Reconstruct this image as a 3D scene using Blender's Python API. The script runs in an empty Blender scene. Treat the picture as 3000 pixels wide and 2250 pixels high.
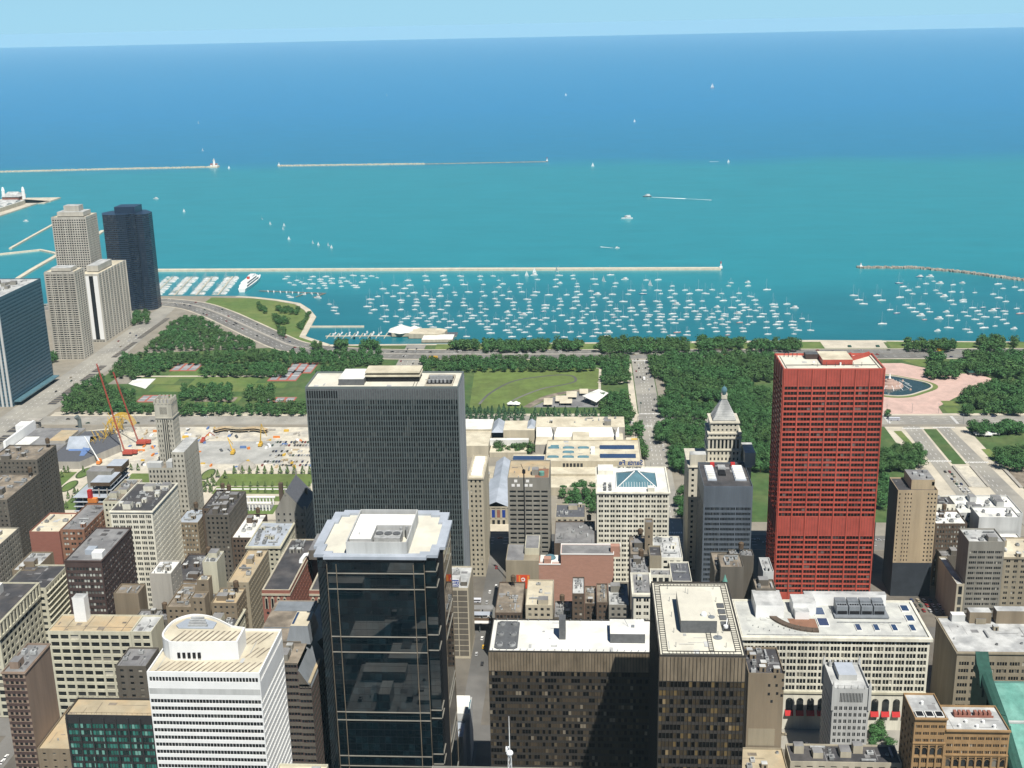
import bpy, math, random
from mathutils import Vector, Matrix, Euler

# ------------------------------------------------------------------ camera, sky, sun
scene = bpy.context.scene
COL = scene.collection
R = math.radians
FPX, YAW, PITCH, ROLL = 3546.276, R(3.69395), R(16.56855), R(-1.19536)
CAM = Vector((33.066, -1.57, 411.71))
FW = Vector((math.cos(YAW) * math.cos(PITCH), math.sin(YAW) * math.cos(PITCH), -math.sin(PITCH)))
RT0 = Vector((math.sin(YAW), -math.cos(YAW), 0))
UP0 = RT0.cross(FW)
cr, sr = math.cos(ROLL), math.sin(ROLL)
RT = RT0 * cr + UP0 * sr
UP = UP0 * cr - RT0 * sr
cd = bpy.data.cameras.new('camera')
cd.sensor_fit = 'HORIZONTAL'
cd.sensor_width = 36.0
cd.lens = FPX / 3000.0 * 36.0
cd.clip_start = 1.0
cd.clip_end = 120000.0
camo = bpy.data.objects.new('camera', cd)
COL.objects.link(camo)
m3 = Matrix((RT, UP, -FW)).transposed()
camo.matrix_world = Matrix.Translation(CAM) @ m3.to_4x4()
scene.camera = camo

SUN_EL, SUN_DIR_AZ = R(57.3), R(24.7 + 180.0)      # azimuth (from +x, counter-clockwise) towards the sun
world = bpy.data.worlds.new('World')
scene.world = world
world.use_nodes = True
wn = world.node_tree
bg = wn.nodes['Background']
sky = wn.nodes.new('ShaderNodeTexSky')
sky.sky_type = 'NISHITA'
sky.sun_disc = False
sky.sun_elevation = SUN_EL
sky.sun_rotation = R(90) - SUN_DIR_AZ
sky.altitude = 200
sky.air_density = 1.0
sky.dust_density = 0.15
sky.ozone_density = 3.0
tc = wn.nodes.new('ShaderNodeTexCoord')          # the true horizon lies a little below eye level: the earth curves away
lift = wn.nodes.new('ShaderNodeVectorMath'); lift.operation = 'ADD'; lift.inputs[1].default_value = (0, 0, .04)
wn.links.new(tc.outputs['Generated'], lift.inputs[0])
nrm = wn.nodes.new('ShaderNodeVectorMath'); nrm.operation = 'NORMALIZE'
wn.links.new(lift.outputs[0], nrm.inputs[0])
wn.links.new(nrm.outputs[0], sky.inputs[0])
dim = wn.nodes.new('ShaderNodeMix'); dim.data_type = 'RGBA'; dim.blend_type = 'MULTIPLY'; dim.inputs[0].default_value = 1
dim.inputs[7].default_value = (.50, .60, .72, 1)
wn.links.new(sky.outputs[0], dim.inputs[6])
sxyz = wn.nodes.new('ShaderNodeSeparateXYZ'); wn.links.new(tc.outputs['Generated'], sxyz.inputs[0])
band = wn.nodes.new('ShaderNodeMapRange'); band.interpolation_type = 'SMOOTHSTEP'      # the pale layer of summer haze low over the lake
band.inputs[1].default_value = .01; band.inputs[2].default_value = .16; band.inputs[3].default_value = 1; band.inputs[4].default_value = 0
wn.links.new(sxyz.outputs[2], band.inputs[0])
low = wn.nodes.new('ShaderNodeMix'); low.data_type = 'RGBA'
low.inputs[7].default_value = (5.45, 10.1, 12.9, 1)
wn.links.new(band.outputs[0], low.inputs[0]); wn.links.new(dim.outputs[2], low.inputs[6])
wn.links.new(low.outputs[2], bg.inputs[0])
bg.inputs[1].default_value = 0.055
sl = bpy.data.lights.new('sun', 'SUN')
sl.energy = 5.0
sl.angle = R(0.5)
sl.color = (1.0, 0.955, 0.87)
so = bpy.data.objects.new('sun', sl)
COL.objects.link(so)
sv = Vector((math.cos(SUN_EL) * math.cos(SUN_DIR_AZ), math.cos(SUN_EL) * math.sin(SUN_DIR_AZ), math.sin(SUN_EL)))
so.rotation_euler = sv.to_track_quat('Z', 'Y').to_euler()
so.location = (0, 0, 900)
vs = scene.view_settings
vs.view_transform = 'Standard'
vs.look = 'None'
vs.exposure = 0.30
vs.gamma = 1.0
scene.cycles.max_bounces = 6
scene.cycles.diffuse_bounces = 1
scene.cycles.glossy_bounces = 3
scene.cycles.volume_bounces = 1
scene.cycles.sample_clamp_indirect = 4.0

rnd = random.Random(11)

# ------------------------------------------------------------------ materials
MATS = {}

def mat(name, c, rough=0.8, var=0.12, scale=0.15, spec=0.3, c2=None, scale2=None, streak=0.0, metal=0.0, objvar=0.0, bump=0.0, coord='gen'):
    if name in MATS:
        return MATS[name]
    m = bpy.data.materials.new(name)
    m.use_nodes = True
    nt = m.node_tree
    b = nt.nodes['Principled BSDF']
    b.inputs['Roughness'].default_value = rough
    b.inputs['Specular IOR Level'].default_value = spec
    b.inputs['Metallic'].default_value = metal
    geo = nt.nodes.new('ShaderNodeNewGeometry')
    col = None
    def rgb(c):
        n = nt.nodes.new('ShaderNodeRGB'); n.outputs[0].default_value = (c[0], c[1], c[2], 1); return n.outputs[0]
    col = rgb(c)
    if c2 is not None:
        n2 = nt.nodes.new('ShaderNodeTexNoise'); n2.inputs['Scale'].default_value = scale2 or scale * .3
        n2.inputs['Detail'].default_value = 4
        nt.links.new(geo.outputs['Position'], n2.inputs['Vector'])
        rp = nt.nodes.new('ShaderNodeValToRGB'); rp.color_ramp.elements[0].position = .42; rp.color_ramp.elements[1].position = .6
        nt.links.new(n2.outputs[0], rp.inputs[0])
        mx = nt.nodes.new('ShaderNodeMix'); mx.data_type = 'RGBA'
        nt.links.new(rp.outputs[0], mx.inputs[0]); nt.links.new(col, mx.inputs[6]); nt.links.new(rgb(c2), mx.inputs[7])
        col = mx.outputs[2]
    if var > 0:
        n1 = nt.nodes.new('ShaderNodeTexNoise'); n1.inputs['Scale'].default_value = scale; n1.inputs['Detail'].default_value = 6
        n1.inputs['Roughness'].default_value = .65
        if streak:
            mp = nt.nodes.new('ShaderNodeMapping'); mp.inputs['Scale'].default_value = (1, 1, streak)
            nt.links.new(geo.outputs['Position'], mp.inputs[0]); nt.links.new(mp.outputs[0], n1.inputs['Vector'])
        else:
            nt.links.new(geo.outputs['Position'], n1.inputs['Vector'])
        mr = nt.nodes.new('ShaderNodeMapRange'); mr.inputs[1].default_value = .3; mr.inputs[2].default_value = .7
        mr.inputs[3].default_value = 1 - var; mr.inputs[4].default_value = 1 + var
        nt.links.new(n1.outputs[0], mr.inputs[0])
        hv = nt.nodes.new('ShaderNodeMix'); hv.data_type = 'RGBA'; hv.blend_type = 'MULTIPLY'; hv.inputs[0].default_value = 1
        nt.links.new(col, hv.inputs[6]); nt.links.new(mr.outputs[0], hv.inputs[7])
        col = hv.outputs[2]
    if objvar > 0:
        oi = nt.nodes.new('ShaderNodeObjectInfo')
        ad = nt.nodes.new('ShaderNodeMath'); ad.operation = 'ADD'
        nt.links.new(oi.outputs['Random'], ad.inputs[0]); nt.links.new(geo.outputs['Random Per Island'], ad.inputs[1])
        fr = nt.nodes.new('ShaderNodeMath'); fr.operation = 'FRACT'; nt.links.new(ad.outputs[0], fr.inputs[0])
        mr2 = nt.nodes.new('ShaderNodeMapRange'); mr2.inputs[3].default_value = 1 - objvar; mr2.inputs[4].default_value = 1 + objvar
        nt.links.new(fr.outputs[0], mr2.inputs[0])
        hv2 = nt.nodes.new('ShaderNodeMix'); hv2.data_type = 'RGBA'; hv2.blend_type = 'MULTIPLY'; hv2.inputs[0].default_value = 1
        nt.links.new(col, hv2.inputs[6]); nt.links.new(mr2.outputs[0], hv2.inputs[7])
        col = hv2.outputs[2]
    nt.links.new(col, b.inputs['Base Color'])
    MATS[name] = m
    return m

def glass(name, stops, rough=0.12, spec=0.5):
    """Window glazing: each pane draws dark glass or a drawn blind at random."""
    if name in MATS:
        return MATS[name]
    m = bpy.data.materials.new(name); m.use_nodes = True
    nt = m.node_tree; b = nt.nodes['Principled BSDF']
    oi = nt.nodes.new('ShaderNodeObjectInfo'); geo = nt.nodes.new('ShaderNodeNewGeometry')
    ad = nt.nodes.new('ShaderNodeMath'); ad.operation = 'ADD'
    nt.links.new(oi.outputs['Random'], ad.inputs[0]); nt.links.new(geo.outputs['Random Per Island'], ad.inputs[1])
    fr = nt.nodes.new('ShaderNodeMath'); fr.operation = 'FRACT'; nt.links.new(ad.outputs[0], fr.inputs[0])
    rp = nt.nodes.new('ShaderNodeValToRGB'); cr_ = rp.color_ramp; cr_.interpolation = 'CONSTANT'
    cr_.elements[0].position = 0; cr_.elements[0].color = (*stops[0][1], 1)
    cr_.elements[1].position = stops[1][0]; cr_.elements[1].color = (*stops[1][1], 1)
    for p, c in stops[2:]:
        e = cr_.elements.new(p); e.color = (*c, 1)
    nt.links.new(fr.outputs[0], rp.inputs[0]); nt.links.new(rp.outputs[0], b.inputs['Base Color'])
    b.inputs['Roughness'].default_value = rough; b.inputs['Specular IOR Level'].default_value = spec
    MATS[name] = m
    return m

W_ = dict(streak=.10, var=.2)
mat('beige_stone', (.43, .39, .30), **W_); mat('cream_terracotta', (.52, .50, .39), **W_); mat('white_terracotta', (.68, .66, .56), **W_)
mat('tan_brick', (.22, .178, .125), **W_); mat('buff_brick', (.28, .245, .18), **W_); mat('brown_brick', (.105, .078, .058), **W_)
mat('orange_brick', (.24, .125, .08), **W_); mat('red_brick', (.27, .115, .085), var=.10, scale=.3, streak=3.0); mat('dark_brick', (.075, .05, .045), **W_)
mat('grey_stone', (.24, .23, .20), **W_); mat('grey_brown', (.12, .108, .09), **W_); mat('concrete', (.36, .34, .30), **W_); mat('grey_metal', (.20, .22, .24), rough=.5, **W_)
mat('white_metal', (.80, .81, .80), rough=.35, var=.05); mat('fisher_brick', (.32, .205, .10), **W_); mat('light_grey', (.47, .48, .47), **W_)
mat('warm_tan', (.40, .32, .21), **W_); mat('side_brown', (.26, .195, .15), **W_); mat('downtown_paving', (.165, .15, .125), var=.2, scale=.06, c2=(.12, .11, .095), scale2=.02); mat('pale_stone', (.55, .52, .43), **W_); mat('soft_stone', (.42, .40, .335), **W_); mat('blue_grey', (.105, .125, .15), rough=.5, **W_); mat('hardstand', (.42, .42, .395), var=.18, scale=.2, c2=(.33, .33, .31), scale2=.05); mat('bronze_steel', (.048, .044, .040), rough=.5, var=.12, spec=.25); mat('rose_brick', (.40, .225, .17), var=.10, scale=.3, streak=3.0); mat('ivory_roof', (.66, .64, .54), var=.08, c2=(.58, .56, .48), scale2=.06); mat('glass_wall', (.055, .11, .15), rough=.3, var=.1); mat('dark_steel', (.030, .030, .032), rough=.4, var=.1, spec=.5); mat('red_steel', (.47, .094, .064), rough=.45, spec=.4, **W_); mat('red_panel', (.40, .08, .058), rough=.5, var=.16)
mat('rib_grey', (.135, .16, .16), rough=.45, var=.1); mat('spandrel_grey', (.05, .066, .068), rough=.35, var=.1)
mat('bronze_panel', (.19, .155, .11), rough=.4, var=.35, scale=.25, streak=.3)
mat('tan_roof', (.40, .34, .235), var=.15, scale=.12, c2=(.47, .36, .22), scale2=.05); mat('cream_roof', (.62, .57, .44), var=.12, c2=(.50, .45, .34), scale2=.06)
mat('white_roof', (.80, .80, .76), var=.06, c2=(.62, .62, .58), scale2=.06); mat('grey_roof', (.24, .24, .24), var=.2, c2=(.17, .17, .175), scale2=.06)
mat('dark_roof', (.055, .055, .06), var=.3, c2=(.085, .08, .08), scale2=.08); mat('light_roof', (.50, .51, .50), var=.2, c2=(.34, .35, .35), scale2=.09)
mat('brown_roof', (.17, .145, .115), var=.3, c2=(.27, .23, .18), scale2=.1); mat('blue_roof', (.40, .44, .50), var=.1, c2=(.33, .37, .42), scale2=.06)
mat('slate_roof', (.10, .105, .12), var=.15, scale=.5); mat('green_copper', (.11, .28, .235), var=.25, scale=.25, c2=(.15, .33, .28)); mat('dark_copper', (.022, .075, .058), var=.25, scale=.3)
mat('asphalt', (.10, .098, .094), var=.14, scale=.05, c2=(.17, .165, .155), scale2=.015); mat('road_grey', (.33, .315, .275), var=.14, scale=.05, c2=(.26, .25, .225), scale2=.02)
mat('paving', (.26, .235, .19), var=.16, scale=.06, c2=(.26, .24, .20), scale2=.02); mat('pale_paving', (.56, .51, .41), var=.12, scale=.08, c2=(.47, .43, .35), scale2=.03)
mat('gravel', (.58, .54, .44), var=.2, scale=.15, c2=(.43, .41, .36), scale2=.04); mat('pink_paving', (.56, .395, .34), var=.14, scale=.1, c2=(.50, .36, .31), scale2=.04)
mat('grass', (.105, .165, .045), var=.18, scale=.08, c2=(.15, .19, .06), scale2=.018); mat('dark_grass', (.06, .115, .035), var=.25, scale=.1, c2=(.09, .13, .045), scale2=.03)
mat('lawn_brown', (.13, .185, .05), var=.2, scale=.08, c2=(.115, .155, .045), scale2=.03); mat('white_paint', (.80, .80, .78), var=0); mat('court_red', (.36, .12, .09), var=.1); mat('court_grey', (.26, .27, .28), var=.1)
mat('foliage', (.058, .138, .050), rough=.9, var=.35, scale=.12, objvar=.4, spec=.03, c2=(.066, .125, .045), scale2=.02); mat('conifer', (.05, .105, .055), rough=.75, var=.3, scale=.35, objvar=.3, spec=.03)
mat('young_foliage', (.10, .15, .055), rough=.75, var=.3, scale=.5, objvar=.35, spec=.2); mat('bark', (.10, .07, .045), var=.2)
mat('rock', (.40, .37, .31), var=.35, scale=.3, c2=(.26, .24, .21), scale2=.12); mat('seawall', (.58, .53, .42), var=.15, scale=.1)
mat('boat_white', (.82, .82, .80), rough=.3, var=0, objvar=.06); mat('boat_blue', (.03, .06, .18), rough=.3, var=0); mat('boat_red', (.45, .05, .04), rough=.35, var=0); mat('boat_dark', (.05, .05, .06), rough=.4, var=0)
mat('sail', (.85, .85, .83), var=0); mat('dark_block', (.035, .042, .052), var=.2); mat('mast_metal', (.62, .63, .64), rough=.35, var=0, metal=.3); mat('teak', (.33, .22, .12), var=.1); mat('canvas_blue', (.05, .10, .24), var=0)
mat('crane_red', (.42, .08, .055), rough=.45, var=.05); mat('yellow_steel', (.62, .40, .06), rough=.5, var=.1); mat('tarp_blue', (.12, .20, .40), var=.15, scale=.3); mat('orange_net', (.65, .22, .05), var=.15)
mat('black', (.012, .012, .014), rough=.6, var=0); mat('blue_glass', (.03, .06, .13), rough=.15, var=.1, spec=.5); mat('teal_glass', (.10, .20, .24), rough=.15, var=.15, spec=.5); mat('sign_blue', (.02, .055, .27), rough=.4, var=0)
mat('banner_red', (.62, .08, .03), var=.05); mat('banner_orange', (.72, .26, .04), var=.05); mat('hvac', (.31, .32, .32), rough=.5, var=.3, scale=.5, objvar=.35); mat('hvac_dark', (.11, .115, .12), rough=.5, var=.2, scale=.5); mat('awning_red', (.45, .03, .03), var=.05)
mat('foam', (.85, .88, .88), var=0); mat('fountain_water', (.03, .065, .07), rough=.1, var=.1, spec=.6); mat('pink_granite', (.42, .30, .25), var=.1); mat('bed_border', (.05, .075, .03), var=.2)
mat('tower_concrete', (.43, .41, .36), **W_); mat('facade_dark', (.018, .036, .072), rough=.3, var=.25, scale=.3, spec=.5, streak=3.0)

D1 = (.012, .014, .016); D2 = (.03, .034, .036)
G_STD = glass('window_glass', [(0, D1), (.55, D2), (.80, (.07, .07, .065)), (.90, (.20, .19, .16)), (.965, (.45, .43, .37))])
G_DARK = glass('dark_window_glass', [(0, D1), (.6, (.02, .025, .03)), (.92, (.06, .065, .065))])
G_BRONZE = glass('bronze_window_glass', [(0, (.004, .004, .004)), (.36, (.052, .041, .028)), (.66, (.075, .059, .04)), (.90, (.125, .10, .065)), (.97, (.23, .20, .15))], rough=.3, spec=.2)
G_BRONZE2 = glass('amber_window_glass', [(0, (.004, .004, .004)), (.40, (.048, .037, .023)), (.66, (.068, .052, .030)), (.88, (.14, .10, .045)), (.97, (.24, .18, .10))], rough=.3, spec=.2)
G_GREEN = glass('green_window_glass', [(0, (.008, .03, .028)), (.28, (.02, .11, .09)), (.55, (.04, .19, .16)), (.82, (.16, .36, .31))], rough=.1)
G_BLUE = glass('blue_window_glass', [(0, (.035, .10, .14)), (.5, (.05, .125, .17)), (.85, (.09, .18, .23))], rough=.08, spec=.7)
G_RED = glass('red_tower_glass', [(0, (.010, .010, .010)), (.62, (.022, .018, .018)), (.86, (.07, .06, .058)), (.96, (.16, .14, .13))])
G_LIT = glass('pale_window_glass', [(0, (.03, .035, .035)), (.35, (.12, .13, .12)), (.6, (.45, .47, .43))])
G_BLACK = glass('black_mirror_glass', [(0, (.002, .006, .009)), (.5, (.003, .010, .014)), (.9, (.006, .016, .022))], rough=.01, spec=.6)

# ------------------------------------------------------------------ mesh helpers
class MB:
    """Collects faces; build() links them as ONE mesh object."""
    def __init__(s):
        s.v = []; s.f = []; s.m = []
    def quad(s, a, b, c, d, m=0):
        n = len(s.v); s.v += [a, b, c, d]; s.f.append((n, n + 1, n + 2, n + 3)); s.m.append(m)
    def poly(s, pts, m=0):
        n = len(s.v); s.v += list(pts); s.f.append(tuple(range(n, n + len(pts)))); s.m.append(m)
    def box(s, x0, x1, y0, y1, z0, z1, m=0, top=None, bottom=False):
        if x0 > x1: x0, x1 = x1, x0
        if y0 > y1: y0, y1 = y1, y0
        n = len(s.v)
        s.v += [(x0, y0, z0), (x1, y0, z0), (x1, y1, z0), (x0, y1, z0), (x0, y0, z1), (x1, y0, z1), (x1, y1, z1), (x0, y1, z1)]
        s.f += [(n, n + 1, n + 5, n + 4), (n + 1, n + 2, n + 6, n + 5), (n + 2, n + 3, n + 7, n + 6), (n + 3, n, n + 4, n + 7), (n + 4, n + 5, n + 6, n + 7)]
        s.m += [m] * 4 + [m if top is None else top]
        if bottom:
            s.f.append((n + 3, n + 2, n + 1, n)); s.m.append(m)
    def prism(s, pts, z0, z1, m=0, top=None):
        n = len(pts); k = len(s.v)
        s.v += [(x, y, z0) for x, y in pts] + [(x, y, z1) for x, y in pts]
        for i in range(n):
            j = (i + 1) % n
            s.f.append((k + i, k + j, k + n + j, k + n + i)); s.m.append(m)
        s.f.append(tuple(range(k + n, k + 2 * n))); s.m.append(m if top is None else top)
    def cyl(s, cx, cy, z0, z1, r0, r1=None, n=12, m=0, top=None, sx=1, sy=1):
        r1 = r0 if r1 is None else r1
        k = len(s.v)
        a = [2 * math.pi * i / n for i in range(n)]
        s.v += [(cx + sx * r0 * math.cos(t), cy + sy * r0 * math.sin(t), z0) for t in a] + [(cx + sx * r1 * math.cos(t), cy + sy * r1 * math.sin(t), z1) for t in a]
        for i in range(n):
            j = (i + 1) % n
            s.f.append((k + i, k + j, k + n + j, k + n + i)); s.m.append(m)
        s.f.append(tuple(range(k + n, k + 2 * n))); s.m.append(m if top is None else top)
    def dome(s, cx, cy, z, r, h, n=12, k=4, m=0):
        for q in range(k):
            a0, a1 = math.pi / 2 * q / k, math.pi / 2 * (q + 1) / k
            s.cyl(cx, cy, z + h * math.sin(a0), z + h * math.sin(a1), r * math.cos(a0), max(r * math.cos(a1), .01), n, m)
    def tube(s, p, q, r, n=5, m=0, r2=None):
        p = Vector(p); q = Vector(q); d = (q - p)
        if d.length < 1e-6: return
        d.normalize(); u = d.orthogonal().normalized(); w = d.cross(u); k = len(s.v); r2 = r if r2 is None else r2
        for c, rr in ((p, r), (q, r2)):
            for i in range(n):
                t = 2 * math.pi * i / n; e = c + (u * math.cos(t) + w * math.sin(t)) * rr; s.v.append(tuple(e))
        for i in range(n):
            j = (i + 1) % n; s.f.append((k + i, k + j, k + n + j, k + n + i)); s.m.append(m)
        s.f.append(tuple(range(k + n, k + 2 * n))); s.m.append(m); s.f.append(tuple(range(k + n - 1, k - 1, -1))); s.m.append(m)
    def gable(s, x0, x1, y0, y1, z, zr, axis='x', m=0, wall=1):
        """Gable roof over a rectangle, ridge along the axis."""
        if axis == 'x':
            ym = (y0 + y1) / 2
            s.quad((x0, y0, z), (x1, y0, z), (x1, ym, zr), (x0, ym, zr), m); s.quad((x1, y1, z), (x0, y1, z), (x0, ym, zr), (x1, ym, zr), m)
            s.poly([(x0, y1, z), (x0, y0, z), (x0, ym, zr)], wall); s.poly([(x1, y0, z), (x1, y1, z), (x1, ym, zr)], wall)
        else:
            xm = (x0 + x1) / 2
            s.quad((x0, y1, z), (x0, y0, z), (xm, y0, zr), (xm, y1, zr), m); s.quad((x1, y0, z), (x1, y1, z), (xm, y1, zr), (xm, y0, zr), m)
            s.poly([(x0, y0, z), (x1, y0, z), (xm, y0, zr)], wall); s.poly([(x1, y1, z), (x0, y1, z), (xm, y1, zr)], wall)
    def hip(s, x0, x1, y0, y1, z, zr, inset, m=0):
        if x1 - x0 > y1 - y0:
            ym = (y0 + y1) / 2; a = (x0 + inset, ym, zr); b = (x1 - inset, ym, zr)
            s.quad((x0, y0, z), (x1, y0, z), b, a, m); s.quad((x1, y1, z), (x0, y1, z), a, b, m)
            s.poly([(x0, y1, z), (x0, y0, z), a], m); s.poly([(x1, y0, z), (x1, y1, z), b], m)
        else:
            xm = (x0 + x1) / 2; a = (xm, y0 + inset, zr); b = (xm, y1 - inset, zr)
            s.quad((x0, y1, z), (x0, y0, z), a, b, m); s.quad((x1, y0, z), (x1, y1, z), b, a, m)
            s.poly([(x0, y0, z), (x1, y0, z), a], m); s.poly([(x1, y1, z), (x0, y1, z), b], m)
    def build(s, name, mats, parent=None, smooth=False):
        if not s.f: return None
        if not isinstance(mats, (list, tuple)): mats = [mats]
        me = bpy.data.meshes.new(name)
        o = Vector(parent.location) if parent is not None else Vector((0, 0, 0))
        if parent is not None and parent.parent is not None: o = o + Vector(parent.parent.location)
        me.from_pydata([(a - o.x, b - o.y, c - o.z) for a, b, c in s.v], [], s.f)
        for m in mats: me.materials.append(MATS[m] if isinstance(m, str) else m)
        if max(s.m) > 0: me.polygons.foreach_set('material_index', s.m)
        if smooth: me.polygons.foreach_set('use_smooth', [True] * len(s.f))
        me.update()
        ob = bpy.data.objects.new(name, me)
        COL.objects.link(ob)
        if parent is not None: ob.parent = parent
        return ob

    def build_each(s, name, mats, parent=None):
        """Links every separate piece as an object of its own."""
        up = list(range(len(s.v)))
        def find(a):
            while up[a] != a: up[a] = up[up[a]]; a = up[a]
            return a
        for f in s.f:
            for i in f[1:]: up[find(i)] = find(f[0])
        parts = {}
        for f, m in zip(s.f, s.m): parts.setdefault(find(f[0]), []).append((f, m))
        for fs in parts.values():
            b = MB(); ids = {}
            for f, m in fs:
                for i in f:
                    if i not in ids: ids[i] = len(b.v); b.v.append(s.v[i])
                b.f.append(tuple(ids[i] for i in f)); b.m.append(m)
            b.build(name, mats, parent)

def tag(o, label, cat, group=None):
    o['label'] = label; o['category'] = cat
    if group: o['group'] = group
    return o

def thing(name, label, cat, loc, group=None):
    o = bpy.data.objects.new(name, None); COL.objects.link(o); o.location = loc; o.empty_display_size = 2
    return tag(o, label, cat, group)

def struct(name, mb, mats, kind='structure'):
    o = mb.build(name, mats); o['kind'] = kind; return o

def sheet(name, pts, z, m):
    b = MB(); b.poly([(x, y, z) for x, y in pts]); return struct(name, b, m)

def rect(x0, x1, y0, y1):
    return [(x0, y0), (x1, y0), (x1, y1), (x0, y1)]

def project(p):
    d = Vector(p) - CAM; c = d.dot(FW)
    if c < 1: return None
    return 512 + FPX * .341333 * d.dot(RT) / c, 384 - FPX * .341333 * d.dot(UP) / c, c

def onscreen(p, mg=4):
    q = project(p)
    return q is not None and -mg < q[0] < 1024 + mg and -mg < q[1] < 768 + mg

# ------------------------------------------------------------------ facades
DIRS = {'W': (0, -1), 'S': (1, 0), 'E': (0, 1), 'N': (-1, 0)}

def facade(mb, wins, p0, p1, z0, z1, nx, nz, ww, wh, depth=.35, mx=0.0, mz0=0.0, mz1=0.0, pair=1, gap=.2, skip=None, m=0, ms=None, reveal=True, up=.5, wide=None):
    """A wall with real window openings. ww, wh are opening fractions of a bay and storey; pair splits a bay in several lights."""
    ms = m if ms is None else ms
    dx, dy = p1[0] - p0[0], p1[1] - p0[1]; L = math.hypot(dx, dy); ux, uy = dx / L, dy / L; nxv, nyv = uy, -ux
    def P(s, z, d=0.0): return (p0[0] + ux * s - nxv * d, p0[1] + uy * s - nyv * d, z)
    def Q(a, b, c, d, mm, dd=0.0): mb.quad(P(a, c, dd), P(b, c, dd), P(b, d, dd), P(a, d, dd), mm)
    if z0 + mz0 > z0: Q(0, L, z0, z0 + mz0, m)
    if mz1 > 0: Q(0, L, z1 - mz1, z1, m)
    za, zb = z0 + mz0, z1 - mz1
    fh = (zb - za) / nz; bw = (L - 2 * mx) / nx
    cols = []
    for i in range(nx):
        b0 = mx + i * bw; o = bw * ww; s0 = b0 + (bw - o) / 2
        g = o * gap / pair if pair > 1 else 0
        lw = (o - g * (pair - 1)) / pair
        for k in range(pair): cols.append((s0 + k * (lw + g), s0 + k * (lw + g) + lw, i))
    for j in range(nz):
        f0 = za + j * fh; o = fh * wh; w0 = f0 + (fh - o) * up; w1 = w0 + o
        Q(0, L, f0, w0, ms); Q(0, L, w1, f0 + fh, ms)
        s = 0.0
        for a, b, i in cols:
            if skip and skip(i, j): continue
            Q(s, a, w0, w1, m); s = b
            if reveal:
                mb.quad(P(a, w0), P(a, w0, depth), P(a, w1, depth), P(a, w1), m); mb.quad(P(b, w0, depth), P(b, w0), P(b, w1), P(b, w1, depth), m)
                mb.quad(P(a, w0), P(b, w0), P(b, w0, depth), P(a, w0, depth), m); mb.quad(P(a, w1, depth), P(b, w1, depth), P(b, w1), P(a, w1), m)
            c = P((a + b) / 2, (w0 + w1) / 2, depth)
            wins.append((c[0], c[1], c[2], ux, uy, b - a, w1 - w0))
        Q(s, L, w0, w1, m)

PANES = {}
def pane_mesh(gm):
    if gm.name not in PANES:
        me = bpy.data.meshes.new('window_pane')
        me.from_pydata([(-.5, 0, -.5), (.5, 0, -.5), (.5, 0, .5), (-.5, 0, .5)], [], [(0, 1, 2, 3)])
        me.materials.append(gm); PANES[gm.name] = me
    return PANES[gm.name]

def finish_windows(root, wins, gm, limit=100, name='window', minpx=1.0):
    """The windows that show largest become parts of their own, the rest one part."""
    if not wins: return
    sc = []
    for w in wins:
        q = project((w[0], w[1], w[2])); a = 0
        if q and 0 < q[0] < 1024 and 0 < q[1] < 768:
            v = Vector((w[0], w[1], w[2])) - CAM; d = v.length; v.normalize()
            n = Vector((w[4], -w[3], 0)); cs = max(0, -v.dot(n)); a = w[5] * w[6] * cs * (FPX * .3413 / d) ** 2
        sc.append(a)
    order = sorted(range(len(wins)), key=lambda i: -sc[i])
    top = [i for i in order[:limit] if sc[i] > minpx]; rest = [i for i in order if i not in set(top)]
    o = root.location
    me = pane_mesh(gm)
    for i in top:
        x, y, z, ux, uy, w, h = wins[i]
        ob = bpy.data.objects.new(name, me); ob.parent = root
        ob.location = (x - o.x, y - o.y, z - o.z); ob.rotation_euler = (0, 0, math.atan2(uy, ux)); ob.scale = (w, 1, h)
        COL.objects.link(ob)
    if rest:
        b = MB()
        for i in rest:
            x, y, z, ux, uy, w, h = wins[i]; a, c = ux * w / 2, uy * w / 2
            b.quad((x - a, y - c, z - h / 2), (x + a, y + c, z - h / 2), (x + a, y + c, z + h / 2), (x - a, y - c, z + h / 2))
        r = b.build(name, gm, root)
        if len(rest) > 1 and len(wins) > limit: r['kind'] = 'stuff'

def sides(x0, x1, yN, yS):
    return {'W': ((x0, yN), (x0, yS)), 'S': ((x0, yS), (x1, yS)), 'E': ((x1, yS), (x1, yN)), 'N': ((x1, yN), (x0, yN))}

def plain(mb, p0, p1, z0, z1, m=0):
    mb.quad((p0[0], p0[1], z0), (p1[0], p1[1], z0), (p1[0], p1[1], z1), (p0[0], p0[1], z1), m)

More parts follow.
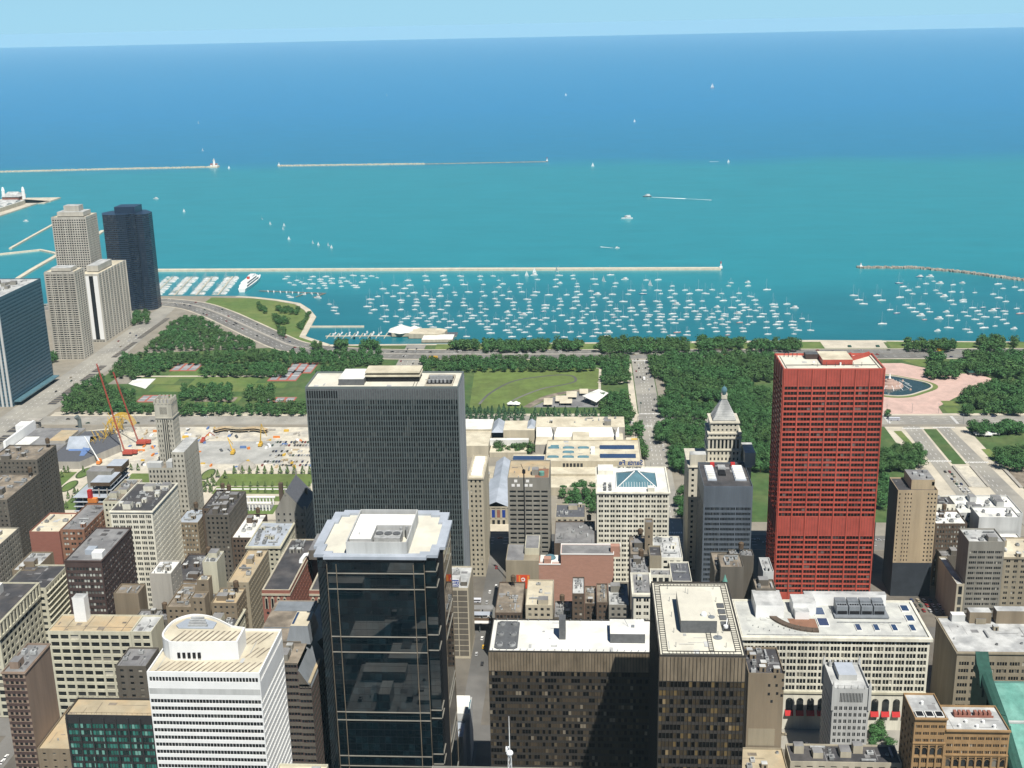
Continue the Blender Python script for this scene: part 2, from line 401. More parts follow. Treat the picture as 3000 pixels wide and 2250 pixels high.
PATCH = {'tan_roof': 'brown_roof', 'cream_roof': 'light_roof', 'ivory_roof': 'light_roof', 'white_roof': 'light_roof', 'grey_roof': 'dark_roof', 'dark_roof': 'grey_roof', 'light_roof': 'grey_roof', 'brown_roof': 'grey_roof', 'blue_roof': 'light_roof', 'slate_roof': 'grey_roof', 'orange_brick': 'grey_roof'}
def roof_part(root, x0, x1, yN, yS, z, m, t=.35, ph=1.0, wallm=None, name='roof'):
    b = MB(); b.quad((x0 + t, yS + t, z - ph), (x1 - t, yS + t, z - ph), (x1 - t, yN - t, z - ph), (x0 + t, yN - t, z - ph))
    r = random.Random(int(x0 * 3 + yN * 5)); zz = z - ph + .03
    for i in range(3 + int((x1 - x0) * (yN - yS) / 260)):
        w, d = r.uniform(.8, 5), r.uniform(.8, 5)
        if r.random() < .45: w, d = (r.uniform(.2, .4), r.uniform(4, 16)) if r.random() < .5 else (r.uniform(4, 14), r.uniform(.2, .4))
        if w > x1 - x0 - 2 or d > yN - yS - 2: continue
        x = r.uniform(x0 + .6, x1 - w - .6); y = r.uniform(yS + .6, yN - d - .6); zz += .012
        b.quad((x, y, zz), (x + w, y, zz), (x + w, y + d, zz), (x, y + d, zz), 1)
    return b.build(name, [m, PATCH.get(m, m)], root)

def parapet(mb, x0, x1, yN, yS, z, t=.35, ph=1.0, m=0):
    for a, b_, c, d in ((x0, x0 + t, yS, yN), (x1 - t, x1, yS, yN), (x0 + t, x1 - t, yS, yS + t), (x0 + t, x1 - t, yN - t, yN)):
        mb.quad((a, c, z), (b_, c, z), (b_, d, z), (a, d, z), m)
    i0, i1, j0, j1 = x0 + t, x1 - t, yS + t, yN - t
    mb.quad((i0, j1, z - ph), (i0, j0, z - ph), (i0, j0, z), (i0, j1, z), m) if False else mb.quad((i0, j0, z - ph), (i0, j1, z - ph), (i0, j1, z), (i0, j0, z), m)
    mb.quad((i1, j1, z - ph), (i1, j0, z - ph), (i1, j0, z), (i1, j1, z), m)
    mb.quad((i1, j0, z - ph), (i0, j0, z - ph), (i0, j0, z), (i1, j0, z), m); mb.quad((i0, j1, z - ph), (i1, j1, z - ph), (i1, j1, z), (i0, j1, z), m)

def cornice(mb, x0, x1, yN, yS, z, h=1.2, out=.8, m=0):
    for a, b_, c, d in ((x0 - out, x0 - .003, yS - out, yN + out), (x1 + .003, x1 + out, yS - out, yN + out), (x0 - .003, x1 + .003, yS - out, yS - .003), (x0 - .003, x1 + .003, yN + .003, yN + out)):
        mb.box(a, b_, c, d, z - h, z, m, bottom=True)

def clutter(root, x0, x1, y0, y1, z, n, seed, wall='grey_stone'):
    r = random.Random(seed)
    x0 += 1.5; x1 -= 1.5; y0 += 1.5; y1 -= 1.5
    if x1 - x0 < 3 or y1 - y0 < 3: return
    placed = []
    for i in range(int(n * 1.6) + 1):
        k = r.choice(['penthouse', 'air_handler', 'air_handler', 'vent', 'vent', 'duct', 'stair_head', 'fan'])
        w = {'penthouse': r.uniform(4, 8), 'air_handler': r.uniform(2, 4.5), 'vent': .9, 'duct': r.uniform(4, 9), 'stair_head': 3.2, 'fan': 1.8}[k]
        d = {'penthouse': r.uniform(4, 7), 'air_handler': r.uniform(1.6, 3), 'vent': .9, 'duct': .9, 'stair_head': 3.0, 'fan': 1.8}[k]
        if r.random() < .5: w, d = d, w
        if w > x1 - x0 or d > y1 - y0: continue
        for _ in range(8):
            x = r.uniform(x0, x1 - w); y = r.uniform(y0, y1 - d)
            if all(x > a[1] or x + w < a[0] or y > a[3] or y + d < a[2] for a in placed): break
        else: continue
        placed.append((x - .5, x + w + .5, y - .5, y + d + .5))
        b = MB()
        if k == 'penthouse':
            h = r.uniform(3, 5); b.box(x, x + w, y, y + d, z, z + h, 0, top=1); b.box(x + w * .3, x + w * .3 + 1, y - .05, y, z, z + 2.1, 2); b.build(k, [wall, 'grey_roof', 'black'], root)
        elif k == 'stair_head':
            b.box(x, x + w, y, y + d, z, z + 2.8, 0, top=1); b.box(x - .05, x, y + .8, y + 1.8, z, z + 2.1, 2); b.build(k, [wall, 'light_roof', 'black'], root)
        elif k == 'air_handler':
            h = r.uniform(1.4, 2.4); b.box(x, x + w, y, y + d, z + .3, z + h); b.cyl(x + w * .5, y + d * .5, z + h, z + h + .35, min(w, d) * .32, n=8, m=1); b.build(k, ['hvac', 'hvac_dark'], root)
        elif k == 'vent':
            b.cyl(x + .4, y + .4, z, z + 1.1, .3, n=7); b.cyl(x + .4, y + .4, z + 1.1, z + 1.5, .5, .3, n=7); b.build(k, 'hvac', root)
        elif k == 'duct':
            b.box(x, x + w, y, y + d, z + .5, z + 1.3, bottom=True); b.box(x + .1, x + .9, y + .1, y + min(d, .8), z, z + .5); b.build(k, 'hvac', root)
        else:
            b.cyl(x + .9, y + .9, z, z + .8, .85, n=10); b.cyl(x + .9, y + .9, z + .8, z + 1.1, .7, n=10, m=1); b.build(k, ['hvac', 'hvac_dark'], root)

def building(name, label, x0, x1, yN, yS, h, wall, roof, W=None, S=None, N=None, gm=None, n=5, z0=0.0, corn=0, base=None, top=0.0, mx=.8, group=None, cat='building', par=1.0, seed=0, sp=None, reveal=None, depth=.35, pair=1, clutter_wall=None, E=None):
    """One office block: wall with openings, roof deck behind a parapet, windows, rooftop plant."""
    if yN < yS: yN, yS = yS, yN
    root = thing(name, label, cat, ((x0 + x1) / 2, (yN + yS) / 2, z0), group)
    mb = MB(); wins = []
    if wall in ('brown_brick', 'tan_brick', 'grey_brown') and n >= 5 and x0 > 600 and (yN - yS) > 9: tank(root, x1 - 4.5, yS + 4.5 + (yN - yS - 9) * ((x0 * 7 + yN) % 1), h - par, 1.7, 3.6)
    gm = gm or G_STD
    near = (x0 < 900) if reveal is None else reveal
    sd = sides(x0, x1, yN, yS)
    for k, spec in (('W', W), ('S', S), ('N', N), ('E', E)):
        p0, p1 = sd[k]
        if spec is None:
            plain(mb, p0, p1, z0, h)
        else:
            bw, fh, ww, wh = spec[:4]; pr = spec[4] if len(spec) > 4 else pair
            L = math.hypot(p1[0] - p0[0], p1[1] - p0[1])
            hb = base or 0
            nx = max(1, round((L - 2 * mx) / bw)); nz = max(1, round((h - par - top - z0 - hb) / fh))
            facade(mb, wins, p0, p1, z0, h, nx, nz, ww, wh, mx=mx, mz0=hb, mz1=par + top, pair=pr, reveal=near, depth=depth, ms=1 if sp else 0)
    parapet(mb, x0, x1, yN, yS, h, ph=par)
    if corn: cornice(mb, x0, x1, yN, yS, h - .4, h=1.1 * corn, out=.8 * corn)
    mb.build('wall', [wall, sp] if sp else wall, root)
    roof_part(root, x0, x1, yN, yS, h, roof, ph=par)
    finish_windows(root, wins, gm)
    if n: clutter(root, x0, x1, yS, yN, h - par, n, seed or int(x0 * 7 + yN), clutter_wall or wall)
    return root

def tank(root, x, y, z, r=2.2, h=4.5, m='bark'):
    b = MB()
    for a in (45, 135, 225, 315): b.tube((x + r * .7 * math.cos(R(a)), y + r * .7 * math.sin(R(a)), z), (x + r * .7 * math.cos(R(a)), y + r * .7 * math.sin(R(a)), z + 4), .15)
    b.cyl(x, y, z + 4, z + 4 + h, r, n=12); b.cyl(x, y, z + 4 + h, z + 5.2 + h, r * 1.06, .05, n=12); b.build('water_tank', m, root)

def box_part(root, name, x0, x1, y0, y1, z0, z1, m, top=None):
    b = MB(); b.box(x0, x1, y0, y1, z0, z1, 0, top=1 if top else None, bottom=True); return b.build(name, [m, top] if top else m, root)

def text_mesh(txt, size, name, m, parent, loc, rot, extrude=.15):
    c = bpy.data.curves.new(name, 'FONT'); c.body = txt; c.size = size; c.extrude = extrude; c.align_x = 'CENTER'; c.align_y = 'CENTER'
    c.offset = size * .02
    t = bpy.data.objects.new(name, c); COL.objects.link(t)
    bpy.context.view_layer.update()
    me = bpy.data.meshes.new_from_object(t); bpy.data.objects.remove(t)
    me.materials.clear(); me.materials.append(MATS[m])
    o = bpy.data.objects.new(name, me); COL.objects.link(o); o.parent = parent; o.location = Vector(loc) - Vector(parent.location); o.rotation_euler = rot
    return o

BOATS="""2071,516,0 2052,516,0 2038,492,0 2023,482,0 2018,500,0 2000,488,0 2044,471,0 2068,471,0 2008,472,0 2007,458,0 1972,456,0 2068,448,0 2044,453,0 2029,450,0 2011,440,0 1993,435,0 1974,441,0 1973,428,0 2050,434,0 2032,434,0 2011,426,0 2055,417,0 2030,416,0 2015,412,0 2027,404,0 2013,395,0 1986,405,0 2076,402,1 2072,385,0 2050,376,0 2069,369,0 2056,357,0 2019,376,0 1991,384,1 1976,378,0 1989,316,1 1963,332,0 1931,320,0 1906,331,0 1906,306,0 1965,296,0 2030,300,0 1990,291,0 1931,276,0 1929,297,1 1876,289,0 1861,286,0 1908,282,0 1883,266,0 1861,262,0 1838,261,0 1812,259,0 1885,339,1 1860,335,0 1834,335,1 1791,323,0 1812,321,0 1838,310,1 1811,301,0 1768,297,0 1753,301,0 1735,290,0 1768,281,0 1812,280,0 1768,262,0 1754,264,0 1737,250,0 1718,245,0 1697,237,0 1733,268,0 1718,267,0 1756,246,0 1789,246,0 1772,240,0 2065,275,0 2027,268,0 1932,256,0 1908,255,1 1882,241,1 1862,237,0 1835,235,0 1788,227,0 1767,223,0 1756,227,0 1737,230,0 1717,224,0 1700,217,0 2066,244,0 2031,238,0 1991,230,0 1965,236,0 1931,235,0 1905,231,0 1863,213,0 1837,212,0 1811,219,0 1788,209,0 1749,207,0 1733,213,0 1735,196,0 1714,188,0 1697,195,0 1932,211,0 1912,207,0 2062,214,1 2029,209,0 1992,201,1 1934,188,1 1885,191,0 1859,190,0 1837,186,0 1813,174,0 1788,175,0 1770,166,0 1769,186,0 1754,167,0 1735,174,0 1697,176,0 1853,398,0 1829,385,0 1808,382,0 1788,373,0 1646,164,0 1898,426,2 1925,455,0 1916,478,0 1904,471,0 2060,180,0 2032,178,0 1992,169,0 2061,158,0 2025,146,0 1995,137,0 1968,142,2 1936,167,0 1905,160,0 1858,162,0 1834,161,0 1812,151,0 1790,156,0 1770,148,0 1735,155,0 1717,150,0 1736,143,0 1749,130,0 1716,131,0 1700,140,0 1684,137,0 1664,132,0 1933,146,0 1883,142,0 1859,136,0 1836,135,0 1908,132,0 1935,122,0 1882,120,1 1856,111,0 1835,111,0 1810,108,0 1792,117,2 1772,112,0 1789,99,0 1752,115,0 1736,120,0 1718,111,0 1736,102,0 1716,96,0 1698,102,0 1680,111,0 1666,106,0 1643,101,0 2065,121,1 1994,109,1 1967,108,0 1932,102,0 1877,91,1 1859,87,0 1834,86,0 1808,84,0 1788,84,0 1773,92,2 1754,95,0 1751,75,0 1714,77,0 1700,82,0 1682,93,0 1668,85,0 1645,77,0 2067,88,2 2029,81,0 1930,79,1 1906,82,0 1908,58,1 1836,61,1 1816,61,0 1794,63,0 1740,65,0 1752,58,0 1716,58,0 1683,65,2 1664,61,0 2062,45,1 2028,50,0 1998,43,2 1970,49,0 1908,30,0 1879,41,0 1862,38,0 1836,38,0 1812,41,0 1797,48,0 1769,35,0 1733,46,0 1735,26,0 1753,19,0 1715,21,0 1665,41,0 2061,22,0 2033,21,0 1993,14,0 1970,14,0 1931,14,0 1910,9,0 1889,16,0 1861,15,0 1835,11,0 1814,19,0 1814,-2,0 1794,5,0 1774,-1,0 1753,4,0 1736,8,0 1718,4,0 2029,-14,1 1987,-16,0 1935,-8,0 1910,-18,2 1888,-10,0 1860,-12,0 1835,-13,0 1791,-10,0 1736,-12,0 1719,-16,0 1683,-15,0 1662,-17,0 1644,-10,0 1643,9,0 1640,29,0 1660,3,0 1668,21,0 2063,-42,1 1995,-49,0 1968,-47,0 1909,-42,0 1883,-31,0 1856,-37,0 1833,-37,0 1810,-45,0 1793,-48,0 1792,-31,0 1770,-39,0 1753,-41,0 1736,-28,0 1737,-47,0 1718,-38,0 1704,-29,0 1699,-47,0 1684,-53,0 1663,-31,2 1645,-29,0 2025,-65,2 1937,-73,1 1910,-67,0 1857,-58,1 1813,-68,0 1792,-68,0 1769,-74,0 1756,-56,1 1738,-66,0 1703,-65,0 1681,-68,0 1666,-69,0 2018,-100,0 1938,-93,0 1911,-90,1 1858,-87,0 1835,-85,0 1809,-89,0 1792,-86,0 1769,-93,0 1759,-91,0 1738,-87,0 1722,-91,0 1705,-85,0 1667,-88,0 2019,-120,0 1936,-115,1 1912,-118,0 1857,-109,1 1834,-112,0 1815,-111,0 1791,-105,0 1772,-110,0 1755,-109,0 1737,-105,0 1719,-110,0 1702,-103,0 1681,-108,0 1665,-108,0 1969,-140,0 1935,-136,0 1910,-140,0 1885,-131,0 1859,-134,0 1836,-137,2 1812,-133,0 1774,-127,0 1756,-129,0 1739,-123,0 1717,-126,0 1646,-117,0 1663,-126,3 1738,-137,0 1937,-158,0 1910,-163,0 1859,-158,0 1833,-160,0 1813,-152,1 1790,-161,0 1772,-147,0 1755,-146,0 1668,-141,0 1648,-138,0 1936,-180,1 1910,-188,1 1858,-178,0 1810,-174,0 1792,-177,0 1771,-166,0 1755,-163,0 1739,-160,0 1684,-161,0 1938,-201,0 1739,-175,0 1773,-185,0 1751,-182,0 1708,-174,0 1717,-184,0 1688,-180,0 1667,-180,0 1816,-196,2 1788,-195,0 1883,-204,0 1910,-213,0 1859,-210,0 1770,-203,0 1758,-201,0 1737,-194,2 1707,-194,0 1722,-202,0 1689,-198,0 1648,-193,0 1665,-196,0 1991,-237,0 1967,-230,0 1882,-228,0 1858,-232,0 1811,-218,1 1911,-240,0 1831,-235,0 1812,-238,0 1793,-232,0 1773,-222,2 1752,-218,0 1740,-214,0 1719,-218,0 1707,-228,0 1685,-218,0 1666,-217,0 1994,-264,2 1966,-261,0 1890,-253,0 1798,-242,0 1755,-236,0 1886,-257,0 1861,-258,0 1833,-256,0 1811,-258,0 1791,-250,0 1770,-258,0 1752,-252,0 1720,-237,0 1721,-256,0 1687,-251,0 1651,-248,0 1936,-287,1 1831,-282,1 1814,-281,0 1790,-274,0 1769,-276,0 1753,-273,0 1721,-274,0 1705,-268,0 1684,-269,0 1833,-302,0 1807,-309,2 1770,-293,0 1722,-293,0 1702,-289,0 1685,-288,0 1672,-292,0 1651,-283,0 1740,-309,0 1722,-315,0 1671,-309,0 1889,-413,1 1858,-414,1 1831,-415,1 1888,-448,1 1854,-447,1 1977,-503,1 1951,-503,0 1874,-479,1 1924,-504,0 1898,-504,0 1822,-475,0 1802,-478,1 1777,-477,0 1754,-479,2 1730,-478,0 1792,-445,0 1769,-449,0 1706,-414,1 1948,-525,0 2026,-548,2 2028,-565,2 1972,-544,0 1991,-561,0 1974,-566,2 1827,-499,0 1797,-500,0 1777,-498,0 1899,-524,0 1923,-546,0 1900,-545,0 1878,-546,2 1776,-521,2 1734,-499,2 1752,-519,0 1681,-498,1 1664,-478,2 1963,-584,0 1976,-602,2 1910,-567,0 1909,-582,0 1849,-548,0 1824,-545,0 1852,-567,0 1840,-564,0 1724,-522,0 1774,-546,0 1750,-544,0 1729,-548,0 1672,-519,0 1656,-519,0 1801,-566,0 1781,-567,0 1760,-564,0 1743,-566,0 1904,-600,0 1802,-581,0 1703,-547,0 1680,-545,1 1690,-563,0 1742,-582,0 1781,-588,2 1795,-599,0 1892,-624,0 1866,-624,0 1966,-655,1 1933,-652,0 1840,-626,0 1778,-604,0 1761,-600,0 1726,-585,0 1704,-583,0 1795,-627,0 1942,-673,0 1919,-675,0 1674,-583,2 1763,-621,0"""
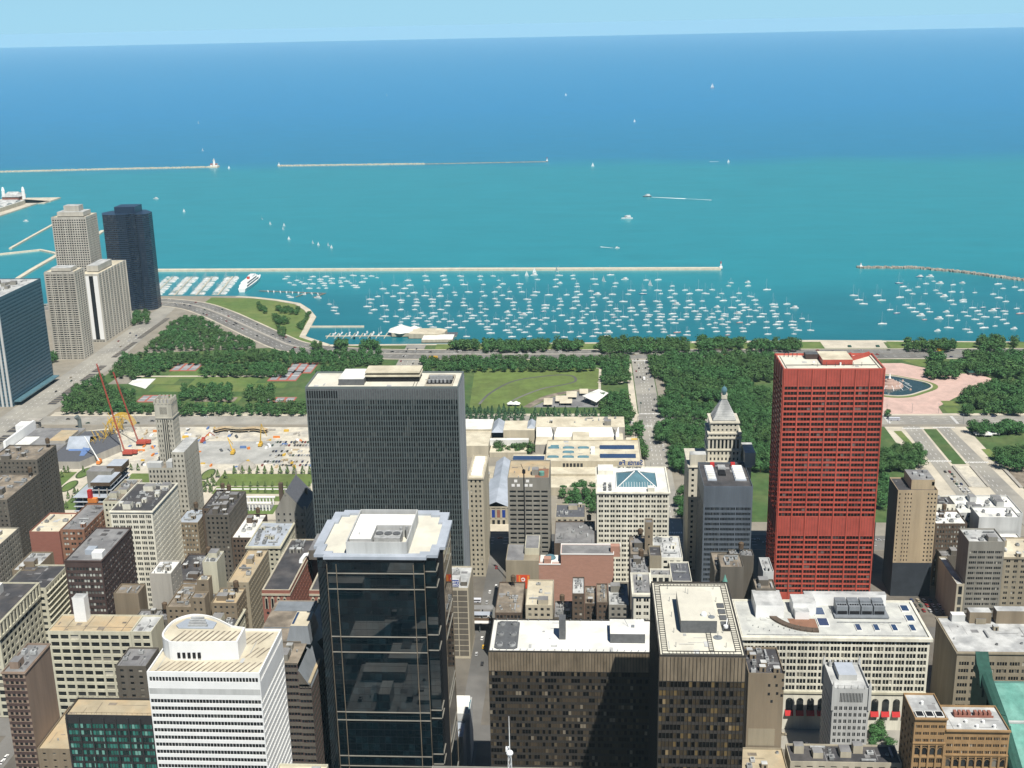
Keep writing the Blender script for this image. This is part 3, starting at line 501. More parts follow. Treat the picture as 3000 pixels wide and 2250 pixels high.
TREES = {0: """1511,125 1491,4 1498,54 1515,17 1511,4 1509,49 1478,80 1510,107 1505,39 1471,107 1472,34 1498,45 1476,25 1468,-9 1503,117 1479,112 1488,-6 1503,-3 1486,56 1467,-1 1482,45 1503,77 1493,24 1487,74 1484,130 1495,65 1471,130 1496,111 1487,101 1465,22 1479,2 1474,91 1507,58 1468,68 1486,86 1508,86 1514,30 1479,71 1516,100 1502,132 1496,16 1484,120 1503,30 1488,111 1504,21 1515,90 1465,79 1472,58 1494,80 1491,35 1465,88 1468,15 1491,94 1511,-7 1500,100 1483,30 1465,52 1479,-7 1513,77 1474,48 1486,17 1465,100 1487,64 1513,66 1465,113 1474,123 1481,95 1500,92 1465,61 1516,116 1498,7 1478,18 1515,135 1499,-10 1473,7 1465,125 1497,124 1515,43 1508,13 1469,41 1464,31 1508,95 1476,101 1480,61 1494,133 1483,10 1503,65 1492,50 1515,55 1484,38 1464,8 1511,23 1472,75 1492,118 1509,-23 1518,-35 1488,-39 1468,-27 1422,-44 1496,-18 1416,-30 1504,-40 1416,-50 1493,-47 1428,-37 1450,-28 1437,-44 1410,-43 1441,-31 1482,-28 1508,-47 1496,-36 1431,-51 1429,-20 1469,-49 1450,-48 1474,-32 1479,-49 1437,-23 1517,-27 1463,-39 1510,-34 1410,-24 1478,-21 1447,-41 1519,-44 1520,-19 1489,-22 1489,-31 1477,-39 1502,-29 1420,-22 1458,-24 1454,-35 1462,-51 1424,-30 1516,-52 1433,-31 1417,-38 1442,-51 1500,-52 1513,-15 1487,-52 1409,-34 1504,-17 1456,-43 1483,197 1483,189 1453,183 1466,200 1449,191 1507,180 1474,198 1469,180 1477,164 1492,201 1456,200 1517,168 1469,164 1493,183 1452,176 1497,192 1468,193 1501,175 1480,175 1460,179 1502,198 1509,205 1487,172 1508,191 1459,193 1493,165 1508,168 1476,185 1447,199 1465,171 1499,206 1515,179 1485,164 1485,181 1512,197 1472,172 1501,185 1464,146 1496,157 1509,150 1488,154 1474,157 1479,142 1501,146 1507,159 1505,139 1491,138 1515,142 1492,146 1479,150 1465,136 1466,155 1517,150 1483,136 1517,161 1472,145 1294,-47 1298,-20 1349,-33 1280,-45 1310,-31 1284,-20 1347,-20 1321,-27 1309,-41 1313,-19 1301,-33 1330,-38 1288,-32 1322,-41 1331,-27 1272,-39 1275,-30 1340,-28 1329,-19 1337,-45 1266,-31 1355,-42 1347,-42 1274,-19 1356,-27 1296,-27 1294,-39 1273,-49 1267,-23 1306,-49 1266,-47 1328,-47 1358,-35 1363,-44 1315,-47 1340,-20 1318,-35 1284,-51 1281,-35 1263,-39 1339,-37 1305,-24 1287,-42 1246,-51 1235,-50 1241,-43 1225,-56 1227,-44 1216,-45 1251,-56 1251,-43 1217,-56 1240,-56 1233,-57 1175,-54 1161,-55 1189,-56 1198,-55 1181,-58 1154,-57 1168,-58 1551,281 1514,365 1511,266 1515,422 1504,288 1543,312 1543,281 1537,354 1548,293 1526,302 1511,309 1515,320 1541,381 1495,295 1522,294 1534,407 1528,270 1515,291 1522,282 1528,336 1511,350 1520,346 1548,344 1549,371 1503,334 1505,276 1534,331 1502,314 1528,313 1500,306 1492,287 1541,365 1508,394 1531,346 1529,377 1498,267 1527,358 1550,335 1506,370 1528,322 1545,394 1541,269 1510,382 1497,322 1550,326 1546,409 1534,389 1515,334 1524,386 1538,419 1526,368 1532,288 1519,310 1518,396 1527,418 1509,326 1548,385 1540,302 1528,401 1545,351 1537,429 1493,275 1539,340 1514,406 1539,319 1551,271 1502,343 1518,272 1508,295 1515,300 1519,374 1541,402 1490,264 1534,297 1531,279 1523,264 1508,359 1538,373 1510,281 1523,409 1518,356 1551,316 1548,306 1516,387 1533,306 1520,328 1528,426 1516,414 1546,421 1535,397 1512,342 1549,358 1542,326 1545,430 1542,289 1502,351 1502,260 1499,282 1534,362 1469,390 1471,404 1459,388 1457,403 1470,379 1443,371 1446,380 1477,387 1444,403 1482,410 1476,398 1481,378 1451,397 1486,399 1457,380 1448,389 1489,415 1463,396 1488,387 1452,374 1474,413 1462,374 1442,396 1464,409 1489,376 1482,392 1489,406 1452,329 1458,292 1464,308 1458,316 1493,300 1476,296 1464,300 1451,306 1448,290 1460,324 1489,292 1471,326 1467,291 1483,302 1474,306 1455,299 1449,315 1466,317 1474,314 1312,369 1299,341 1313,349 1303,315 1298,333 1290,313 1318,342 1292,354 1320,371 1309,340 1301,356 1311,331 1301,323 1294,363 1322,355 1318,361 1314,323 1292,346 1309,358 1317,316 1319,331 1302,348 1292,325 1304,365 1290,339 1339,374 1350,378 1360,377 1346,370 1334,367 1354,372 1587,486 1640,545 1616,587 1654,512 1625,500 1609,472 1684,573 1702,560 1584,455 1601,533 1615,468 1682,530 1710,576 1621,489 1574,522 1614,530 1581,584 1651,532 1679,539 1733,583 1719,585 1617,571 1612,507 1679,523 1591,472 1647,563 1638,591 1582,571 1700,567 1587,563 1704,544 1606,519 1606,486 1604,457 1652,504 1620,525 1646,585 1602,575 1642,531 1670,557 1632,530 1735,596 1720,565 1693,537 1619,558 1661,524 1592,520 1569,554 1607,590 1591,576 1629,563 1592,460 1650,545 1597,452 1734,562 1597,488 1674,574 1603,583 1590,586 1630,582 1633,503 1689,552 1573,579 1683,596 1710,585 1596,541 1658,540 1732,570 1668,542 1678,557 1669,523 1679,586 1571,474 1639,580 1585,509 1634,521 1632,487 1660,580 1573,441 1594,507 1693,588 1674,547 1636,554 1581,527 1588,500 1625,512 1574,493 1703,596 1601,496 1656,587 1645,551 1725,556 1643,572 1711,553 1606,551 1575,541 1748,580 1609,496 1717,596 1623,592 1635,573 1595,479 1644,504 1577,463 1582,478 1620,545 1601,468 1579,555 1717,572 1585,536 1725,592 1663,570 1647,515 1571,505 1621,581 1604,543 1691,568 1684,544 1592,552 1664,551 1649,594 1632,540 1725,575 1602,558 1572,571 1611,560 1739,588 1604,565 1578,502 1609,463 1737,577 1671,590 1576,484 1573,533 1655,569 1746,566 1698,550 1691,560 1568,586 1617,480 1602,508 1574,453 1585,447 1698,581 1622,537 1639,563 1581,471 1583,547 1710,564 1747,592 1664,515 1653,559 1660,595 1672,582 1597,527 1639,493 1616,501 1583,494 1628,554 1611,580 1661,559 1687,582 1572,514 1595,567 1671,535 1583,519 1644,523 1623,473 1679,565 1598,515 1614,518 1577,564 1653,579 1653,523 1608,536 1691,595 1625,574 1663,533 1629,479 1597,590 1589,529 1639,515 1530,602 1510,595 1522,572 1503,555 1473,593 1472,578 1540,508 1520,463 1537,585 1518,587 1512,560 1462,570 1512,527 1543,473 1503,508 1484,527 1516,433 1490,587 1535,535 1514,458 1540,433 1546,456 1461,544 1522,443 1502,498 1482,583 1458,591 1526,431 1460,560 1528,509 1444,584 1530,448 1501,489 1450,577 1541,568 1530,472 1483,573 1492,531 1498,524 1513,506 1502,481 1491,576 1532,419 1472,546 1518,545 1540,449 1441,561 1522,556 1521,535 1523,596 1517,477 1508,585 1531,550 1500,578 1531,571 1442,552 1532,593 1448,568 1538,516 1529,407 1540,556 1509,489 1494,558 1483,561 1451,558 1484,541 1509,550 1508,447 1477,536 1506,518 1532,492 1525,487 1539,496 1536,459 1470,558 1446,542 1507,472 1530,438 1470,538 1495,541 1505,535 1547,439 1523,500 1521,424 1466,588 1474,586 1540,546 1527,529 1459,533 1521,454 1456,552 1516,580 1500,598 1529,480 1490,546 1499,569 1516,518 1455,583 1472,531 1539,527 1477,555 1508,567 1527,585 1454,541 1510,439 1528,560 1499,587 1528,458 1517,485 1461,578 1529,541 1506,462 1530,501 1537,483 1478,567 1485,596 1440,574 1543,464 1502,546 1527,518 1434,556 1521,564 1510,542 1513,496 1537,605 1545,486 1520,603 1464,552 1539,577 1488,568 1538,412 1507,575 1514,468 1470,569 1335,544 1382,566 1345,584 1389,609 1404,604 1342,596 1334,591 1322,532 1380,588 1372,534 1417,598 1305,569 1311,553 1393,584 1391,598 1348,557 1369,591 1404,596 1333,529 1376,608 1363,597 1362,556 1372,556 1305,509 1355,586 1329,560 1369,602 1327,579 1356,560 1371,542 1314,525 1370,582 1302,580 1343,533 1336,572 1356,550 1313,587 1381,559 1369,573 1361,534 1338,558 1315,544 1350,528 1434,598 1352,542 1376,597 1302,533 1399,579 1321,591 1318,565 1363,568 1327,570 1380,578 1370,564 1341,524 1320,514 1321,557 1418,588 1344,569 1353,569 1324,522 1303,558 1327,539 1326,549 1407,587 1304,519 1347,549 1316,579 1367,549 1391,575 1355,595 1358,603 1382,603 1362,542 1360,578 1304,548 1349,575 1343,542 1380,551 1310,536 1337,584 1427,594 1333,519 1424,603 1311,562 1313,571 1313,516 1413,605 1340,549 1396,604 1397,591 1381,463 1363,446 1375,450 1370,424 1392,469 1341,418 1349,467 1396,446 1358,462 1349,424 1396,479 1350,454 1389,456 1370,467 1370,442 1352,441 1376,474 1377,420 1356,420 1385,477 1359,437 1379,427 1372,432 1373,458 1380,443 1352,412 1389,424 1340,409 1397,435 1388,447 1385,434 1363,416 1381,456 1359,453 1349,434 1396,460 1362,428 1396,427 1361,470 1391,440 1346,446 1343,428 1367,453 1373,373 1376,384 1380,374 1385,395 1362,394 1356,386 1349,361 1364,385 1385,384 1373,396 1357,365 1342,366 1387,371 1339,358 1347,388 1364,366 1443,444 1482,429 1455,442 1472,442 1449,426 1475,457 1452,417 1470,420 1463,469 1477,408 1479,443 1453,468 1469,431 1447,460 1481,468 1459,425 1454,455 1463,449 1463,477 1482,453 1450,474 1444,386 1444,417 1477,478 1473,471 1466,457 1448,435 1479,417 1458,413 1459,461 1460,435 1442,467 1475,449 1442,429 1447,450 1447,409 1469,464 1476,435 1314,533 1296,488 1334,597 1342,579 1297,511 1296,521 1306,540 1296,544 1297,564 1306,489 1321,575 1296,533 1308,503 1299,573 1349,604 1301,499 1324,596 1330,554 1332,566 1297,583 1308,513 1310,495 1296,554 1355,609 1291,383 1314,379 1295,430 1308,391 1312,404 1312,449 1303,376 1291,447 1303,437 1299,423 1302,459 1308,411 1308,430 1291,456 1299,452 1300,411 1292,415 1315,460 1296,393 1313,437 1303,402 1292,370 1294,405 1314,423 1302,384 1292,439 1306,420 1299,444 1316,413 1308,464 1291,423 1315,397 1317,444 1743,651 1760,665 1776,675 1735,654 1766,675 1768,659 1781,661 1749,660 1723,651 1736,661 1727,661 1757,655 1717,658 1725,643 1787,666 1747,669 1773,666 1734,644 1758,673 1751,650 1784,675 1183,69 1165,56 1177,63 1174,87 1168,66 1186,82 1185,58 1178,81 1173,54 1186,92 1169,77 1166,85 1175,72 1057,8 1018,-7 1045,7 1044,-9 1056,0 1029,2 1063,20 1067,-7 1068,3 1040,16 1052,20 1021,4 1027,16 1028,-7 1037,8 1015,12 1039,-3 1065,10 1054,-9 1048,-2 1050,12 695,-189,8 698,-183,7 709,-194,8 707,-187,7 705,-178,7 702,-190,9 696,-177,7 682,-177,8 677,-172,7 672,-176,7 672,-170,8 1547,707,9 1517,699 1512,695 1524,696,9 1530,699 1532,705 1541,710,8 1538,701 1524,703,8 1516,691 1547,713 697,-171,8 697,-179,8 697,-187,8 697,-195,8 661,-168,8 664,-178,8 656,-190,8""", 1: """1577,112 1584,129 1553,89 1590,104 1588,59 1571,71 1574,98 1553,68 1563,127 1577,61 1561,68 1591,123 1588,75 1558,55 1564,100 1585,90 1565,90 1582,121 1560,113 1566,80 1554,129 1556,78 1577,127 1558,121 1568,62 1567,109 1571,118 1583,99 1579,85 1567,53 1574,78 1557,97 1591,133 1556,106 1591,95 1583,69 1584,110 1578,53 1589,84 1589,52 1591,115 1571,86 1570,131 1591,68 1582,31 1564,16 1575,19 1592,13 1565,8 1570,28 1564,34 1583,7 1559,24 1589,36 1592,25 1583,21 1577,39 1575,11 1570,39 1586,-61 1574,-60 1557,-60 1551,-41 1594,-25 1559,-14 1572,-29 1575,-21 1545,-58 1593,-38 1581,-50 1569,-36 1556,-32 1546,-32 1602,-41 1600,-21 1583,-33 1567,-23 1561,-51 1569,-45 1593,-52 1556,-22 1599,-62 1577,-39 1545,-49 1560,-42 1569,-53 1600,-31 1585,-24 1601,-52 1587,-46 1553,-51 1564,-30 1548,-24 1565,-60 1560,-97 1594,-99 1574,-112 1596,-111 1567,-80 1586,-112 1585,-130 1594,-78 1561,-87 1584,-122 1575,-99 1559,-79 1587,-89 1549,-96 1566,-69 1561,-111 1579,-86 1557,-68 1567,-94 1600,-71 1547,-73 1571,-129 1550,-120 1559,-119 1599,-87 1589,-105 1583,-70 1551,-104 1574,-121 1593,-128 1579,-105 1553,-87 1560,-130 1585,-97 1586,-81 1573,-75 1591,-119 1566,-105 1548,-81 1550,-128 1548,-111 1570,-88 1566,-123 1592,-71 1593,-161 1563,-166 1565,-191 1578,-177 1580,-186 1565,-175 1558,-159 1574,-202 1578,-157 1580,-197 1572,-187 1566,-155 1586,-172 1587,-156 1590,-182 1574,-150 1564,-200 1573,-165 1557,-150 1561,-182 1587,-189 1593,-151 1594,-175 1582,-165 1588,-203 1599,-156 1572,-219 1553,-251 1581,-223 1565,-215 1554,-269 1582,-248 1574,-263 1566,-248 1554,-240 1575,-275 1570,-228 1554,-218 1563,-275 1559,-262 1574,-236 1560,-228 1574,-245 1576,-254 1552,-231 1564,-240 1583,-233 1551,-259 1566,-266 1564,-256 1582,-260 1582,-268 1562,-433 1577,-466 1556,-444 1555,-454 1581,-436 1571,-450 1569,-439 1575,-428 1553,-422 1579,-456 1556,-467 1562,-413 1563,-446 1552,-433 1581,-419 1566,-424 1577,-446 1563,-464 1571,-417 1554,-412 1564,-455 1569,-471 1571,-458 1550,-461 1577,-474 1551,-511 1589,-516 1574,-529 1565,-519 1550,-519 1575,-515 1544,-501 1594,-529 1589,-536 1563,-526 1553,-527 1561,-509 1583,-523 1581,-535 1595,-540 1552,-503 1571,-508 1557,-516 1583,-512 1572,-550 1588,-555 1580,-555 1790,434,7 1784,436,9 1797,457,7 1808,468,8 1800,436,9 1808,458,8 1788,451,7 1790,459,8 1799,445,7 1808,452,8 1792,443,7 1802,463,8 1779,432,8 1782,441,8 1815,468,9 1801,453,7 1795,451,8 1805,447,7 1738,447,9 1729,451,7 1717,437,7 1724,442,8 1751,455,7 1737,455,7 1732,438,7 1721,448,8 1723,433,9 1744,451,9 1759,460,9 1738,441,9 1732,445,9 1717,443,7 1746,457,8 1592,365,9 1598,367,7 1580,358,8 1588,357,9 1581,365,8 1574,353,8 1574,360,8 1709,413,7 1698,409,7 1704,406,6 1691,407,6 1686,403,6 1748,410,5 1764,412,7 1717,407,7 1777,413,6 1731,409,6 1725,411,6 1784,413,5 1742,410,6 1703,412,6 1756,411,6 1710,407,6 1771,412,6 1818,500,6 1828,500,6 1795,486,6 1811,490,6 1837,506,6 1845,506,5 1805,493,7 1788,482,7 1804,485,6 1810,496,6 1822,495,7 1817,492,6 1851,509,6 1687,432,6 1648,423,6 1683,428,6 1677,426,6 1654,427,6 1682,435,5 1669,432,6 1664,424,6 1662,430,6 1642,419,5 1675,434,6 1694,439,6 1671,425,6 1658,422,6 1577,328 1591,324 1574,320 1585,330 1582,321 1593,331 1576,296 1591,288 1582,287 1573,277 1581,279 1590,296 1574,287 1590,280 1585,171 1568,151 1586,155 1569,166 1577,159 1571,174 1581,147 1588,164 1564,144 1577,169 1566,159 1573,145 1589,147""", 2: """1481,-125 1473,-184 1438,-101 1453,-174 1517,-103 1515,-180 1493,-97 1417,-118 1504,-91 1482,-112 1475,-86 1504,-180 1486,-190 1482,-148 1506,-118 1448,-192 1438,-126 1476,-199 1438,-165 1456,-92 1448,-101 1497,-184 1433,-145 1490,-164 1436,-186 1444,-131 1461,-86 1418,-98 1434,-176 1478,-94 1499,-162 1444,-114 1515,-147 1462,-192 1503,-191 1424,-180 1480,-172 1424,-144 1492,-172 1467,-108 1497,-141 1492,-201 1431,-132 1442,-84 1428,-121 1504,-132 1473,-131 1527,-206 1464,-137 1510,-168 1488,-141 1521,-168 1517,-121 1452,-185 1444,-148 1462,-161 1422,-135 1471,-120 1523,-183 1504,-110 1449,-163 1428,-164 1425,-93 1456,-131 1526,-193 1504,-102 1511,-85 1428,-105 1514,-133 1462,-172 1489,-105 1472,-149 1504,-155 1444,-93 1443,-171 1469,-95 1417,-151 1444,-179 1419,-173 1450,-121 1513,-188 1447,-139 1516,-162 1488,-127 1417,-105 1517,-199 1417,-165 1452,-146 1424,-114 1480,-157 1466,-201 1494,-84 1462,-120 1421,-189 1521,-138 1426,-155 1478,-164 1486,-88 1437,-156 1495,-110 1472,-192 1441,-197 1465,-146 1493,-118 1486,-182 1471,-140 1458,-180 1495,-153 1429,-195 1504,-82 1519,-111 1468,-82 1501,-204 1454,-81 1455,-197 1463,-153 1482,-136 1525,-161 1477,-102 1438,-138 1515,-207 1437,-111 1527,-174 1498,-126 1458,-102 1452,-111 1464,-129 1460,-113 1508,-142 1524,-148 1485,-203 1470,-167 1434,-87 1494,-192 1468,-178 1474,-111 1511,-98 1447,-156 1511,-126 1470,-157 1508,-202 1482,-81 1420,-127 1502,-172 1512,-113 1512,-155 1455,-155 1485,-99 1520,-155 1433,-95 1373,-116 1344,-124 1370,-104 1376,-139 1342,-150 1366,-141 1375,-154 1395,-159 1378,-97 1399,-116 1392,-132 1387,-161 1348,-116 1386,-140 1355,-130 1399,-148 1397,-126 1381,-107 1358,-108 1392,-100 1349,-137 1367,-154 1349,-147 1377,-132 1363,-127 1380,-122 1388,-115 1361,-100 1387,-152 1348,-102 1337,-156 1356,-156 1361,-147 1399,-138 1364,-117 1341,-138 1355,-122 1393,-142 1348,-156 1367,-95 1386,-127 1360,-137 1399,-96 1354,-96 1379,-148 1392,-108 1369,-123 1400,-106 1368,-133 1372,-147 1279,-103 1320,-85 1300,-99 1310,-97 1295,-87 1325,-106 1303,-111 1290,-100 1312,-109 1311,-89 1320,-100 1284,-84 1329,-91 1279,-91 1297,-106 1322,-92 1303,-84 1319,-112 1285,-109 1273,-109 1274,-97 1306,-104 1288,-92 1329,-98 1304,-91 1298,-128 1281,-125 1285,-117 1308,-127 1312,-134 1273,-122 1292,-120 1286,-131 1309,-119 1302,-121 1303,-134 1266,-127 1200,-88 1239,-93 1212,-76 1227,-109 1186,-115 1233,-75 1251,-108 1239,-113 1203,-105 1211,-94 1230,-117 1220,-97 1250,-118 1223,-75 1234,-105 1244,-78 1232,-88 1188,-103 1217,-112 1197,-100 1202,-114 1216,-87 1200,-75 1233,-97 1207,-84 1244,-101 1211,-105 1225,-83 1240,-85 1241,-122 1248,-87 1193,-109 1249,-95 1191,-95 1209,-118 1221,-119 1204,-97 1167,-103 1131,-98 1139,-84 1152,-98 1125,-85 1151,-87 1169,-87 1113,-96 1157,-107 1141,-92 1146,-105 1184,-86 1180,-101 1175,-93 1171,-113 1120,-101 1161,-95 1117,-88 1178,-109 1138,-106 1183,-94 1133,-89 1159,-85 1124,-94 1163,-112 1298,-179 1307,-167 1363,-176 1354,-169 1293,-164 1281,-169 1391,-178 1352,-182 1392,-191 1333,-167 1286,-162 1320,-168 1364,-166 1384,-189 1362,-186 1331,-176 1376,-166 1316,-176 1306,-177 1390,-169 1341,-174 1375,-182 1289,-175 1383,-176 1323,-182 1342,-182 1399,-178 1343,-166 1313,-162 1370,-173 1398,-170 1300,-171 1278,-162 1324,-175 1301,-161 1334,-184 1399,-186 1349,-175 1290,-170 1244,-167 1173,-156 1210,-166 1268,-167 1191,-164 1202,-163 1218,-168 1228,-167 1271,-175 1277,-167 1183,-163 1165,-159 1284,-176 1237,-166 1181,-156 1254,-166 1259,-172 1223,-161 1196,-158 1251,-173 1454,-222 1510,-225 1500,-226 1470,-224 1522,-214 1452,-201 1484,-223 1482,-212 1522,-227 1432,-213 1437,-205 1492,-231 1466,-214 1512,-213 1441,-212 1436,-221 1498,-213 1420,-202 1472,-207 1424,-212 1507,-207 1457,-208 1493,-220 1477,-227 1450,-212 1511,-234 1444,-219 1517,-219 1417,-218 1525,-235 1462,-225 1476,-219 1505,-218 1445,-205 1428,-220 1427,-205 1358,-194 1323,-196 1345,-189 1310,-189 1306,-198 1336,-189 1314,-198 1296,-188 1350,-199 1361,-205 1340,-200 1279,-188 1291,-199 1283,-196 1304,-181 1332,-197 1292,-182 1367,-190 1280,-180 1324,-204 1349,-207 1313,-182 1298,-195 1319,-188 1355,-187 1334,-206 1289,-191 1366,-198 1135,-172 1127,-164 1153,-177 1285,-186 1263,-189 1177,-175 1239,-174 1252,-185 1190,-183 1166,-172 1156,-169 1267,-182 1117,-172 1214,-187 1244,-183 1197,-179 1275,-197 1329,-186 1144,-170 1177,-164 1206,-183 1218,-179 1228,-180 1211,-176 1273,-188 1138,-163 1204,-170 1304,-192 1256,-193 1239,-189 1125,-175 1225,-188 1192,-173 1196,-166 1171,-182 1150,-162 1160,-180 1118,-165 1145,-177 1247,-192 1123,-157 1236,-181 1131,-158 1266,-196 1456,-416 1453,-433 1433,-404 1462,-442 1461,-423 1443,-429 1466,-450 1437,-439 1439,-419 1432,-416 1429,-435 1447,-411 1432,-428 1447,-439 1453,-446 1470,-442 1464,-415 1449,-420 1468,-429 1440,-410 1461,-432 1426,-423 1474,-453 1428,-409 1523,-442 1505,-428 1499,-438 1513,-439 1522,-430 1495,-431 1513,-431 1498,-423 1491,-494 1515,-472 1465,-494 1509,-513 1462,-484 1485,-483 1446,-488 1499,-482 1510,-482 1469,-467 1483,-469 1441,-475 1469,-478 1429,-490 1510,-499 1485,-508 1471,-500 1477,-479 1499,-507 1477,-490 1443,-466 1505,-470 1494,-469 1476,-462 1458,-459 1509,-491 1518,-482 1438,-491 1451,-482 1468,-458 1452,-464 1500,-491 1517,-493 1434,-484 1483,-499 1455,-475 1452,-492 1488,-475 1499,-515 1457,-500 1498,-499 1491,-503 1459,-468 1445,-496 1476,-507 1476,-471 1513,-520 1513,-506 1470,-486 1524,-532 1458,-519 1502,-530 1438,-508 1516,-534 1477,-514 1495,-533 1444,-501 1523,-513 1469,-518 1486,-526 1467,-507 1492,-514 1450,-509 1432,-501 1477,-523 1425,-509 1521,-524 1499,-522 1521,-543 1448,-518 1509,-537 1510,-528 1459,-511 1440,-516 1483,-518 1506,-518 1469,-526 1338,-454 1384,-478 1331,-462 1381,-467 1366,-453 1298,-448 1379,-484 1388,-465 1353,-441 1338,-472 1351,-464 1349,-473 1390,-491 1319,-435 1348,-422 1297,-467 1325,-456 1299,-433 1385,-497 1317,-448 1354,-427 1316,-467 1304,-439 1338,-481 1328,-427 1342,-442 1332,-415 1308,-472 1346,-451 1377,-454 1370,-445 1397,-497 1370,-482 1362,-446 1358,-478 1383,-459 1307,-464 1328,-449 1326,-471 1359,-435 1305,-456 1365,-465 1374,-439 1368,-473 1338,-422 1335,-433 1347,-433 1313,-429 1347,-481 1290,-454 1361,-487 1395,-483 1321,-419 1354,-456 1331,-440 1291,-438 1363,-427 1375,-493 1367,-434 1376,-473 1343,-460 1313,-458 1309,-446 1322,-441 1358,-469 1332,-477 1319,-475 1370,-460 1297,-459 1392,-473 1353,-486 1321,-427 1288,-462 1298,-409 1290,-408 1305,-413 1293,-428 1238,-414 1233,-406 1230,-434,8 1243,-446 1230,-425 1241,-422 1244,-434 1240,-403 1228,-414,9 1225,-400 1231,-397 1237,-427 1242,-440,9 1234,-442 1237,-435 1226,-441,9 1244,-412 1226,-420,9 1226,-430 1226,-408,8 1232,-419,9 1245,-400,8 1236,-448 1244,-427,9 1293,-325,7 1286,-323,8 1158,-406 1136,-411 1124,-399 1146,-403 1152,-417 1165,-416 1129,-410 1160,-421 1170,-423 1137,-401 1147,-412 1129,-393 1151,-396 1121,-406 1143,-395 1138,-300 1120,-298 1167,-297 1161,-314 1130,-288 1149,-312 1128,-296 1147,-298 1125,-281 1139,-312 1157,-323 1159,-289 1144,-291 1131,-306 1138,-282 1121,-288 1119,-306 1161,-303 1151,-287 1147,-320 1169,-312 1118,-278 1168,-324 1153,-305 1144,-306 1131,-315 1156,-297 1169,-305 1083,-273 1058,-265 1071,-268 1038,-262 1047,-260 1029,-258 1038,-90 1009,-83 1033,-84 1049,-87 1022,-86 1015,-88""", 3: """1277,124 1300,123 1268,69 1303,116 1265,96 1267,88 1293,117 1278,68 1291,126 1276,101 1295,107 1299,95 1292,84 1274,108 1285,95 1268,124 1301,103 1295,74 1262,75 1286,120 1266,107 1276,87 1277,76 1291,67 1299,84 1278,94 1287,110 1302,70 1284,73 1279,113 1284,80 1288,102 1270,76 1297,130 1264,118 1291,91 1285,87 1302,77 1272,118 1284,129 1303,90 1304,131 1262,82 1288,17 1271,33 1274,54 1267,10 1293,1 1278,21 1285,49 1275,-1 1279,40 1290,29 1281,9 1263,28 1264,-4 1292,-9 1295,22 1289,37 1296,34 1271,22 1294,55 1267,43 1276,-11 1279,31 1285,-4 1265,51 1286,56 1294,48 1275,45 1286,4 1274,10 1295,9 1263,16 1267,-11 1262,5 1297,41 1285,-11 1268,58 1262,38 1269,3""", 4: """1113,339,8 1113,331,8 1113,324,8 1113,316,8 1113,309,8 1113,302,8 1113,294,8 1113,287,8 1113,280,8 1113,272,8 1112,265,8 1102,352,8 1100,344,8 1090,354,8 1080,355,8 1080,349,8 1065,353,8 1066,348,8 1102,374,8 1112,379,8 1079,342,5 1079,335,5 1079,328,5 1079,321,5 1064,317,5 1079,314,5 1064,310,5 1079,307,5 1064,303,5 1079,300,5 1064,296,5 1079,293,5 1064,289,5 1079,286,5 1064,282,5 1079,279,5 1064,275,5 1079,272,5 1064,268,5 1079,265,5 1064,262,5 1079,258,5 1064,254,5 1097,517,7 1111,518,7 1114,515,7 1114,508,7 1114,504,7 1081,508,7 1094,508,7 1101,505,7 1065,500,7 1032,475,7 1047,476,7 1059,475,7 1024,468,7 1038,468,7 1053,469,7 1114,489,7 1121,444,7 1121,437,7 1115,378,7 1108,374,7 1064,348,7 1112,380,7"""}
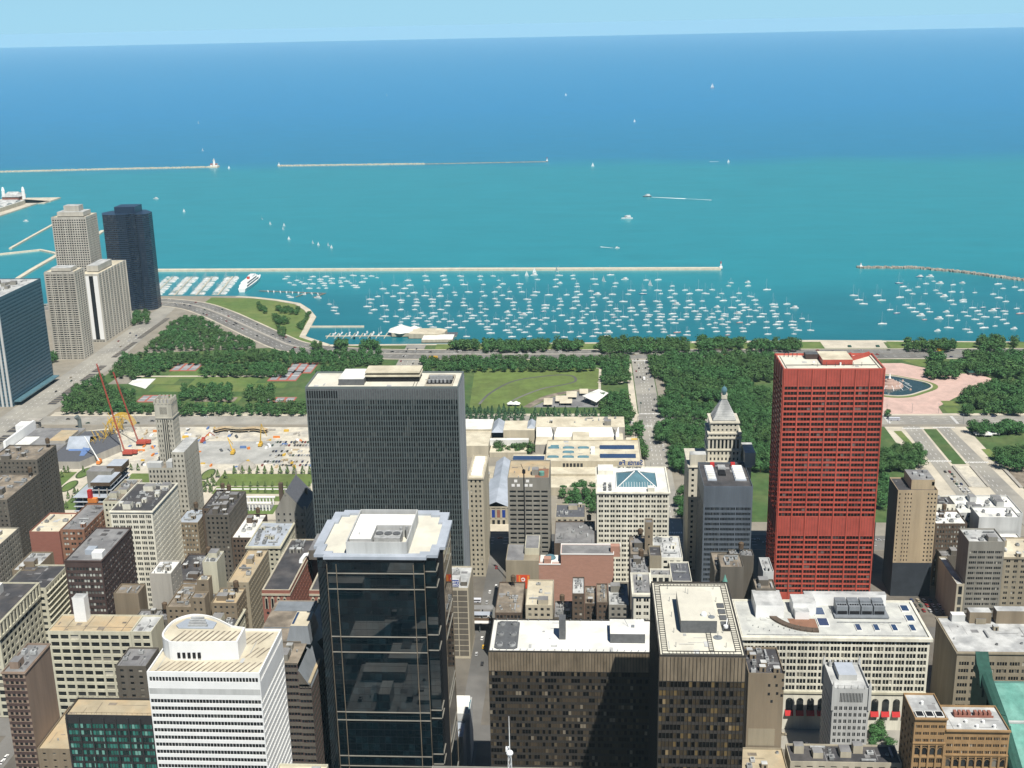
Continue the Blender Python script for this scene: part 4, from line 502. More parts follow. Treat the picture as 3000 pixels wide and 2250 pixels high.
# ------------------------------------------------------------------ water
def water_material():
    m = bpy.data.materials.new('lake_water'); m.use_nodes = True
    nt = m.node_tree; b = nt.nodes['Principled BSDF']; L = nt.links
    geo = nt.nodes.new('ShaderNodeNewGeometry'); sp = nt.nodes.new('ShaderNodeSeparateXYZ'); L.new(geo.outputs['Position'], sp.inputs[0])
    n = nt.nodes.new('ShaderNodeTexNoise'); n.inputs['Scale'].default_value = .0016; n.inputs['Detail'].default_value = 4; L.new(geo.outputs['Position'], n.inputs['Vector'])
    ma = nt.nodes.new('ShaderNodeMath'); ma.operation = 'MULTIPLY_ADD'; ma.inputs[1].default_value = 420; L.new(n.outputs[0], ma.inputs[0]); L.new(sp.outputs[0], ma.inputs[2])
    mr = nt.nodes.new('ShaderNodeMapRange'); mr.inputs[1].default_value = 1600; mr.inputs[2].default_value = 9600; L.new(ma.outputs[0], mr.inputs[0])
    rp = nt.nodes.new('ShaderNodeValToRGB'); e = rp.color_ramp.elements
    e[0].position = 0; e[0].color = (0.006, 0.135, 0.166, 1); e[1].position = 1; e[1].color = (0.008, 0.223, 0.461, 1)
    for p, c in ((.06, (0.010, 0.173, 0.218, 1)), (.085, (0.015, 0.239, 0.285, 1)), (.17, (0.017, 0.247, 0.295, 1)), (.285, (0.016, 0.247, 0.304, 1)), (.315, (0.011, 0.195, 0.345, 1)), (.6, (0.008, 0.213, 0.438, 1))):
        q = e.new(p); q.color = c
    L.new(mr.outputs[0], rp.inputs[0])
    n2 = nt.nodes.new('ShaderNodeTexNoise'); n2.inputs['Scale'].default_value = .02; n2.inputs['Detail'].default_value = 8; n2.inputs['Roughness'].default_value = .7
    mp = nt.nodes.new('ShaderNodeMapping'); mp.inputs['Scale'].default_value = (1.0, .35, 1); L.new(geo.outputs['Position'], mp.inputs[0]); L.new(mp.outputs[0], n2.inputs['Vector'])
    mr2 = nt.nodes.new('ShaderNodeMapRange'); mr2.inputs[1].default_value = .3; mr2.inputs[2].default_value = .7; mr2.inputs[3].default_value = .88; mr2.inputs[4].default_value = 1.12; L.new(n2.outputs[0], mr2.inputs[0])
    mx = nt.nodes.new('ShaderNodeMix'); mx.data_type = 'RGBA'; mx.blend_type = 'MULTIPLY'; mx.inputs[0].default_value = 1
    L.new(rp.outputs[0], mx.inputs[6]); L.new(mr2.outputs[0], mx.inputs[7]); L.new(mx.outputs[2], b.inputs['Base Color'])
    b.inputs['Roughness'].default_value = .30; b.inputs['Specular IOR Level'].default_value = .5
    n3 = nt.nodes.new('ShaderNodeTexNoise'); n3.inputs['Scale'].default_value = .12; n3.inputs['Detail'].default_value = 5; L.new(geo.outputs['Position'], n3.inputs['Vector'])
    bp = nt.nodes.new('ShaderNodeBump'); bp.inputs['Strength'].default_value = .35; bp.inputs['Distance'].default_value = .6; L.new(n3.outputs[0], bp.inputs['Height']); L.new(bp.outputs[0], b.inputs['Normal'])
    MATS['lake_water'] = m
water_material()
sheet('lake', [(1400, -45000), (39500, -45000), (39500, 45000), (1400, 45000)], -1.0, 'lake_water')

# ------------------------------------------------------------------ land
LAND = [(-900, -6000), (1560, -6000), (1585, -900), (1603, -560), (1616, -300), (1608, 0), (1603, 345), (1650, 390), (1698, 394), (1767, 400), (1816, 420), (1859, 445), (1887, 487), (1906, 528), (1915, 560), (1920, 700), (1885, 800), (1800, 870), (1775, 1000), (1775, 6000), (-900, 6000)]
b = MB(); b.prism(LAND, -4, 0, 1, top=0); struct('ground', b, ['paving', 'seawall'])
sheet('shoreline_walk', [(1596, -555), (1603, -560), (1616, -300), (1608, 0), (1603, 345), (1596, 345), (1600, 0), (1606, -300)], .05, 'pale_paving')
b = MB()
PW = [(1603, 345), (1650, 390), (1698, 394), (1767, 400), (1816, 420), (1859, 445), (1887, 487), (1906, 528), (1915, 560)]
def ribbon(mb, pts, w, z, m=0, off=0.0):
    out = []
    for i, p in enumerate(pts):
        a = Vector(pts[max(i - 1, 0)]); c = Vector(pts[min(i + 1, len(pts) - 1)]); d = (c - a).normalized(); n = Vector((-d.y, d.x))
        q = Vector(p) + n * off
        out.append((q + n * w / 2, q - n * w / 2))
    for (a, c), (e, f) in zip(out, out[1:]):
        mb.quad((c.x, c.y, z), (f.x, f.y, z), (e.x, e.y, z), (a.x, a.y, z), m)
ribbon(b, PW, 9, .12, off=4.6); struct('harbor_promenade', b, 'pale_paving')

def smooth(pts, n=6):
    out = []
    for i in range(len(pts) - 1):
        p0 = Vector(pts[max(i - 1, 0)]); p1 = Vector(pts[i]); p2 = Vector(pts[i + 1]); p3 = Vector(pts[min(i + 2, len(pts) - 1)])
        for k in range(n):
            t = k / n
            out.append(tuple(.5 * ((2 * p1) + (p2 - p0) * t + (2 * p0 - 5 * p1 + 4 * p2 - p3) * t * t + (3 * p1 - p0 - 3 * p2 + p3) * t ** 3)))
    out.append(tuple(pts[-1])); return out

# parks
sheet('park_lawn', [(1262, -2500), (1596, -2500), (1603, -300), (1600, 345), (1560, 600), (1320, 600), (1262, 340)], .03, 'dark_grass')
sheet('park_lawn_west', rect(1000, 1258, -700, -84), .03, 'dark_grass')
sheet('peninsula_lawn', [(1605, 352), (1648, 396), (1760, 408), (1810, 428), (1852, 453), (1878, 492), (1896, 532), (1905, 600), (1850, 600), (1760, 520), (1660, 440), (1600, 390)], .06, 'grass')
sheet('butler_lawn', [(1322, 130), (1484, 138), (1486, -10), (1478, -16), (1372, -16), (1320, 20)], .08, 'lawn_brown')
b = MB()
ribbon(b, smooth([(1334, 120), (1379, 110), (1427, 85), (1450, 41), (1448, 17), (1426, 12), (1411, 25), (1395, 50), (1360, 76), (1334, 88)]), 3, .14); struct('field_path', b, 'asphalt')
b = MB(); ribbon(b, [(1484, 145), (1487, 0), (1480, -18), (1371, -16)], 3.0, .15); ribbon(b, [(1420, -14), (1420, -55)], 3, .16); struct('lawn_walk', b, 'pale_paving')
b = MB(); ribbon(b, smooth([(1322, 66), (1364, 42), (1386, 8), (1386, -14)]), 9, .13); struct('bandshell_walk', b, 'brown_roof')
sheet('bandshell_court', [(1322, 60), (1360, 38), (1380, 8), (1382, -14), (1322, -14)], .12, 'grey_roof')
for i, (x0, x1, y0, y1) in enumerate([(1416, 1446, 500, 552), (1385, 1412, 395, 520), (1440, 1480, 410, 520), (1325, 1365, 400, 440), (1415, 1440, 400, 480), (1400, 1420, 360, 480)]):
    sheet('plaza_lawn', rect(x0, x1, y0, y1), .10 + i * .02, 'grass')
sheet('plaza_walk', rect(1448, 1453, 385, 575), .26, 'pale_paving')
sheet('ice_rink', [(1397, 528), (1440, 530), (1440, 557), (1418, 557)], .30, 'white_roof')
sheet('rink_terrace', [(1418, 558), (1456, 558), (1456, 580), (1416, 582)], .28, 'paving')
sheet('garden_court', rect(1345, 1362, 405, 452), .28, 'brown_roof')
sheet('hedge_wall_walk', rect(1300, 1306, 350, 600), .2, 'pale_paving')
b = MB()
for cx, cy, sx, sy in ((1452, 370, 24, 18), (1486, 358, 24, 17), (1352, 353, 10, 18), (1492, 508, 18, 17), (1357, 505, 14, 16)):
    b.box(cx - sx, cx + sx, cy - sy, cy + sy, .1, .3, 0)
    for k in (-.66, 0, .66):
        b.box(cx - sx * .78, cx + sx * .78, cy + sy * k - sy * .24, cy + sy * k + sy * .24, .3, .36, 1)
        b.box(cx - sx * .02, cx + sx * .02, cy + sy * k - sy * .26, cy + sy * k + sy * .26, .36, .42, 2)
struct('tennis_courts', b, ['court_red', 'court_grey', 'white_paint'])

# streets
mat('drive_asphalt', (.20, .195, .18), var=.14, scale=.05, c2=(.16, .155, .145), scale2=.02)
sheet('downtown_pavement', rect(-300, 943, -900, 600), .05, 'downtown_paving')
sheet('columbus_drive', rect(1262, 1292, -2000, 640), .11, 'road_grey')
sheet('columbus_sidewalk', rect(1292, 1299, -700, 600), .14, 'pale_paving')
sheet('columbus_west_sidewalk', rect(1254, 1262, -700, 600), .14, 'paving')
sheet('michigan_avenue', rect(944, 972, -1500, 1500), .11, 'asphalt')
sheet('jackson_drive', rect(560, 1530, -82, -58), .15, 'road_grey')
sheet('jackson_sidewalk', rect(972, 1530, -57, -50), .17, 'pale_paving')
sheet('jackson_south_sidewalk', rect(972, 1530, -93, -83), .17, 'paving')
sheet('monroe_street', rect(560, 1530, 198, 216), .15, 'road_grey')
sheet('monroe_drive', rect(1292, 1600, 214, 240), .18, 'road_grey')
sheet('adams_street', rect(560, 972, 64, 77), .15, 'asphalt')
sheet('van_buren_street', rect(560, 960, -214, -206), .15, 'asphalt')
sheet('madison_street', rect(560, 960, 340, 354), .15, 'asphalt')
sheet('wabash_avenue', rect(798, 814, -900, 900), .19, 'asphalt')
sheet('state_street', rect(662, 682, -900, 900), .19, 'asphalt')
sheet('dearborn_street', rect(536, 560, -900, 900), .19, 'asphalt')
sheet('plymouth_court', rect(661, 683, -200, -90), .22, 'road_grey')
sheet('randolph_street', [(900, 606), (1320, 604), (1500, 606), (1890, 640), (1890, 662), (1500, 655), (1320, 655), (900, 650)], .20, 'road_grey')
b = MB()
for x0, x1, y0, y1 in ((1335, 1370, 612, 622), (1376, 1412, 613, 623), (1430, 1462, 614, 623), (1470, 1500, 615, 624), (1235, 1262, 612, 624), (1185, 1225, 612, 622), (1640, 1760, 620, 627), (1540, 1620, 618, 625)):
    b.box(x0, x1, y0, y1, .22, .5, 0, top=1)
    n = int((x1 - x0) / 7)
    for k in range(1, n): b.box(x0 + (x1 - x0) * k / n - .6, x0 + (x1 - x0) * k / n + .6, y0, y1, .5, 1.0, 0)
struct('road_openings', b, ['paving', 'dark_roof'])  # flat dark tops stand in for the shade down in the slots
LSD = smooth([(1538, -3000), (1543, -600), (1546, -100), (1548, 150), (1556, 290), (1588, 385), (1645, 440), (1718, 498), (1790, 556), (1848, 615), (1878, 690), (1880, 760), (1840, 850), (1800, 1000)])
b = MB(); ribbon(b, LSD, 44, .24); struct('lake_shore_drive', b, 'drive_asphalt')
b = MB(); ribbon(b, LSD, 1.2, .27); ribbon(b, LSD[12:], 5.0, .26, 1, off=-2); struct('drive_median', b, ['paving', 'concrete'])
b = MB(); ribbon(b, LSD, 3.0, .30, off=24); ribbon(b, LSD, 3.0, .30, off=-24); struct('drive_kerbs', b, 'pale_paving')
# dashed lane lines
b = MB()
def dashes(p, q, w=.35, dash=4, gap=8, z=.32):
    p = Vector(p); q = Vector(q); d = q - p; L = d.length; d.normalize(); n = Vector((-d.y, d.x)) * w / 2; s = 0
    while s < L:
        a = p + d * s; c = p + d * min(s + dash, L); b.quad((a.x + n.x, a.y + n.y, z), (a.x - n.x, a.y - n.y, z), (c.x - n.x, c.y - n.y, z), (c.x + n.x, c.y + n.y, z)); s += dash + gap
for off in (-13.5, -7, 7, 13.5):
    out = []
    for i in range(len(LSD) - 1):
        a = Vector(LSD[i]); c = Vector(LSD[i + 1]); d = (c - a).normalized(); n = Vector((-d.y, d.x)) * off
        if a.y > -800: dashes(a + n, c + n)
for x in (1270, 1277, 1284): dashes((x, -600), (x, 600))
for y in (-74, -70, -66): dashes((972, y), (1520, y))
for y in (-337, -342, -370, -374): dashes((1060, y), (1255, y))
for y in (629, 636, 643): dashes((1000, y), (1700, y))
for x in (952, 958, 964): dashes((x, -500), (x, 600))
for y in (221, 227, 233): dashes((1295, y), (1520, y))
for cx, cy, ax in ((1256, -70, 'y'), (1298, -70, 'y'), (1515, -70, 'y'), (1248, -340, 'y'), (1251, -372, 'y'), (1150, -340, 'y'), (1147, -374, 'y'), (1275, -50, 'x'), (1275, -92, 'x'), (1277, -320, 'x'), (1276, -390, 'x'), (976, -70, 'y'), (958, -52, 'x'), (672, -60, 'x'), (806, 60, 'x')):
    for k in range(-7, 8):
        if ax == 'y': b.box(cx - 1.6, cx + 1.6, cy + k * 1.5 - .4, cy + k * 1.5 + .4, .3, .33)
        else: b.box(cx + k * 1.7 - .45, cx + k * 1.7 + .45, cy - 1.6, cy + 1.6, .3, .33)
struct('road_markings', b, 'white_paint')

# congress plaza and parkway
sheet('parkway_forecourt', rect(1000, 1256, -395, -312), .07, 'pale_paving')
sheet('parkway_roadway', [(960, -331), (1254, -331), (1254, -348), (960, -346)], .25, 'road_grey')
sheet('parkway_roadway', [(960, -367), (1252, -365), (1252, -378), (960, -390)], .25, 'road_grey')
sheet('parkway_median', rect(1142, 1246, -363, -350), .24, 'dark_grass')
sheet('parkway_bed', [(1190, -322), (1240, -318), (1240, -326), (1190, -328)], .2, 'grass')
sheet('parkway_bed', rect(1150, 1185, -398, -390), .2, 'grass')
sheet('rail_trench', rect(1082, 1136, -364, -350), .30, 'gravel')
b = MB(); b.box(1082, 1136, -366.5, -364, .2, 1.2); b.box(1082, 1136, -350, -347.6, .2, 1.2); b.box(1080, 1138, -395, -392, .2, 1.3); struct('bridge_parapets', b, ['concrete'])
sheet('rail_yard', rect(1060, 1140, -900, -396), .12, 'brown_roof')
sheet('plaza_pink', [(1296, -270), (1498, -270), (1500, -390), (1478, -412), (1458, -440), (1444, -470), (1430, -478), (1402, -456), (1354, -412), (1322, -386), (1297, -384)], .16, 'pink_paving')
sheet('plaza_lawn', [(1486, -408), (1516, -392), (1517, -430), (1488, -424)], .2, 'grass')
sheet('plaza_bed', rect(1300, 1320, -404, -390), .2, 'grass'); sheet('plaza_bed', rect(1326, 1344, -410, -394), .2, 'grass')
sheet('lakeside_terrace', [(1572, -310), (1613, -310), (1613, -392), (1572, -390)], .1, 'pale_paving')
sheet('lakeside_lawn', rect(1571, 1606, -310, -270), .13, 'grass'); sheet('lakeside_lawn', [(1572, -394), (1606, -396), (1597, -570), (1570, -570)], .13, 'grass'); sheet('lakeside_lawn', rect(1572, 1602, -250, 200), .13, 'grass')
# millennium site
sheet('site_gravel', [(1120, 262), (1252, 262), (1256, 500), (1215, 600), (1122, 600)], .13, 'gravel')
sheet('site_hardstand', [(1140, 300), (1206, 310), (1208, 424), (1172, 440), (1140, 380)], .17, 'hardstand')
sheet('garden_walks', rect(1000, 1122, 252, 600), .12, 'pale_paving')
for i, (x0, x1, y0, y1, m) in enumerate(((1080, 1112, 258, 350, 'lawn_brown'), (1012, 1034, 276, 306, 'grass'), (1060, 1078, 258, 346, 'grass'), (1042, 1054, 258, 306, 'grass'), (1060, 1116, 496, 530, 'grass'), (1020, 1114, 450, 474, 'grass'), (1080, 1112, 376, 440, 'lawn_brown'), (1014, 1040, 440, 450, 'grass'))):
    sheet('garden_lawn', rect(x0, x1, y0, y1), .2 + .02 * i, m)
b = MB()
for cx, cy in ((1113, 488), (1078, 488), (1110, 364), (1078, 364), (1030, 484), (1045, 364)):
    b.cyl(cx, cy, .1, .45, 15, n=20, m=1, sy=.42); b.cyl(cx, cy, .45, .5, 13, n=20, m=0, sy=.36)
struct('oval_beds', b, ['grass', 'bed_border'])  # grass ovals inside a darker green border
sheet('walls_walk', rect(1070, 1073, 262, 345), .42, 'white_roof')

# breakwaters, piers
def pier(name, label, pts, w, h, m, cat='breakwater'):
    b = MB(); out = []
    pts = [Vector(p) for p in pts]
    for i, p in enumerate(pts):
        d = (pts[min(i + 1, len(pts) - 1)] - pts[max(i - 1, 0)]).normalized(); n = Vector((-d.y, d.x)) * w / 2; out.append((p + n, p - n))
    for (a, c), (e, f) in zip(out, out[1:]):
        b.quad((c.x, c.y, h), (f.x, f.y, h), (e.x, e.y, h), (a.x, a.y, h))
        b.quad((a.x, a.y, -3), (e.x, e.y, -3), (e.x, e.y, h), (a.x, a.y, h)) if False else b.quad((e.x, e.y, -3), (a.x, a.y, -3), (a.x, a.y, h), (e.x, e.y, h))
        b.quad((c.x, c.y, -3), (f.x, f.y, -3), (f.x, f.y, h), (c.x, c.y, h))
    for a, c in (out[0], out[-1]): b.quad((a.x, a.y, -3), (c.x, c.y, -3), (c.x, c.y, h), (a.x, a.y, h))
    return tag(b.build(name, m), label, cat)
def rubble(name, label, pts, w, h, m, seed):
    r = random.Random(seed); b = MB()
    for p, q in zip(pts, pts[1:]):
        p = Vector(p); q = Vector(q); d = q - p; L = d.length; d.normalize(); n = Vector((-d.y, d.x)); s = 0
        while s < L:
            for k in range(3):
                c = p + d * (s + r.uniform(-1, 1)) + n * r.uniform(-w / 2, w / 2); sz = r.uniform(1.6, 3.2); t = r.uniform(0, 3); zz = h * r.uniform(.45, 1.05)
                pts4 = [(c.x + sz * math.cos(t + j * 1.57 + r.uniform(-.3, .3)), c.y + sz * math.sin(t + j * 1.57)) for j in range(4)]
                b.prism(pts4, -2.5, zz)
            s += 2.4
    return tag(b.build(name, m), label, 'breakwater')
pier('breakwater', 'long straight concrete breakwater closing the mooring basin with a small light at its end', [(2130, 767), (2126, 600), (2116, 200), (2103, -232)], 11, 2.6, 'seawall')
rubble('breakwater', 'low rubble stone breakwater bending away south of the harbour gap', [(2108, -466), (2102, -560), (2060, -630), (1992, -706), (1900, -820), (1840, -900)], 11, 2.2, 'rock', 3)
rubble('breakwater', 'far outer breakwater of pale stone ending at the big white lighthouse', [(3740, 1900), (3780, 1500), (3802, 1152)], 12, 3.2, 'seawall', 4)
rubble('breakwater', 'far outer breakwater of pale stone just right of the lighthouse gap', [(3809, 962), (3809, 500)], 12, 3.0, 'seawall', 5)
rubble('breakwater', 'thin dark right hand half of the outer breakwater ending at a small far light', [(3809, 500), (3828, 118)], 3, 1.0, 'rock', 6)
pier('jetty', 'thin concrete jetty sticking out from the harbour promenade', [(1705, 397), (1704, 317)], 3.4, 1.0, 'seawall', 'jetty')
pier('jetty', 'diagonal concrete jetty running into the lake left of the pale towers', [(2370, 1150), (2520, 1172), (2680, 1194)], 6, 1.8, 'seawall', 'jetty')
pier('jetty', 'lock guide wall curving left behind the pale towers', [(2300, 1150), (2350, 1080), (2310, 1030), (2290, 1018)], 8, 2.0, 'seawall', 'jetty')
pier('jetty', 'river mouth wall leading right past the glass tower', [(1960, 930), (2050, 992), (2140, 1004), (2300, 1020)], 9, 2.0, 'seawall', 'jetty')
pier('jetty', 'short pale wall with boats between the two tall towers', [(2500, 1030), (2580, 1042)], 9, 2.0, 'seawall', 'jetty')
pier('jetty', 'distant thin jetty behind the top of the square pale tower', [(2830, 1110), (2900, 1080)], 5, 1.5, 'seawall', 'jetty')
def by_label(t):
    return next(o for o in bpy.data.objects if o.get('label', '').startswith(t))

# ------------------------------------------------------------------ foreground towers
def xerox():
    x0, x1, yS, yN, h = 493, 533, 140.5, 190.5, 144
    r = thing('office_tower', 'white tower banded with black ribbon windows and a teardrop roof penthouse', 'tower', (513, 165, 0))
    b = MB(); wins = []
    for k, n in (('W', 34), ('S', 27)):
        p0, p1 = sides(x0, x1, yN, yS)[k]
        facade(b, wins, p0, p1, 0, 131.5, n, 36, .92, .52, depth=.3, mx=.4)
        plain(b, p0, p1, 131.5, 138.6); 
        facade(b, wins, p0, p1, 138.6, h, n, 1, .8, .40, depth=.3, mx=.8, up=.25)
    for k in 'EN':
        p0, p1 = sides(x0, x1, yN, yS)[k]; plain(b, p0, p1, 0, h)
    parapet(b, x0, x1, yN, yS, h, t=.6); b.build('wall', 'white_metal', r)
    box_part(r, 'grey_band', x0 - .05, x0 + .1, yS + .3, yN - .3, 133.2, 136.0, 'light_grey')
    roof_part(r, x0, x1, yN, yS, h, 'cream_roof', t=.6)
    finish_windows(r, wins, G_DARK, name='window')
    P = [(506.2, 153.2), (519.3, 153.4), (520.9, 159.9), (526.7, 167.3), (530.8, 174.5), (531.4, 182.4), (526.2, 188.2), (517.9, 189.8), (511.0, 189.0), (506.6, 185.4), (505.0, 179.9)]
    P = P[:3] + smooth(P[2:] + P[:1], 4)[1:-1]
    c = Vector((516, 172))
    b = MB(); b.prism(P, h - 1, 151.0, 0, top=1); 
    Q = [tuple(c + (Vector(p) - c) * .955) for p in P]
    n = len(P)
    for i in range(n):
        j = (i + 1) % n
        b.quad((*P[i], 151.0), (*P[j], 151.0), (*P[j], 152.0), (*P[i], 152.0)); b.quad((*P[i], 152.0), (*P[j], 152.0), (*Q[j], 152.0), (*Q[i], 152.0)); b.quad((*Q[j], 151.0), (*Q[i], 151.0), (*Q[i], 152.0), (*Q[j], 152.0))
    pen = b.build('penthouse', ['white_metal', 'cream_roof'], r)
    b = MB(); b.prism([(519, 168), (524.5, 168), (528.5, 176), (527.5, 183), (521.5, 186), (519, 184)], 151.05, 151.6, 0); b.build('skylight_well', 'blue_roof', r); b = MB(); [b.box(520 + i * 1.6, 521 + i * 1.6, 171 + i, 180, 151.6, 152.6 + i * .4) for i in range(4)]; b.build_each('air_handler', 'hvac', r)
    b = MB()
    for i in range(11):
        q = P[(n - 12 + i) % n]; 
    for i in range(9):
        y = 158 + i * 2.3; b.box(504.7, 505.6, y + 12, y + 13.3, 144.2, 146.8) if y + 13.3 < 181 else None
    b.build_each('louver', 'black', r)
    b = MB()
    for i in range(26):
        y = 143.5 + i * 2.6
        for x_, L in ((494.2, 9.6), (508, 9), (520, 11)):
            xa, ya = x_, y - (x_ - 494) * .42; xb, yb = x_ + L, ya - L * .42
            if yb < 141.6 or ya > 189.4 or (xa > 503 and ya > 151.5 and yb > 138): 
                if not (xa > 519 and ya < 158): continue
            if yb < 141.6: continue
            b.quad((xa, ya, 143.06), (xb, yb, 143.06), (xb, yb + .75, 143.06), (xa, ya + .75, 143.06))
    for i in range(12):
        y = 156.5 + i * 2.6; 
        if y < 185: b.quad((506.6, y + 1, 151.04), (517.5, y - 2.6, 151.04), (517.5, y - 1.7, 151.04), (506.6, y + 1.9, 151.04))
    b.build('roof_seams', 'brown_roof', r)
xerox()

def citadel():
    h = 167
    r = thing('glass_tower', 'black mirror glass tower with notched corners and a boxy white roof plant', 'tower', (591, 101, 0))
    pl = [(563, 124.4), (563, 76.8), (565.6, 76.8), (565.6, 71.5), (575, 71.5), (575, 69), (606, 69), (606, 71.5), (616.5, 71.5), (616.5, 77), (619, 77), (619, 125), (616.5, 125), (616.5, 129.5), (606, 129.5), (606, 131.5), (575, 131.5), (575, 129.5), (565.6, 129.5), (565.6, 124.4)]
    b = MB(); wins = []
    n = len(pl)
    for i in range(n):
        p, q = pl[i], pl[(i + 1) % n]; L = math.hypot(q[0] - p[0], q[1] - p[1])
        w = q[1] < p[1] - .1 and p[0] < 570; s = q[0] > p[0] + .1 and p[1] < 90
        if (w or s) and L > 2: facade(b, wins, p, q, 0, h - 3, max(1, round(L / 3.0)), 41, .985, .97, depth=.03, reveal=False)
        else: plain(b, p, q, 0, h - 3, 0)
        plain(b, p, q, h - 3, h, 0)
    b.build('wall', 'black', r)
    finish_windows(r, wins, G_BLACK, name='glass_panel')
    # bowed centre bay rails, bright horizontal and vertical fins
    b = MB()
    for z in (158.3, 149.9, 124.2, 115.7, 82.1, 77.5, 56.8, 51.0, 26):
        b.box(562.55, 563, 82.2, 119.6, z - .2, z + .2, bottom=True)
        for k, (ya, yb) in enumerate(((76.8, 82.0), (119.8, 124.4))): b.box(562.75, 563, ya, yb, z - .25, z + .25, bottom=True)
        b.box(565.3, 565.6, 71.6, 76.7, z - .25, z + .25, bottom=True)
        b.box(576, 605, 68.7, 69, z - .25, z + .25, bottom=True); b.box(566, 574.9, 71.2, 71.5, z - .25, z + .25, bottom=True)
    b.build_each('metal_fin', 'grey_stone', r); b = MB()
    for y in (82.1, 119.7): b.box(562.6, 563, y - .15, y + .15, 0, h - 4)
    for y in (76.9, 124.3): b.box(562.7, 563, y - .12, y + .12, 0, h - 4)
    b.box(574.8, 575, 68.8, 69, 0, h - 4); b.box(606, 606.2, 68.8, 69, 0, h - 4); b.build_each('metal_fin', 'bronze_panel', r)
    o = [(x + (591 - x) / abs(591 - x) * -1.2, y + (101 - y) / abs(101 - y) * -1.2) for x, y in pl]
    i_ = [(591 + (x - 591) * .885, 101 + (y - 101) * .895) for x, y in pl]
    b = MB()
    for i in range(n):
        j = (i + 1) % n
        b.quad((*o[i], h + .5), (*o[j], h + .5), (*i_[j], h + .5), (*i_[i], h + .5)); b.quad((*o[i], h - 1), (*o[j], h - 1), (*o[j], h + .5), (*o[i], h + .5)); b.quad((*i_[j], h - .8), (*i_[i], h - .8), (*i_[i], h + .5), (*i_[j], h + .5)); b.quad((*o[j], h - 1), (*o[i], h - 1), (*pl[i], h - 1), (*pl[j], h - 1))
    b.build('roof_rim', 'blue_roof', r)
    b = MB(); b.poly([(x, y, h - .7) for x, y in i_]); b.build('roof', 'ivory_roof', r)
    x0, x1, y0, y1, t = 565.5, 606.5, 85.2, 114.9, .5
    b = MB()
    for a in ((x0, x0 + t, y0, y1), (x1 - t, x1, y0, y1), (x0 + t, x1 - t, y0, y0 + t), (x0 + t, x1 - t, y1 - t, y1)): b.box(*a, h - .7, h + 6.6)
    b.build('plant_screen', 'light_grey', r)
    box_part(r, 'plant_room', 571, 602, 103.5, 114.2, h - .7, h + 5.8, 'light_grey', 'white_roof'); box_part(r, 'plant_room', 588, 602, 86, 103.4, h - .7, h + 5.8, 'light_grey', 'white_roof')
    b = MB(); b.box(575, 585, 90, 103, h, h + 4.6)
    for y in (92.3, 96.5, 100.8): b.cyl(580, y, h + 4.6, h + 5.2, 1.9, n=12, m=1)
    b.build('cooling_tower', ['hvac', 'hvac_dark'], r)
    b = MB(); [b.cyl(568.5 + i * 1.1, 90 + i * 4.4, h, h + 2.6, .8, n=8) for i in range(4)]; b.cyl(586, 88, h, h + 6, .7, n=8); b.cyl(586, 91, h, h + 5.6, .7, n=8); b.build_each('vent', 'hvac', r)
    b = MB(); b.cyl(577, 109, h + 5.8, h + 7.4, 1.4, n=12, m=0); b.build('exhaust_stack', 'white_metal', r)
citadel()

def w33():
    r = thing('office_tower', 'dark brown stepped tower with sloped glass shoulders beside the black glass tower', 'tower', (598, 154, 0))
    b = MB(); wins = []
    facade(b, wins, (565, 168), (565, 143), 0, 108, 16, 28, .86, .42, depth=.3, mx=.6, ms=1); facade(b, wins, (565, 143), (565, 137), 0, 96, 4, 25, .86, .42, depth=.3, ms=1)
    facade(b, wins, (565, 137), (630, 137), 0, 94, 42, 24, .86, .42, depth=.3, ms=1)
    plain(b, (630, 137), (630, 170), 0, 106); plain(b, (630, 170), (565, 170), 0, 106); plain(b, (565, 170), (565, 168), 0, 106)
    b.quad((565, 137, 94), (600, 137, 94), (600, 143, 104), (565, 143, 104), 2); b.poly([(565, 143, 94), (565, 137, 94), (565, 143, 104)], 1)
    b.quad((586, 143, 104), (630, 137, 94), (630, 146, 108), (586, 146, 108), 2)
    b.build('wall', ['dark_brick', 'grey_brown', 'grey_metal'], r)
    b = MB(); b.quad((565, 143, 107.4), (586, 143, 107.4), (586, 168, 107.4), (565, 168, 107.4)); b.build('roof', 'brown_roof', r)
    b = MB(); b.box(586, 630, 146, 170, 104, 108.5, 0, top=1); b.box(600, 631, 147, 169, 108.5, 109.2, 2, top=1); b.box(618, 629, 148, 168, 109.2, 109.5, 2); b.build('rear_block', ['grey_brown', 'brown_roof', 'grey_metal'], r)
    b = MB(); k = [(586, 141), (606, 141), (606, 154), (586, 154)]; q = [(588, 142.5), (604, 142.5), (604, 151.5), (588, 151.5)]
    for i in range(4): j = (i + 1) % 4; b.quad((*k[i], 107), (*k[j], 107), (*q[j], 116.4), (*q[i], 116.4))
    b.poly([(x, y, 116.4) for x, y in q], 1); b.build('penthouse', ['grey_metal', 'cream_roof'], r)
    b = MB(); b.quad((590, 150, 116.5), (603, 150, 116.5), (603, 151.2, 116.5), (590, 151.2, 116.5)); b.build('skylight', 'blue_glass', r)
    box_part(r, 'ledge', 566, 590, 137.2, 139.5, 96, 96.8, 'tan_roof')
    finish_windows(r, wins, G_DARK)
    clutter(r, 566, 585, 144, 166, 107.4, 4, 5)
w33()

